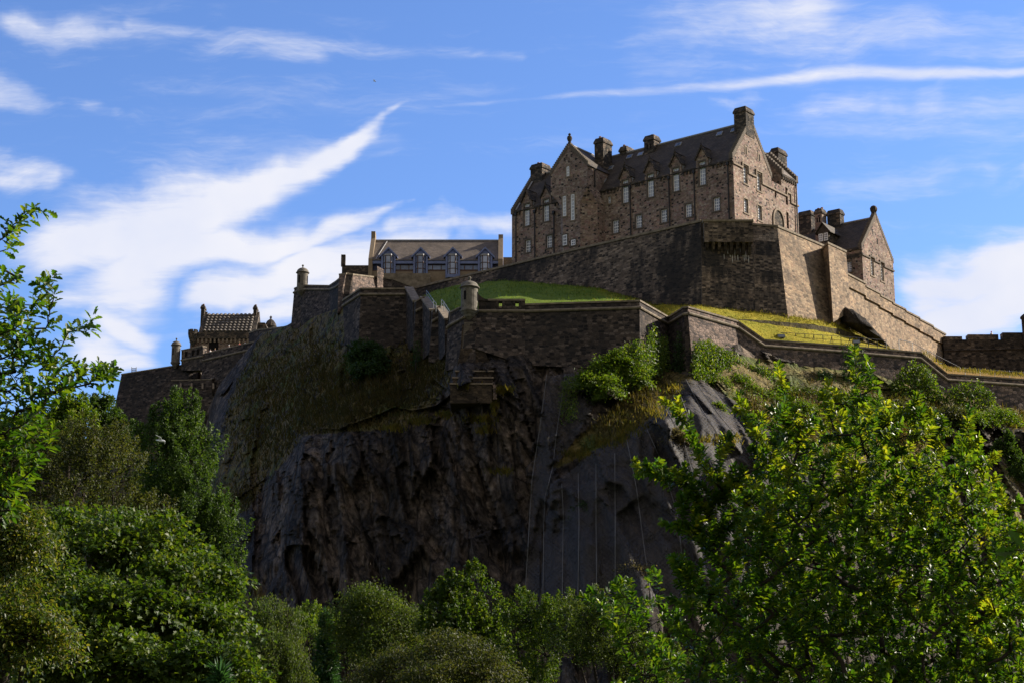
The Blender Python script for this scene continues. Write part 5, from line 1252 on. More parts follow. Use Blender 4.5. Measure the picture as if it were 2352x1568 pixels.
# lean of the columnar joints
xl = x_ + .28 * (z_ - 30); 
wob = 2.2 * (vnoise(x_, z_, .12, 3) - .5)
fA = facets(xl + wob, z_ + wob * 3, 4.6, 20, 11, .8); fB = facets(xl + wob * .6, z_ - wob * 2, 1.8, 9.0, 23, .95); fC = facets(xl, z_ + wob, .85, 3.4, 37, 1.0)
rel = 2.8 * fA + 1.7 * fB + .75 * fC + 2.0 * (vnoise(x_, z_, .06, 5) - .5)
rel += 2.6 * facets(xl + wob * 2, z_ + wob * 5, 9.0, 17, 61, .9) * np.clip((1250 - gx) / 80, 0, 1)
rel += .3 * (vnoise(x_, z_, .9, 8) - .5) + .18 * (vnoise(x_, z_, 2.0, 9) - .5)
soft = 1.4 * (vnoise(x_, z_, .12, 31) - .5) + .7 * (vnoise(x_, z_, .35, 32) - .5) + .35 * (vnoise(x_, z_, 1.1, 33) - .5) + .5 * facets(xl, z_, 3, 5, 41, .8)
gs = np.clip(gm * 1.3, 0, 1)
edge = np.clip(tv / .5, 0, 1)[None, :]
disp = (rel * (1 - gs) + (soft + np.where(gx < 1240, .6, .18) * rel) * gs) * (0.15 + .85 * edge)
GY = gY + disp
G = grid_pts(gx, gy, GY)
idx = np.arange(NU * NV).reshape(NU, NV)
quads = np.stack([idx[:-1, 1:], idx[1:, 1:], idx[1:, :-1], idx[:-1, :-1]], -1).reshape(-1, 4)
cl = np_mesh('crag', G.reshape(-1, 3), quads.ravel(), np.full(len(quads), 4), M_CLIFF, None, False)
cl['kind'] = 'structure'
bk = np.clip(.5 + .45 * facets(xl + wob, z_ + wob * 3, 4.6, 20, 11, 0) + .45 * facets(xl + wob * .6, z_ - wob * 2, 1.8, 9.0, 23, 0) + .35 * facets(xl, z_ + wob, .85, 3.4, 37, 0), 0, 1)
ba = cl.data.attributes.new('block', 'FLOAT', 'POINT'); ba.data.foreach_set('value', bk.astype(np.float32).ravel())
at = cl.data.attributes.new('grass', 'FLOAT', 'POINT'); at.data.foreach_set('value', gm.astype(np.float32).ravel())
def cliff_Y(px, py, arr=None):
    arr = GY if arr is None else arr
    fi = (np.clip(px, -259, 2639) + 260) / 2900 * (NU - 1); i = int(fi); fx = fi - i
    col = gy[i] * (1 - fx) + gy[min(i + 1, NU - 1)] * fx; val = arr[i] * (1 - fx) + arr[min(i + 1, NU - 1)] * fx
    return float(np.interp(py, col, val))
def on_cliff(px, py, off=0.0): return P(px, py, cliff_Y(px, py) - off)

# ------------------------------------------------------------------ ground: park valley, castle hill, far land
def gz(x, y):
    t = np.clip((y - 6) / 40, 0, 1); h = 12.2 * (1 - t * t * (3 - 2 * t)) - .0
    a = np.clip((y - 176) / 70, 0, 1) * np.clip((430 - y) / 60, 0, 1) * np.clip((150 - x) / 60, 0, 1) * np.clip((x + 150) / 60, 0, 1)
    return h + 38 * a
gxv = np.unique(np.concatenate([np.linspace(-200, 200, 81), np.linspace(-6000, 6000, 41)])); gyv = np.unique(np.concatenate([np.linspace(-40, 60, 41), np.linspace(60, 520, 70), np.linspace(520, 9000, 30), [-400, -3000]]))
XX, YY = np.meshgrid(gxv, gyv, indexing='ij'); ZZ = gz(XX, YY)
ii = np.arange(XX.size).reshape(XX.shape); q = np.stack([ii[:-1, :-1], ii[1:, :-1], ii[1:, 1:], ii[:-1, 1:]], -1).reshape(-1, 4)
gr = np_mesh('ground', np.stack([XX, YY, ZZ], -1).reshape(-1, 3), q.ravel(), np.full(len(q), 4), M_GROUND, None, True); gr['kind'] = 'structure'

# ------------------------------------------------------------------ stepped buttress below the sentry turret
M_BUTT = stone('sooty_masonry', [(0.05, 0.038, 0.029), (0.07, 0.053, 0.04), (0.036, 0.028, 0.023), (0.09, 0.068, 0.05)], (0.045, 0.035, 0.027), .6, .3, .7)
bt = thing('buttress', 'stepped masonry buttress with three pale ledges below the mossy sentry turret', 'buttress', P(1085, 960, 200))
lv = [(1062, 1098, 745, 202.8), (1058, 1112, 800, 201.8), (1047, 1133, 853, 199.4), (1040, 1132, 868, 198.2), (1034, 1130, 882, 197.0)]
mb = MB(); led = MB(); prev = None
for k, (xa, xb, y, Y) in enumerate(lv):
    yb = lv[k + 1][2] if k + 1 < len(lv) else 922
    xa2, xb2 = (lv[k + 1][0], lv[k + 1][1]) if k + 1 < len(lv) else (1046, 1134)
    f = .0 if k < 4 else 0
    t0, t1 = P(xa, y, Y), P(xb, y, Y); b0_, b1_ = P(xa if k > 1 else xa2, yb + 3, Y - .25), P(xb if k > 1 else xb2, yb + 3, Y - .25)
    mb.hexa([b0_, b1_, b1_ + A(0, 6, 0), b0_ + A(0, 6, 0)], [t0, t1, t1 + A(0, 5, 0), t0 + A(0, 5, 0)])
    if k >= 2: led.hexa([t0 + A(-.1, -.15, -.02), t1 + A(.1, -.15, -.02), t1 + A(.1, 1.2, -.02), t0 + A(-.1, 1.2, -.02)], [t0 + A(-.1, -.15, .14), t1 + A(.1, -.15, .14), t1 + A(.1, 1.2, .4), t0 + A(-.1, 1.2, .4)])
mb.build('masonry', M_BUTT, bt); led.build('ledge', M_DRESSL, bt)
mb = MB()
for k in range(9):
    y = 887 + 3.6 * k; q = P(1132 + (k % 2), y, 196.7); mb.box(q, A(.5 - .2 * (k % 2), 0, 0), A(0, 1.0, 0), Z * .24)
mb.build('quoins', M_REDAN, bt)
mb = MB()
for k in range(14):
    y = 745 + 4.6 * k; q = P(1068 - k * .4, y, 202.75 - .02 * k); mb.box(q + A(-.1, -.2, 0), A(1.1 - .35 * (k % 2), 0, 0), A(0, 1, 0), Z * .23)
mb.build('quoins', M_DRESS, bt)
# rock outcrop against the right curtain wall
rk = []; 
def boulder(name, label, outline, Y, thick, cat='rock', mat=None, seed=1):
    cx = np.mean([p[0] for p in outline]); cy = np.mean([p[1] for p in outline]); V = []; Fc = []; sz = []
    n = len(outline); R = 5
    for r in range(R + 1):
        f = r / R
        for (x, y) in outline:
            q = P(cx + (x - cx) * math.sin(f * math.pi / 2) ** .8, cy + (y - cy) * math.sin(f * math.pi / 2) ** .8, Y - thick * math.cos(f * math.pi / 2) * (1 if f < 1 else 0)); V.append(q)
    V = np.array(V)
    d = 1.1 * facets(V[:, 0] + .3 * V[:, 2], V[:, 2], 1.6, 2.4, seed, 1.0); V[:, 1] += d * thick * .35
    for r in range(R):
        for k in range(n):
            a_ = r * n + k; b_ = r * n + (k + 1) % n; Fc += [a_, b_, b_ + n, a_ + n]; sz.append(4)
    o = np_mesh(name, V, Fc, sz, mat or M_ROCK, None, False, loc=P(cx, cy, Y)); tag(o, label, cat); return o
def dense(poly, n):
    pts = []; m = len(poly)
    for k in range(m):
        a_, b_ = np.array(poly[k]), np.array(poly[(k + 1) % m])
        for i in range(n): pts.append(tuple(a_ + (b_ - a_) * i / n + (rng.uniform(-1.2, 1.2, 2) if i else 0)))
    return pts
boulder('rock_outcrop', 'dark bare rock outcrop leaning against the foot of the right curtain wall', dense([(1929, 742), (1931, 712), (1942, 706), (1960, 712), (1975, 730), (2000, 748), (2020, 770), (2044, 796), (2005, 786), (1960, 760)], 5), 233.5, 3.2)

# ------------------------------------------------------------------ rockfall netting
def net(label, poly, cables, off=.3):
    m = inpoly(gx, gy, poly); sm = smooth(GY, 4); lo = np.minimum(sm, GY); lo = smooth(lo, 1) - off
    cell = m[:-1, :-1] & m[1:, :-1] & m[:-1, 1:] & m[1:, 1:]; used = np.zeros(m.shape, bool)
    ci, cj = np.nonzero(cell)
    for a_, b_ in ((0, 0), (1, 0), (0, 1), (1, 1)): used[ci + a_, cj + b_] = True
    mp = -np.ones(m.shape, int); mp[used] = np.arange(used.sum()); pts = grid_pts(gx, gy, lo)[used]
    q = np.stack([mp[ci, cj + 1], mp[ci + 1, cj + 1], mp[ci + 1, cj], mp[ci, cj]], -1)
    root = thing('rockfall_netting', label, 'netting', pts.mean(0))
    o = np_mesh('mesh_sheet', pts, q.ravel(), np.full(len(q), 4), M_NET, root, True)
    uvl = o.data.uv_layers.new(name='UVMap'); fl = q.ravel(); uvl.data.foreach_set('uv', np.stack([pts[fl, 0], pts[fl, 2]], -1).astype(np.float32).ravel())
    for c in cables:
        T = []
        for (xa, ya), (xb, yb) in zip(c[:-1], c[1:]):
            n = max(2, int(abs(yb - ya) / 8))
            T += [P(xa + (xb - xa) * i / n, ya + (yb - ya) * i / n, cliff_Y(xa + (xb - xa) * i / n, ya + (yb - ya) * i / n, lo) - .15) for i in range(n)]
        T.append(P(c[-1][0], c[-1][1], cliff_Y(c[-1][0], c[-1][1], lo) - .15))
        mb = MB(); mb.tube(T, .042, 4); mb.build('seam_cable', M_CABLE, root)
    return root
net('left narrow drape of grey wire netting hanging from a rock lip beside bright ivy', [(1256, 859), (1272, 862), (1285, 858), (1330, 855), (1400, 838), (1400, 870), (1370, 930), (1320, 1010), (1285, 1062), (1262, 1110), (1245, 1240), (1238, 1400), (1204, 1400), (1212, 1250), (1222, 1100), (1240, 980)],
    [[(1298, 858), (1288, 930), (1277, 1000), (1270, 1070), (1252, 1140), (1249, 1200), (1247, 1400)], [(1256, 859), (1240, 980), (1222, 1100), (1204, 1400)]])
net('broad dark sheet of grey wire netting draped over the rounded rock buttress', [(1262, 1110), (1300, 1085), (1370, 1030), (1460, 985), (1540, 915), (1560, 874), (1590, 868), (1640, 892), (1690, 920), (1750, 985), (1800, 1060), (1840, 1180), (1850, 1400), (1239, 1400), (1246, 1240)],
    [[(1290, 1110), (1294, 1180), (1291, 1400)], [(1328, 1085), (1330, 1200), (1327, 1400)], [(1369, 1065), (1369, 1200), (1371, 1400)], [(1412, 1040), (1413, 1200), (1413, 1400)], [(1440, 1010), (1462, 1120), (1480, 1260), (1500, 1400)],
     [(1486, 985), (1520, 1060), (1556, 1180), (1580, 1400)], [(1530, 940), (1570, 1010), (1600, 1120)], [(1555, 885), (1590, 980), (1640, 1080), (1660, 1180)], [(1600, 880), (1650, 950), (1700, 1010), (1745, 1080)], [(1640, 895), (1700, 960), (1760, 1040)], [(1575, 870), (1615, 945), (1655, 1005), (1690, 1080)]])

# ------------------------------------------------------------------ leaves and plants
def leaf_shape(kind):
    """outline of a leaf, base at 0, tip at y=1; returns verts and faces split at the midrib"""
    if kind == 'oak': half = [(.05, .10), (.17, .20), (.09, .31), (.25, .42), (.15, .53), (.29, .67), (.19, .78), (.14, .93)]
    elif kind == 'maple': half = [(.10, .05), (.42, .18), (.28, .33), (.5, .62), (.2, .58), (.16, .8)]
    elif kind == 'blade': half = [(.09, .12), (.05, .6)]
    else: half = [(.22, .25), (.26, .52), (.13, .82)]
    n = len(half); V = [(0, 0), (0, 1)] + half + [(-x, y) for x, y in half]
    f1 = [0] + list(range(2, 2 + n)) + [1]; f2 = [1] + list(range(2 + n, 2 + 2 * n))[::-1] + [0]
    return np.array(V, float), [f1, f2]
def leaves(name, mat, parent, Pt, D, N, size, kind='simple', fold=.25, curl=.25):
    V2, Fs = leaf_shape(kind); n = len(Pt)
    D = D / (np.linalg.norm(D, axis=1, keepdims=True) + 1e-9)
    Sx = np.cross(D, N); Sx /= (np.linalg.norm(Sx, axis=1, keepdims=True) + 1e-9); Nn = np.cross(Sx, D)
    h = (np.abs(V2[:, 0]) * fold - curl * V2[:, 1] ** 2)
    V = Pt[:, None, :] + size[:, None, None] * (V2[None, :, 0, None] * Sx[:, None, :] + V2[None, :, 1, None] * D[:, None, :] + h[None, :, None] * Nn[:, None, :])
    k = len(V2); off = (np.arange(n) * k)[:, None]
    fl = np.concatenate([np.array(f)[None, :] + off for f in Fs], 1).ravel(); sizes = np.tile([len(f) for f in Fs], n)
    return np_mesh(name, V.reshape(-1, 3), fl, sizes, mat, parent)
def rvec(n): v = rng.normal(size=(n, 3)); return v / np.linalg.norm(v, axis=1, keepdims=True)
DENS = 1.0
def crown_points(blobs, n_cl, per, spread, mode='round', length=.8, shell=(.72, 1.03), gap=.0):
    """leaf positions in clumps spread through the outer part of a crown built from ellipsoids"""
    n_cl = n_cl / 4.2; per = per * 4.0; spread = spread * (1.38 if mode != 'hang' else 1.1)
    vol = np.array([b[1] * b[2] + b[1] * b[3] + b[2] * b[3] for b in blobs]); cnt = np.maximum(2, (n_cl * DENS * vol / vol.sum()).astype(int))
    PP, DD, NN = [], [], []
    for (c, rx, ry, rz), m in zip(blobs, cnt):
        u = rvec(m); u[:, 2] = np.where(u[:, 2] < -.5, -u[:, 2], u[:, 2])
        rr = rng.uniform(shell[0], shell[1], (m, 1)) * (1 + .2 * np.sin(u[:, :1] * 7 + u[:, 2:] * 9 + c[0]))
        cc = c + u * rr * np.array([rx, ry, rz])
        K = int(per); k = rng.normal(size=(m, K, 3)) * spread
        if mode == 'hang':
            t = rng.uniform(0, 1, (m, K, 1)); pos = cc[:, None, :] + k * np.array([.35, .35, .3]) + t * np.array([0, 0, -length]); dr = rvec(m * K).reshape(m, K, 3) * .5 + np.array([0, 0, -1.0])
        elif mode == 'up':
            t = rng.uniform(0, 1, (m, K, 1)); ax = u * .45 + np.array([0, 0, 1.0]); ax /= np.linalg.norm(ax, axis=1, keepdims=True)
            pos = cc[:, None, :] + k * np.array([.4, .4, .4]) * (1.15 - t) + t * ax[:, None, :] * length; dr = rvec(m * K).reshape(m, K, 3) + ax[:, None, :] * .9
        else:
            k[..., 2] *= .38; k[..., 2] += (u[:, None, 0] * k[..., 0] + u[:, None, 1] * k[..., 1]) * -.7; pos = cc[:, None, :] + k; dr = rvec(m * K).reshape(m, K, 3) + u[:, None, :] * .8 + np.array([0, 0, -.35])
        nn = rvec(m * K).reshape(m, K, 3) * .75 + np.array([0, 0, .8]) + u[:, None, :] * .45
        PP.append(pos.reshape(-1, 3)); DD.append(dr.reshape(-1, 3)); NN.append(nn.reshape(-1, 3))
    return np.concatenate(PP), np.concatenate(DD), np.concatenate(NN)
def blob(px, py, rx, ry, Y, depth=None):
    k = Y / 3900.0; return (P(px, py, Y), rx * k, (depth if depth else rx * .8) * k, ry * k)
def limb_mesh(root, base, blobs, r0, trunk_top, mat=None):
    mb = MB(); base = np.array(base); top = np.array(trunk_top); mid = (base + top) / 2 + A(rng.uniform(-.3, .3), rng.uniform(-.3, .3), 0)
    mb.tube([base, base + (mid - base) * .15, mid, top], [r0 * 1.5, r0, r0 * .8, r0 * .45], 9)
    for c, rx, ry, rz in blobs:
        st = base + (top - base) * rng.uniform(.45, .85); m_ = (st + c) / 2 + A(0, 0, -.1 * rz)
        mb.tube([st, m_, c, c + A(rng.uniform(-.3, .3) * rx, rng.uniform(-.3, .3) * ry, rz * .6)], [r0 * .42, r0 * .3, r0 * .18, .03], 6)
        for _ in range(7):
            u = rvec(1)[0]; u[2] = abs(u[2]) * .7; e = c + u * np.array([rx, ry, rz]) * .9; mb.tube([c, (c + e) / 2 + A(0, 0, .08 * rz), e], [r0 * .14, r0 * .09, .015], 4)
    return mb.build('trunk', mat or M_BARK, root)
def lump(blobs, k=6, f=.55):
    o = []
    for c, rx, ry, rz in blobs:
        o.append((c, rx * .86, ry * .86, rz * .86))
        for _ in range(k):
            u = rvec(1)[0]; u[2] = abs(u[2]) * .9 - .1; u[1] -= .25; s = f * rng.uniform(.65, 1.1); o.append((c + u * np.array([rx, ry, rz]) * .92, rx * s, ry * s, rz * s))
    return o
def tree(name, label, blobs, mat, n_cl, per, spread, size, kind='simple', mode='round', length=.8, r0=.3, group=None, cat='tree', shell=(.6, 1.14), ground=True, base=None):
    cs = np.array([b[0] for b in blobs]); w = np.array([b[1] * b[3] for b in blobs]); cen = (cs * w[:, None]).sum(0) / w.sum()
    b0_ = np.array(base) if base is not None else A(cen[0], cen[1], float(gz(cen[0], cen[1])) - .3)
    root = thing(name, label, cat, b0_, group)
    Pt, D, N = crown_points(lump(blobs) if mode != 'hang' else blobs, int(n_cl * 1.25), per, spread, mode, length, shell)
    n = len(Pt); leaves('crown', mat, root, Pt, D, N, size * rng.uniform(.65, 1.3, n), kind)
    limb_mesh(root, b0_, blobs, r0, cen)
    return root

# left group
tree('tree', 'big dark green sycamore filling the lower left corner, dotted with yellow leaves', [blob(330, 1290, 105, 80, 46), blob(215, 1280, 95, 75, 45.5), blob(430, 1365, 95, 80, 44.5), blob(270, 1400, 110, 70, 43), blob(370, 1450, 100, 75, 43), blob(150, 1390, 90, 85, 44), blob(485, 1470, 70, 80, 43.5), blob(210, 1500, 110, 75, 42), blob(330, 1560, 110, 80, 41.5), blob(465, 1560, 100, 70, 41), blob(120, 1570, 110, 80, 42), blob(90, 1310, 80, 80, 45.5), blob(160, 1225, 75, 40, 47), blob(290, 1225, 80, 42, 47), blob(400, 1285, 60, 45, 46), blob(540, 1590, 60, 50, 41)],
     L_MAPLE, 1500, 26, .20, .13, 'maple', r0=.45)
tree('tree', 'yellow-tinged tree with long pointed leaves at the left edge of the photo', [blob(20, 1330, 110, 140, 36), blob(60, 1480, 110, 130, 35), blob(-40, 1500, 120, 160, 35), blob(20, 1250, 70, 60, 36)], L_YELLOW, 620, 24, .18, .10, 'simple', 'round', .5, r0=.3)
tree('tree', 'rounded brownish fine-leaved tree behind the sycamore at the left', [blob(170, 1130, 160, 120, 80), blob(90, 1080, 100, 80, 82), blob(260, 1190, 110, 90, 78), blob(40, 1150, 120, 120, 80), blob(200, 1060, 80, 60, 82), blob(320, 1250, 80, 80, 77)], L_BROWN, 1500, 22, .35, .14, 'simple', 'up', .9, r0=.4)
tree('tree', 'tall columnar dark green tree in front of the low bastion wall', [blob(410, 990, 58, 55, 110), blob(370, 1050, 52, 70, 110), blob(440, 1080, 60, 80, 109), blob(400, 1150, 85, 90, 109), blob(445, 1210, 75, 90, 108), blob(490, 1260, 62, 90, 107), blob(420, 1290, 90, 90, 108), blob(495, 1340, 55, 70, 107), blob(450, 1390, 90, 90, 107), blob(340, 1150, 35, 70, 110)],
     L_DARK, 1900, 26, .42, .19, 'simple', 'up', 1.3, r0=.5)
tree('tree', 'pale drooping birch in front of the crag foot, taller of the two', [blob(615, 1400, 42, 45, 88), blob(660, 1430, 48, 60, 87), blob(590, 1450, 45, 60, 88), blob(630, 1510, 75, 80, 86), blob(680, 1550, 50, 70, 86), blob(590, 1570, 60, 70, 86)], L_BIRCH, 620, 40, .32, .10, 'simple', 'hang', 1.6, r0=.25)
tree('tree', 'pale drooping birch half hidden behind the columnar tree, left of the other', [blob(520, 1420, 45, 50, 93), blob(510, 1480, 50, 70, 92), blob(550, 1540, 50, 70, 92)], L_BIRCH, 330, 36, .34, .11, 'simple', 'hang', 1.5, r0=.25)
tree('tree', 'small yellow-green tree between the birch and the small conifer', [blob(710, 1440, 26, 30, 100), blob(705, 1480, 34, 40, 99), blob(765, 1450, 28, 28, 101)], L_IVYL, 190, 26, .3, .13, 'simple', 'up', .9, r0=.18)
def conifer(label, px, ytop, ybot, rpx, Y):
    t, b_ = P(px, ytop, Y), P(px, ybot, Y); root = thing('conifer', label, 'tree', A(t[0], Y, float(gz(t[0], Y)))); mb = MB(); mb.tube([A(t[0], Y, float(gz(t[0], Y))), t], [.25, .03], 7); mb.build('trunk', M_BARK, root)
    PP, DD = [], []; kpx = Y / 3900.0
    for _ in range(420):
        f = rng.uniform(0, 1) ** .7; an = rng.uniform(0, 2 * math.pi); r = (.12 + .88 * f) * rpx * kpx * rng.uniform(.7, 1.1); o = t + (b_ - t) * f; u = A(math.cos(an), math.sin(an), .25 - .3 * f)
        for s in np.linspace(.25, 1, 14): q = o + u * r * s + rng.normal(size=3) * .05; PP.append(q); DD.append(u + rng.normal(size=3) * .6)
    PP = np.array(PP); leaves('crown', L_PINE, root, PP, np.array(DD), rvec(len(PP)) + A(0, 0, .6), rng.uniform(.22, .4, len(PP)), 'blade'); return root
conifer('slim young conifer with upright tip between the birch and the round green tree', 748, 1402, 1570, 34, 97)
tree('tree', 'olive round-crowned tree below the middle of the crag', [blob(860, 1400, 60, 50, 96), blob(820, 1440, 55, 60, 96), blob(910, 1440, 60, 55, 95), blob(860, 1500, 90, 70, 95), blob(790, 1500, 50, 60, 96), blob(950, 1470, 40, 45, 95)], L_BIRCH, 800, 30, .34, .13, 'simple', 'round', r0=.3)
tree('tree', 'tall dark maple with a sunlit yellow-green top, left of the netting foot', [blob(1060, 1390, 60, 58, 92), blob(1020, 1420, 36, 50, 92), blob(1110, 1430, 45, 60, 91), blob(1080, 1490, 85, 80, 91), blob(1020, 1510, 60, 70, 92), blob(1140, 1520, 50, 70, 90)], L_MAPLE, 800, 30, .3, .14, 'maple', 'up', .7, r0=.35)
tree('tree', 'rusty olive tree at the bottom edge in front of the dark maple', [blob(1030, 1520, 90, 55, 72), blob(930, 1540, 80, 50, 73), blob(1110, 1555, 90, 50, 71), blob(870, 1570, 60, 40, 73), blob(1000, 1590, 140, 60, 71)], L_BROWN, 700, 28, .24, .12, 'simple', 'round', r0=.3)
tree('tree', 'bushy green tree under the hanging netting, right of the dark maple', [blob(1220, 1430, 50, 50, 85), blob(1275, 1440, 55, 58, 84), blob(1190, 1490, 55, 70, 85), blob(1260, 1510, 80, 80, 84), blob(1200, 1570, 80, 70, 84)], L_MAPLE, 620, 28, .28, .12, 'simple', 'up', .8, r0=.3)
tree('tree', 'olive small-leaved tree between the bushy green tree and the oak', [blob(1350, 1440, 55, 60, 80), blob(1400, 1450, 60, 70, 79), blob(1330, 1510, 70, 80, 80), blob(1420, 1520, 80, 80, 79), blob(1480, 1560, 80, 80, 78)], L_BIRCH, 760, 30, .27, .11, 'simple', 'up', .7, r0=.3)
for lab, bl in (('bluish green tree below the left end of the low bastion', [blob(240, 960, 40, 38, 200), blob(255, 1000, 40, 50, 200), blob(222, 1010, 30, 40, 200)]),
                ('yellow-green tree on the skyline between oak spray and bastion', [blob(160, 955, 55, 28, 190), blob(130, 990, 60, 40, 190), blob(190, 1000, 55, 50, 189)]),
                ('green tree top behind the hanging oak spray at the left edge', [blob(50, 1010, 70, 40, 185), blob(100, 1030, 60, 40, 184), blob(-20, 1020, 70, 50, 185)])):
    tree('tree', lab, bl, L_DARK if 'bluish' in lab else L_IVYL, 330, 24, .7, .36, 'simple', 'up', 1.2, r0=.4, group='trees at the foot of the low bastion')

# ---- oaks close to the viewer: limbs grown to reach every spray
def oak(name, label, pts, base, stems, mat, lsize, per, twig, r_tip=.0042, kind='oak', cat='tree', group=None, r_max=.2, slim=None, young=None):
    root = thing(name, label, cat, base, group)
    nodes = [np.array(base)] + [np.array(s) for s in stems]; par = [-1] + list(range(0, len(stems)))
    tips = []
    order = np.argsort([np.linalg.norm(p - np.array(base)) for p in pts])
    for oi in order:
        p = pts[oi]; NA = np.array(nodes); dv = p - NA; dist = np.linalg.norm(dv, axis=1) + 1.6 * np.maximum(0, -(dv[:, 2] - .15 * np.linalg.norm(dv[:, :2], axis=1)))
        j = int(np.argmin(dist)); q = NA[j]; m_ = q + (p - q) * .5 + A(*(rng.normal(size=3) * .06 * np.linalg.norm(p - q))) + A(0, 0, -.04 * np.linalg.norm(p - q))
        nodes.append(m_); par.append(j); nodes.append(p); par.append(len(nodes) - 2); tips.append(len(nodes) - 1)
    cnt = np.zeros(len(nodes)); 
    for tp in tips:
        k = tp
        while k != -1: cnt[k] += 1; k = par[k]
    rad = np.minimum(r_tip * np.maximum(cnt, 1) ** .46, r_max); mb = MB()
    for k in range(1, len(nodes)): mb.tube([nodes[par[k]], nodes[k]], [min(rad[par[k]], rad[k] * 1.5), rad[k]], 7 if rad[k] > .03 else 4, False)
    mb.build('trunk', M_BARK, root)
    PP, DD, NN, YG = [], [], [], []
    for tp in tips:
        p = nodes[tp]; isy = young is not None and rng.uniform() < young(p); q = nodes[par[tp]]; ax = nrm(p - q) + A(0, 0, .35) + rng.normal(size=3) * .2; ax = nrm(ax); e1 = nrm(np.cross(ax, rng.normal(size=3))); e2 = np.cross(ax, e1)
        n = int(per * rng.uniform(.7, 1.3) * (slim(p) if slim else 1)); an0 = rng.uniform(0, 6.28)
        for i in range(n):
            f = (i / n) ** .6; an = an0 + i * 2.4; rad_ = math.cos(an) * e1 + math.sin(an) * e2
            PP.append(p + ax * (f - .55) * twig + rng.normal(size=3) * .01); DD.append(rad_ * (1.05 - .55 * f) + ax * (.35 + .6 * f) + A(0, 0, -.15)); NN.append(ax + A(0, 0, .7) + rng.normal(size=3) * .45); YG.append(isy)
    n = len(PP); PP, DD, NN = np.array(PP), np.array(DD), np.array(NN); sz = lsize * rng.uniform(.6, 1.25, n)
    yg = np.array(YG) if young is not None else np.zeros(n, bool)
    leaves('crown', mat, root, PP[~yg], DD[~yg], NN[~yg], sz[~yg], kind, .35, .25)
    if yg.any(): leaves('young_sunlit_foliage', L_LIME, root, PP[yg], DD[yg], NN[yg], sz[yg], kind, .35, .25)
    return root
def fill(poly, n, Y, dY, mind):
    xs = [p[0] for p in poly]; ys = [p[1] for p in poly]; pts = []; tries = 0; px_ = []
    while len(pts) < n and tries < n * 60:
        tries += 1; x, y = rng.uniform(min(xs), max(xs)), rng.uniform(min(ys), max(ys))
        if not inpoly(np.array([x]), np.array([y]), poly)[0]: continue
        Yq = Y + rng.uniform(-dY, dY); p = P(x, y, Yq)
        if all(np.linalg.norm(p - o) > mind for o in pts[-400:]): pts.append(p)
    return pts
YO = 25.0
dens_o = fill([(1740, 960), (1800, 930), (1860, 960), (1930, 900), (1990, 900), (2050, 960), (2110, 930), (2150, 970), (2200, 1010), (2240, 1000), (2280, 1060), (2290, 1160), (2330, 1200), (2420, 1280), (2440, 1640), (1560, 1640), (1600, 1560), (1560, 1460), (1540, 1400), (1600, 1330), (1680, 1300), (1700, 1200), (1690, 1120), (1740, 1040)], 760, YO, 1.7, .14)
dens_o += fill([(1760, 1000), (2000, 960), (2250, 1080), (2330, 1220), (2420, 1300), (2440, 1640), (1560, 1640), (1580, 1480), (1620, 1360), (1720, 1230)], 380, YO + 2.6, .6, .15)
dens_o += fill([(1700, 1080), (1800, 1010), (2000, 990), (2250, 1100), (2330, 1220), (2420, 1300), (2440, 1640), (1580, 1640), (1600, 1480), (1630, 1380), (1700, 1250)], 330, YO + 4.0, .6, .17)
sprays = []
def shoot(path, n, jit, Y=YO, dY=.25):
    o = []
    for i in range(n):
        t = i / (n - 1) * (len(path) - 1); k = min(int(t), len(path) - 2); f = t - k
        o.append(P(path[k][0] * (1 - f) + path[k + 1][0] * f + rng.uniform(-jit, jit), path[k][1] * (1 - f) + path[k + 1][1] * f + rng.uniform(-jit, jit), Y + rng.uniform(-dY, dY)))
    return o
for path, n, j in (([(1475, 1065), (1530, 1095), (1580, 1110), (1640, 1150)], 13, 9), ([(1540, 925), (1560, 950), (1575, 975), (1600, 1020)], 8, 7), ([(1480, 1080), (1560, 1100)], 4, 8), ([(1580, 1090), (1590, 1140), (1560, 1160)], 7, 10),
                   ([(1615, 1060), (1650, 1110), (1700, 1140)], 10, 14), ([(1600, 1170), (1640, 1210), (1700, 1230)], 14, 22), ([(1560, 1190), (1600, 1230), (1660, 1280)], 14, 24), ([(1660, 1010), (1650, 1060)], 4, 6),
                   ([(1705, 925), (1725, 960), (1745, 1010)], 8, 8), ([(1790, 850), (1795, 880), (1800, 920), (1810, 960)], 7, 5), ([(1962, 815), (1968, 840), (1965, 880), (1975, 920)], 6, 4), ([(1905, 900), (1900, 960)], 6, 12), ([(1990, 845), (2000, 890)], 5, 8),
                   ([(2105, 930), (2110, 980)], 6, 10), ([(2220, 965), (2230, 1010), (2240, 1060)], 9, 10), ([(2160, 960), (2150, 1000)], 5, 10), ([(1800, 960), (1850, 990)], 8, 20), ([(2030, 960), (2060, 1000)], 7, 14), ([(2300, 1130), (2330, 1210), (2352, 1260)], 9, 12),
                   ([(1545, 1290), (1600, 1330)], 8, 16), ([(1560, 1330), (1640, 1360)], 10, 20), ([(1650, 1160), (1700, 1090)], 8, 16)):
    sprays += shoot(path, n, j)
obase = P(1930, 1900, YO + .3); obase[2] = float(gz(obase[0], obase[1])) - .2
oak('oak_tree', 'large sunlit oak filling the right foreground, with upright leafy shoots', dens_o + sprays, obase, [P(1920, 1700, YO), P(1880, 1560, YO), P(1850, 1480, YO)], L_OAK, .112, 38, .33, r_max=.09, slim=lambda q: float(np.clip(1.25 - (q[2] - 17.6) / 2.6, .4, 1.0)), young=lambda q: float(np.clip((.12 + (q[2] - 16.4) * .17 + (q[0] - 4.0) * .05), .05, .5)))  # lime share grows upward and rightward, painting in sunlit leaves among young ones
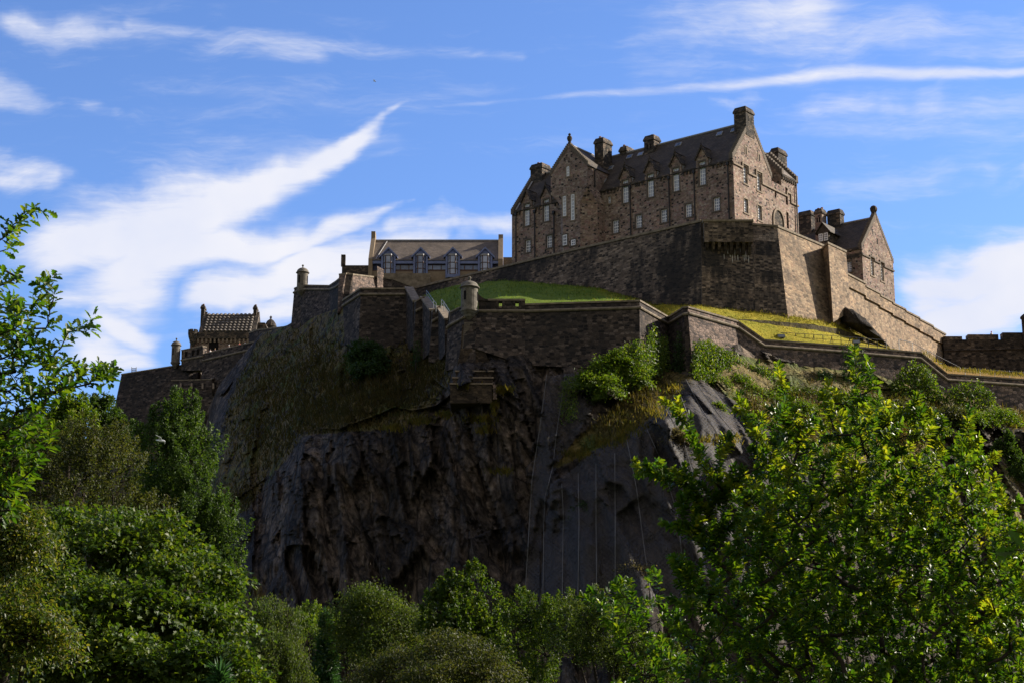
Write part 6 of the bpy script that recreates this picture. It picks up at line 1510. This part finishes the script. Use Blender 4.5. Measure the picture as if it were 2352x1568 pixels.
oak('oak_tree', 'oak boughs hanging into the left edge of the photo against the sky',
    fill([(-60, 700), (20, 690), (60, 740), (120, 830), (150, 900), (90, 960), (60, 1010), (-60, 1020)], 120, 19, .9, .08) + fill([(-60, 980), (90, 960), (130, 1010), (80, 1080), (-60, 1110)], 40, 19, .6, .09) + fill([(-60, 1090), (60, 1110), (70, 1160), (20, 1190), (-60, 1190)], 22, 19, .5, .08)
    + shoot([(-20, 560), (20, 540), (40, 500), (85, 495)], 9, 12, 19) + shoot([(-20, 590), (25, 570)], 3, 10, 19) + shoot([(-20, 660), (10, 650), (30, 640)], 4, 8, 19) + shoot([(60, 760), (85, 700), (95, 660), (120, 650)], 8, 10, 19) + shoot([(90, 780), (115, 735), (120, 690)], 5, 10, 19) + shoot([(100, 830), (160, 770), (205, 745)], 7, 9, 19) + shoot([(120, 850), (180, 840), (230, 845), (250, 880)], 11, 12, 19) + shoot([(140, 880), (190, 880), (240, 860)], 7, 10, 19),
    A(-9.5, 19.5, float(gz(-9.5, 19.5)) - .2), [P(-420, 1250, 19.3), P(-260, 1050, 19.1), P(-120, 930, 19)], L_OAK, .125, 11, .27, r_max=.05)
oak('oak_tree', 'leafy oak boughs in the bottom centre, left of the big oak', fill([(1340, 1370), (1400, 1345), (1470, 1325), (1510, 1330), (1560, 1400), (1560, 1640), (1400, 1640), (1440, 1500), (1380, 1420)], 70, 33, .9, .2) + shoot([(1180, 1640), (1280, 1600)], 3, 20, 33), A(3.2, 33.5, float(gz(3.2, 33.5)) - .2), [P(1520, 1720, 33.2), P(1500, 1600, 33.1)], L_OAK, .15, 26, .36, r_max=.09)
near = thing('oak_bough', 'dark out-of-light oak leaves poking in at the right edge', 'branch', P(2420, 1260, 9)); nb = MB(); nb.tube([P(2520, 1300, 9), P(2400, 1262, 9), P(2330, 1262, 9)], [.02, .008, .004], 5); nb.build('twig', M_TWIG, near)
k_ = 480; shade_leaves = np.array([P(2450, 1262, 9) + A(.1 + rng.uniform(0, .9), rng.uniform(-.25, .5), rng.uniform(-.05, .62)) for _ in range(k_)]); leaves('leaf', L_OAK, near, shade_leaves, rvec(k_), rvec(k_) + A(1, .3, .5), rng.uniform(.1, .14, k_), 'oak')  # unseen leaves added beyond the right edge to shade the bough
pp = np.array([P(2352, 1262, 9), P(2340, 1262, 9), P(2375, 1255, 9), P(2330, 1264, 9)]); leaves('leaf', L_OAK, near, pp, np.array([A(-.5, -.3, .75), A(-1, -.1, -.1), A(.2, -.5, 1), A(-.7, .2, -.35)]), np.array([A(.4, -1, .1)] * 4), np.array([.13, .12, .12, .1]), 'oak')
sprig = thing('pine_sprig', 'bright green pine sprig at the bottom left edge', 'plant', P(505, 1640, 30)); nb = MB(); nb.tube([P(505, 1700, 30), P(505, 1560, 30)], [.03, .01], 5); nb.build('stem', M_TWIG, sprig)
n = 170; fq = rng.uniform(0, 1, n); pp = np.array([P(505, 1590 - 45 * f, 30) for f in fq]); dd = rvec(n) * .8 + A(0, 0, .7); leaves('needles', L_PINE, sprig, pp, dd, rvec(n), rng.uniform(.22, .36, n), 'blade')

# ---- ivy on walls, bushes and grass on the crag
def ivy(label, mat, pts, out, size, name='ivy', cat='ivy', stem=True, jit=.25, kind='simple'):
    pts = np.array(pts); c = pts.mean(0); c[2] = pts[:, 2].min(); root = thing(name, label, cat, c); n = len(pts)
    o = np.array(out, float); q = pts + rng.normal(size=(n, 3)) * jit + o * np.abs(rng.normal(size=(n, 1))) * jit
    leaves('foliage', mat, root, q, rvec(n) * .8 + A(0, 0, -.5), rvec(n) * .6 + o * 1.0 + A(0, 0, .5), size * rng.uniform(.6, 1.3, n), kind)
    if stem:
        mb = MB(); b_ = pts[np.argsort(pts[:, 2])[:max(3, n // 60)]]
        for k in range(min(7, len(b_))): t_ = pts[rng.integers(n)]; mb.tube([b_[k], (b_[k] + t_) / 2, t_], [.05, .035, .015], 4)
        mb.build('stem', M_BARK, root)
    return root
def poly_pts(poly, n, fY):
    xs = [p[0] for p in poly]; ys = [p[1] for p in poly]; o = []
    while len(o) < n:
        x, y = rng.uniform(min(xs), max(xs), 400), rng.uniform(min(ys), max(ys), 400); m = inpoly(x, y, poly)
        for a_, b_ in zip(x[m], y[m]): o.append(P(a_, b_, fY(a_, b_)))
    return o[:n]
def clump(label, blobs, mat, n_cl, per, spread, size, name='bush', cat='bush', mode='round', group=None, length=.6):
    cs = np.array([b[0] for b in blobs]); base = cs.mean(0); base[2] = min(b[0][2] - b[3] for b in blobs); root = thing(name, label, cat, base, group)
    Pt, D, N = crown_points(blobs, n_cl, per, spread, mode, length, (.35, 1.03)); leaves('foliage', mat, root, Pt, D, N, size * rng.uniform(.65, 1.3, len(Pt)))
    mb = MB()
    for c, rx, ry, rz in blobs: mb.tube([base + A(rng.uniform(-.2, .2), .2, -.3), (base + c) / 2, c], [.08, .06, .02], 5)
    mb.build('stem', M_BARK, root); return root
def wallY(H, B):
    def f(x, y):
        return float(np.interp(x, [1096, 1206, 1470, 1535, 1577, 1592, 1700, 1757, 1937, 2116, 2178, 2402], [203, 202.5, 201, 209, 205.5, 204.2, J1[1], J2[1], J3[1], J4[1], J5[1], J6[1]])) - .5 - .009 * max(0, y - 720)
    return f
wf = wallY(0, 0)
def wavy(base, tops):  # polygon: jagged creeping top edge over a base line
    return tops + base
ivy('dark green ivy climbing the re-entrant corner of the lower rampart', L_IVYL, poly_pts([(1420, 830), (1432, 790), (1445, 800), (1462, 780), (1480, 800), (1492, 760), (1500, 752), (1508, 780), (1530, 770), (1534, 830), (1530, 880), (1470, 900), (1400, 900), (1380, 850)], 5200, lambda x, y: wf(x, y) - .5), A(.2, -1, 0), .34)
ivy('narrow dark ivy strip beside the pale quoined corner of the lower rampart', L_IVY, poly_pts([(1545, 850), (1552, 800), (1562, 748), (1568, 790), (1570, 860), (1556, 880)], 600, lambda x, y: wf(x, y) - .1), A(-.5, -1, 0), .28)
ivy('bright sunlit ivy mass spilling down the rubble wall right of its corner', L_IVYL, poly_pts([(1590, 860), (1596, 790), (1625, 785), (1650, 800), (1690, 815), (1710, 840), (1760, 845), (1780, 885), (1740, 905), (1680, 900), (1620, 890)], 8000, lambda x, y: wf(x, y) - 1.1), A(.2, -1, .2), .36)
ivy('dark ivy column hanging over the parapet behind the tall oak shoot', L_IVY, poly_pts([(1930, 890), (1938, 820), (1935, 800), (1950, 790), (1975, 800), (1998, 830), (2000, 880), (1970, 900)], 1300, lambda x, y: wf(x, y) - .5), A(0, -1, .1), .30)
ivy('large rounded ivy patch below the sloping step of the coping', L_IVYL, poly_pts([(2042, 925), (2050, 885), (2056, 862), (2063, 868), (2072, 842), (2084, 850), (2098, 828), (2108, 840), (2122, 836), (2134, 858), (2146, 866), (2150, 890), (2166, 900), (2178, 924), (2140, 925), (2090, 925)], 3400, lambda x, y: wf(x, y) - .6), A(0, -1, .2), .34)
ivy('low ivy patch along the wall foot near the right edge', L_IVYL, poly_pts([(2170, 920), (2185, 890), (2215, 880), (2250, 878), (2280, 905), (2290, 940), (2250, 945), (2200, 930)], 1500, lambda x, y: wf(x, y) - .8), A(0, -1, .2), .34)
ivy('small ivy tuft on the rampart between the bright ivy mass and the ivy column', L_IVY, poly_pts([(1870, 890), (1878, 855), (1895, 848), (1915, 865), (1925, 895), (1895, 905)], 700, lambda x, y: wf(x, y) - .5), A(0, -1, .1), .30)
ivy('thin green ivy streak on the wall left of the stepped buttress', L_IVY, poly_pts([(948, 860), (953, 800), (958, 775), (964, 800), (958, 860)], 350, lambda x, y: min(cliff_Y(x, y), 219) - .6), A(0, -1, 0), .26)
clump('big dark bush growing against the outer wall on the grassy slope', [blob(845, 815, 42, 34, 224), blob(820, 835, 30, 28, 223), blob(870, 840, 34, 28, 222), blob(845, 855, 45, 20, 221)], L_IVY, 420, 28, .4, .30)
clump('dark leafy bush above the narrow netting, with bright yellow-green tips', [blob(1385, 855, 42, 34, 198), blob(1420, 840, 35, 40, 198.5), blob(1350, 880, 30, 26, 196), blob(1395, 900, 45, 30, 196), blob(1455, 870, 40, 35, 199)], L_IVYL, 520, 28, .4, .28)
ivy('bright yellow-green creeper trailing down over the narrow netting', L_IVYL, poly_pts([(1290, 880), (1300, 868), (1320, 862), (1332, 880), (1320, 900), (1325, 935), (1318, 960), (1290, 970), (1288, 920)], 1100, lambda x, y: cliff_Y(x, y) - 2.0), A(0, -1, .2), .22)
clump('low green bush along the foot of the rubble wall behind the oak tops', [blob(1640, 885, 45, 16, 205), blob(1720, 905, 50, 16, 206), blob(1690, 880, 40, 15, 207)], L_IVYL, 330, 26, .4, .26)
clump('green scrub patch on the slope under the ivy column', [blob(1960, 935, 50, 22, 209), blob(2020, 945, 45, 20, 210), blob(1990, 965, 60, 20, 208)], L_IVYL, 380, 26, .45, .28)
clump('yellow-green scrub patch right of the bright ivy mass', [blob(1770, 925, 45, 20, 206), blob(1830, 945, 50, 22, 205), blob(1735, 940, 35, 16, 203)], L_IVYL, 360, 26, .45, .28)
clump('low green scrub at the right end of the slope', [blob(2235, 965, 50, 16, 217), blob(2300, 960, 40, 14, 219), blob(2140, 985, 50, 18, 213)], L_IVYL, 340, 26, .45, .28)
clump('olive scrub at the wall foot between oak shoots', [blob(1850, 915, 60, 22, 211), blob(1900, 920, 50, 20, 212), blob(1790, 905, 40, 18, 209)], L_BIRCH, 330, 26, .45, .26)
clump('dark scrub under the rounded ivy patch', [blob(2110, 945, 45, 18, 216), blob(2180, 955, 60, 18, 217), blob(2060, 935, 30, 14, 215)], L_BROWN, 300, 26, .45, .26)
clump('pale dry bush with whitish leaves on the broad netting', [blob(1555, 1005, 24, 22, 184), blob(1575, 1015, 18, 16, 184)], L_PALE, 130, 22, .3, .24)
clump('pale dry twiggy bush near the foot of the broad netting', [blob(1455, 1310, 26, 18, 176), blob(1480, 1315, 16, 12, 176)], L_PALE, 110, 18, .35, .2)
clump('small green bush high on the broad netting', [blob(1648, 935, 12, 9, 195)], L_IVYL, 40, 22, .25, .24)
clump('dark green bush in the middle of the broad netting', [blob(1345, 1168, 26, 15, 184), blob(1335, 1180, 20, 10, 184)], L_IVY, 100, 22, .3, .24)
clump('leafy shrub in shade on the rock at the right edge, upper one', [blob(2310, 1030, 22, 30, 200), blob(2330, 1060, 25, 30, 200)], L_DARK, 170, 24, .5, .32, mode='up')
clump('leafy shrub in shade on the rock at the right edge, lower one', [blob(2345, 1090, 30, 26, 198), blob(2370, 1110, 30, 26, 198)], L_DARK, 150, 24, .5, .32, mode='up')
def tufts(name, mat, spots, n, size, up=1.0):
    PP = []
    for (x, y, rx, ry, w) in spots:
        for _ in range(int(n * w)): 
            a_, b_ = x + rng.normal() * rx, y + rng.normal() * ry
            fi = int(np.clip((a_ + 260) / 2900 * (NU - 1), 0, NU - 1))
            if b_ < gy[fi, 0] + 6 or (name == 'slope_grass' and not any(inpoly(np.array([a_]), np.array([b_]), g_)[0] for g_, _ in GRASS)): continue
            PP.append(on_cliff(a_, b_, .1))
    PP = np.array(PP); m = len(PP); o = leaves(name, mat, None, PP, rvec(m) * .5 + A(0, -.25, up), rvec(m) + A(0, -.8, 0), size * rng.uniform(.5, 1.4, m), 'blade'); o['kind'] = 'stuff'; return o
tufts('ledge_grass', L_ORANGE, [(1085, 890, 14, 3, 1), (1155, 900, 12, 4, 1), (1100, 965, 18, 4, 1.2), (1020, 955, 10, 4, .6), (965, 970, 14, 5, .8), (905, 985, 16, 4, .8), (1135, 935, 5, 10, .6), (1115, 990, 12, 5, .6), (1450, 985, 26, 10, 1.0), (1390, 1020, 20, 6, .8), (1330, 1046, 22, 6, .8), (1500, 950, 16, 9, .7), (1545, 895, 12, 8, .5), (1430, 1008, 8, 9, .6), (1640, 1015, 26, 6, 1.2), (1690, 1010, 12, 5, .4), (2110, 1005, 40, 14, 1.0), (2330, 968, 40, 10, 1.6), (1950, 1020, 60, 30, .8), (1150, 1085, 14, 3, .5)], 260, .62)
tufts('slope_grass', L_GRASS, [(600, 900, 60, 60, 5), (700, 850, 60, 60, 5), (800, 900, 70, 50, 5), (900, 900, 60, 40, 5), (620, 1020, 50, 40, 3), (980, 850, 30, 30, 2), (750, 960, 60, 25, 3), (1400, 960, 40, 30, 2), (1480, 890, 30, 25, 2), (1700, 960, 40, 30, 2), (1850, 980, 70, 40, 4), (2000, 960, 70, 30, 4), (2150, 1000, 80, 30, 4), (2300, 980, 50, 20, 2), (560, 1150, 30, 25, 1.5)], 420, .75)
# ragged turf on the lawns and along the wall foot
PP = []
for _ in range(9000):
    a_, b_ = (up_ if rng.uniform() < .72 else lo_)[rng.integers(len(up_))]; t_ = rng.uniform(0, 1) ** (2.2 if rng.uniform() < .5 else 1); PP.append(a_ + (b_ - a_) * t_ + A(*(rng.normal(size=2) * .25), -.02))
PP = np.array(PP); m = len(PP); sunny_m = PP[:, 0] + rng.normal(size=m) * 5 > 16  # blades follow the lawn's painted sunlit and shaded sides
for nm, mt, sel in (('turf_grass', L_ORANGE, sunny_m), ('turf_grass', L_IVYL, ~sunny_m)):
    q_ = PP[sel]; k_ = len(q_); o = leaves(nm, mt, None, q_, rvec(k_) * .5 + A(0, -.1, 1), rvec(k_) + A(0, -.8, 0), .3 * rng.uniform(.4, 1.5, k_), 'blade'); o['kind'] = 'stuff'
# tall dry grass behind the right end of the lower wall
PP = np.array([P(x, y, Y) for x, y, Y in zip(*(lambda n: (lambda t: (2120 + 232 * t + rng.uniform(-6, 6, n), np.interp(2120 + 232 * t, [2120, 2175, 2352], [812, 852, 866]) + rng.uniform(-8, 1, n), 228 + 8 * rng.uniform(0, 1, n)))(rng.uniform(0, 1, n)))(900))])
o = leaves('dry_grass', L_ORANGE, None, PP, rvec(len(PP)) * .4 + A(0, 0, 1), rvec(len(PP)) + A(0, -.8, 0), .42 * rng.uniform(.5, 1.4, len(PP)), 'blade'); o['kind'] = 'stuff'

# ------------------------------------------------------------------ people and birds
M_SKIN = plain('skin', (0.45, 0.27, 0.2), .6, .3, .05); M_HAIR = plain('hair', (0.05, 0.035, 0.025), .7, .3, .1)
def person(label, px, py_head, Y, cols, facing, group):
    h = P(px, py_head, Y); s = 1.72; root = thing('person', label, 'person', A(h[0], h[1], h[2] - s + .1), group); b = A(h[0], h[1], h[2] - s + .1)
    f = A(math.cos(facing), math.sin(facing), 0); r = A(-f[1], f[0], 0)
    V = [b + Z * .92, b + Z * 1.18, b + Z * 1.40 , b + Z * 1.50, b + Z * 1.60, b + Z * 1.70]; R = [.15, .15, .16, .055, .095, .07]; E = [(0, 1), (1, 2), (2, 3), (3, 4), (4, 5)]
    for sd in (-1, 1):
        i = len(V); V += [b + r * sd * .17 + Z * 1.41, b + r * sd * .22 + f * .08 + Z * 1.13, b + r * sd * .17 + f * .34 + Z * 1.08]; R += [.06, .048, .035]; E += [(2, i), (i, i + 1), (i + 1, i + 2)]
        i = len(V); V += [b + r * sd * .09 + Z * .88, b + r * sd * .10 + f * .02 + Z * .48, b + r * sd * .10 + Z * .07, b + r * sd * .10 + f * .14 + Z * .04]; R += [.095, .065, .045, .04]; E += [(0, i), (i, i + 1), (i + 1, i + 2), (i + 2, i + 3)]
    me = bpy.data.meshes.new('body'); me.from_pydata([tuple(v - b) for v in V], E, []); o = bpy.data.objects.new('body', me); SC.collection.objects.link(o); o.parent = root
    sk = o.modifiers.new('Skin', 'SKIN')
    for i, v in enumerate(me.skin_vertices[0].data): v.radius = (R[i], R[i]); v.use_root = i == 0
    o.modifiers.new('Sub', 'SUBSURF').levels = 1; o.modifiers['Sub'].render_levels = 1; me.materials.append(M_SKIN)
    mb = MB(); mb.lathe(b, [(.1, .8), (.185, .84), (.19, 1.1), (.2, 1.36), (.09, 1.475), (.07, 1.48)], 12); mb.build('jacket', cols[0], root, True)
    for sd in (-1, 1): mb = MB(); mb.tube([b + r * sd * .09 + Z * .9, b + r * sd * .10 + f * .02 + Z * .48, b + r * sd * .10 + Z * .1], [.115, .085, .07], 8); mb.build('trouser_leg', cols[1], root)
    mb = MB(); mb.lathe(b - f * .015, [(.105, 1.62), (.115, 1.68), (.09, 1.76), (.03, 1.80)], 10); mb.build('hair', cols[2], root, True)
    return root
MR = plain('red_cloth', (.45, .05, .05), .8, .2, .1); MW = plain('white_cloth', (.75, .74, .72), .8, .2, .05); MBL = plain('navy_cloth', (.03, .04, .09), .8, .2, .1); MG = plain('grey_cloth', (.2, .2, .21), .8, .2, .1); MBR = plain('fair_hair', (.3, .19, .09), .7, .3, .1)
person('distant visitor in a white top with a red cap above the far right crenellated wall', 2277, 763, YR + .9, (MW, MBL, MR), -1.5, None)
for i, (x, y, c, lab) in enumerate([(472, 806, (MG, MBL, M_HAIR), 'leftmost visitor looking over the shadowed wall, in grey'), (483, 803, (MW, MBL, M_HAIR), 'visitor in a white top second from the left on the shadowed wall'), (494, 801.5, (MBL, MG, MBR), 'fair-haired visitor in dark clothes beside the white-topped visitor'),
                          (526, 793.5, (MG, MBL, MW), 'visitor with a white cap in the middle of the shadowed wall'), (550, 787.5, (MR, MBL, MBR), 'visitor in red further up the shadowed wall'), (563, 784.5, (MW, MG, M_HAIR), 'rightmost visitor on the shadowed wall, wearing white')]):
    person(lab, x, y, float(np.interp(x, [468, 590], [L2[1], L3[1]])) + 1.3, c, -1.6 + .2 * i, 'visitors on the left wall')
def gull(label, px, py, Y, span, bank):
    c = P(px, py, Y); root = thing('gull', label, 'bird', c, 'gulls in flight'); mb = MB(); f = nrm(A(.8, -.3, -.15)); r = nrm(np.cross(f, Z)); u = np.cross(r, f)
    mb.tube([c - f * span * .28, c - f * span * .12, c + f * .02, c + f * span * .16, c + f * span * .22, c + f * span * .27], [span * .012, span * .04, span * .062, span * .05, span * .04, span * .008], 8); mb.build('body', M_WHITE, root, True)
    for sd in (-1, 1):
        w = nrm(r * sd + u * (.5 + bank * sd)); w2 = nrm(r * sd + u * (-.15 + bank * sd)); a_ = c + f * span * .08; b_ = a_ + w * span * .22; d_ = b_ + w2 * span * .3 - f * span * .12; e_ = c - f * span * .08
        k = MB(); t = u * span * .012
        k.prism([a_, b_ + f * span * .02, d_, b_ - f * span * .13, e_], t); k.build('wing', plain('gull_wing', (.55, .57, .6), .7, .2, .1) if 'gull_wing' not in MATS else MATS['gull_wing'], root)
gull('white gull gliding past the columnar tree', 369, 1011, 100, 1.25, .35)
gull('tiny distant bird high in the open sky', 860, 187, 260, 1.2, .1)
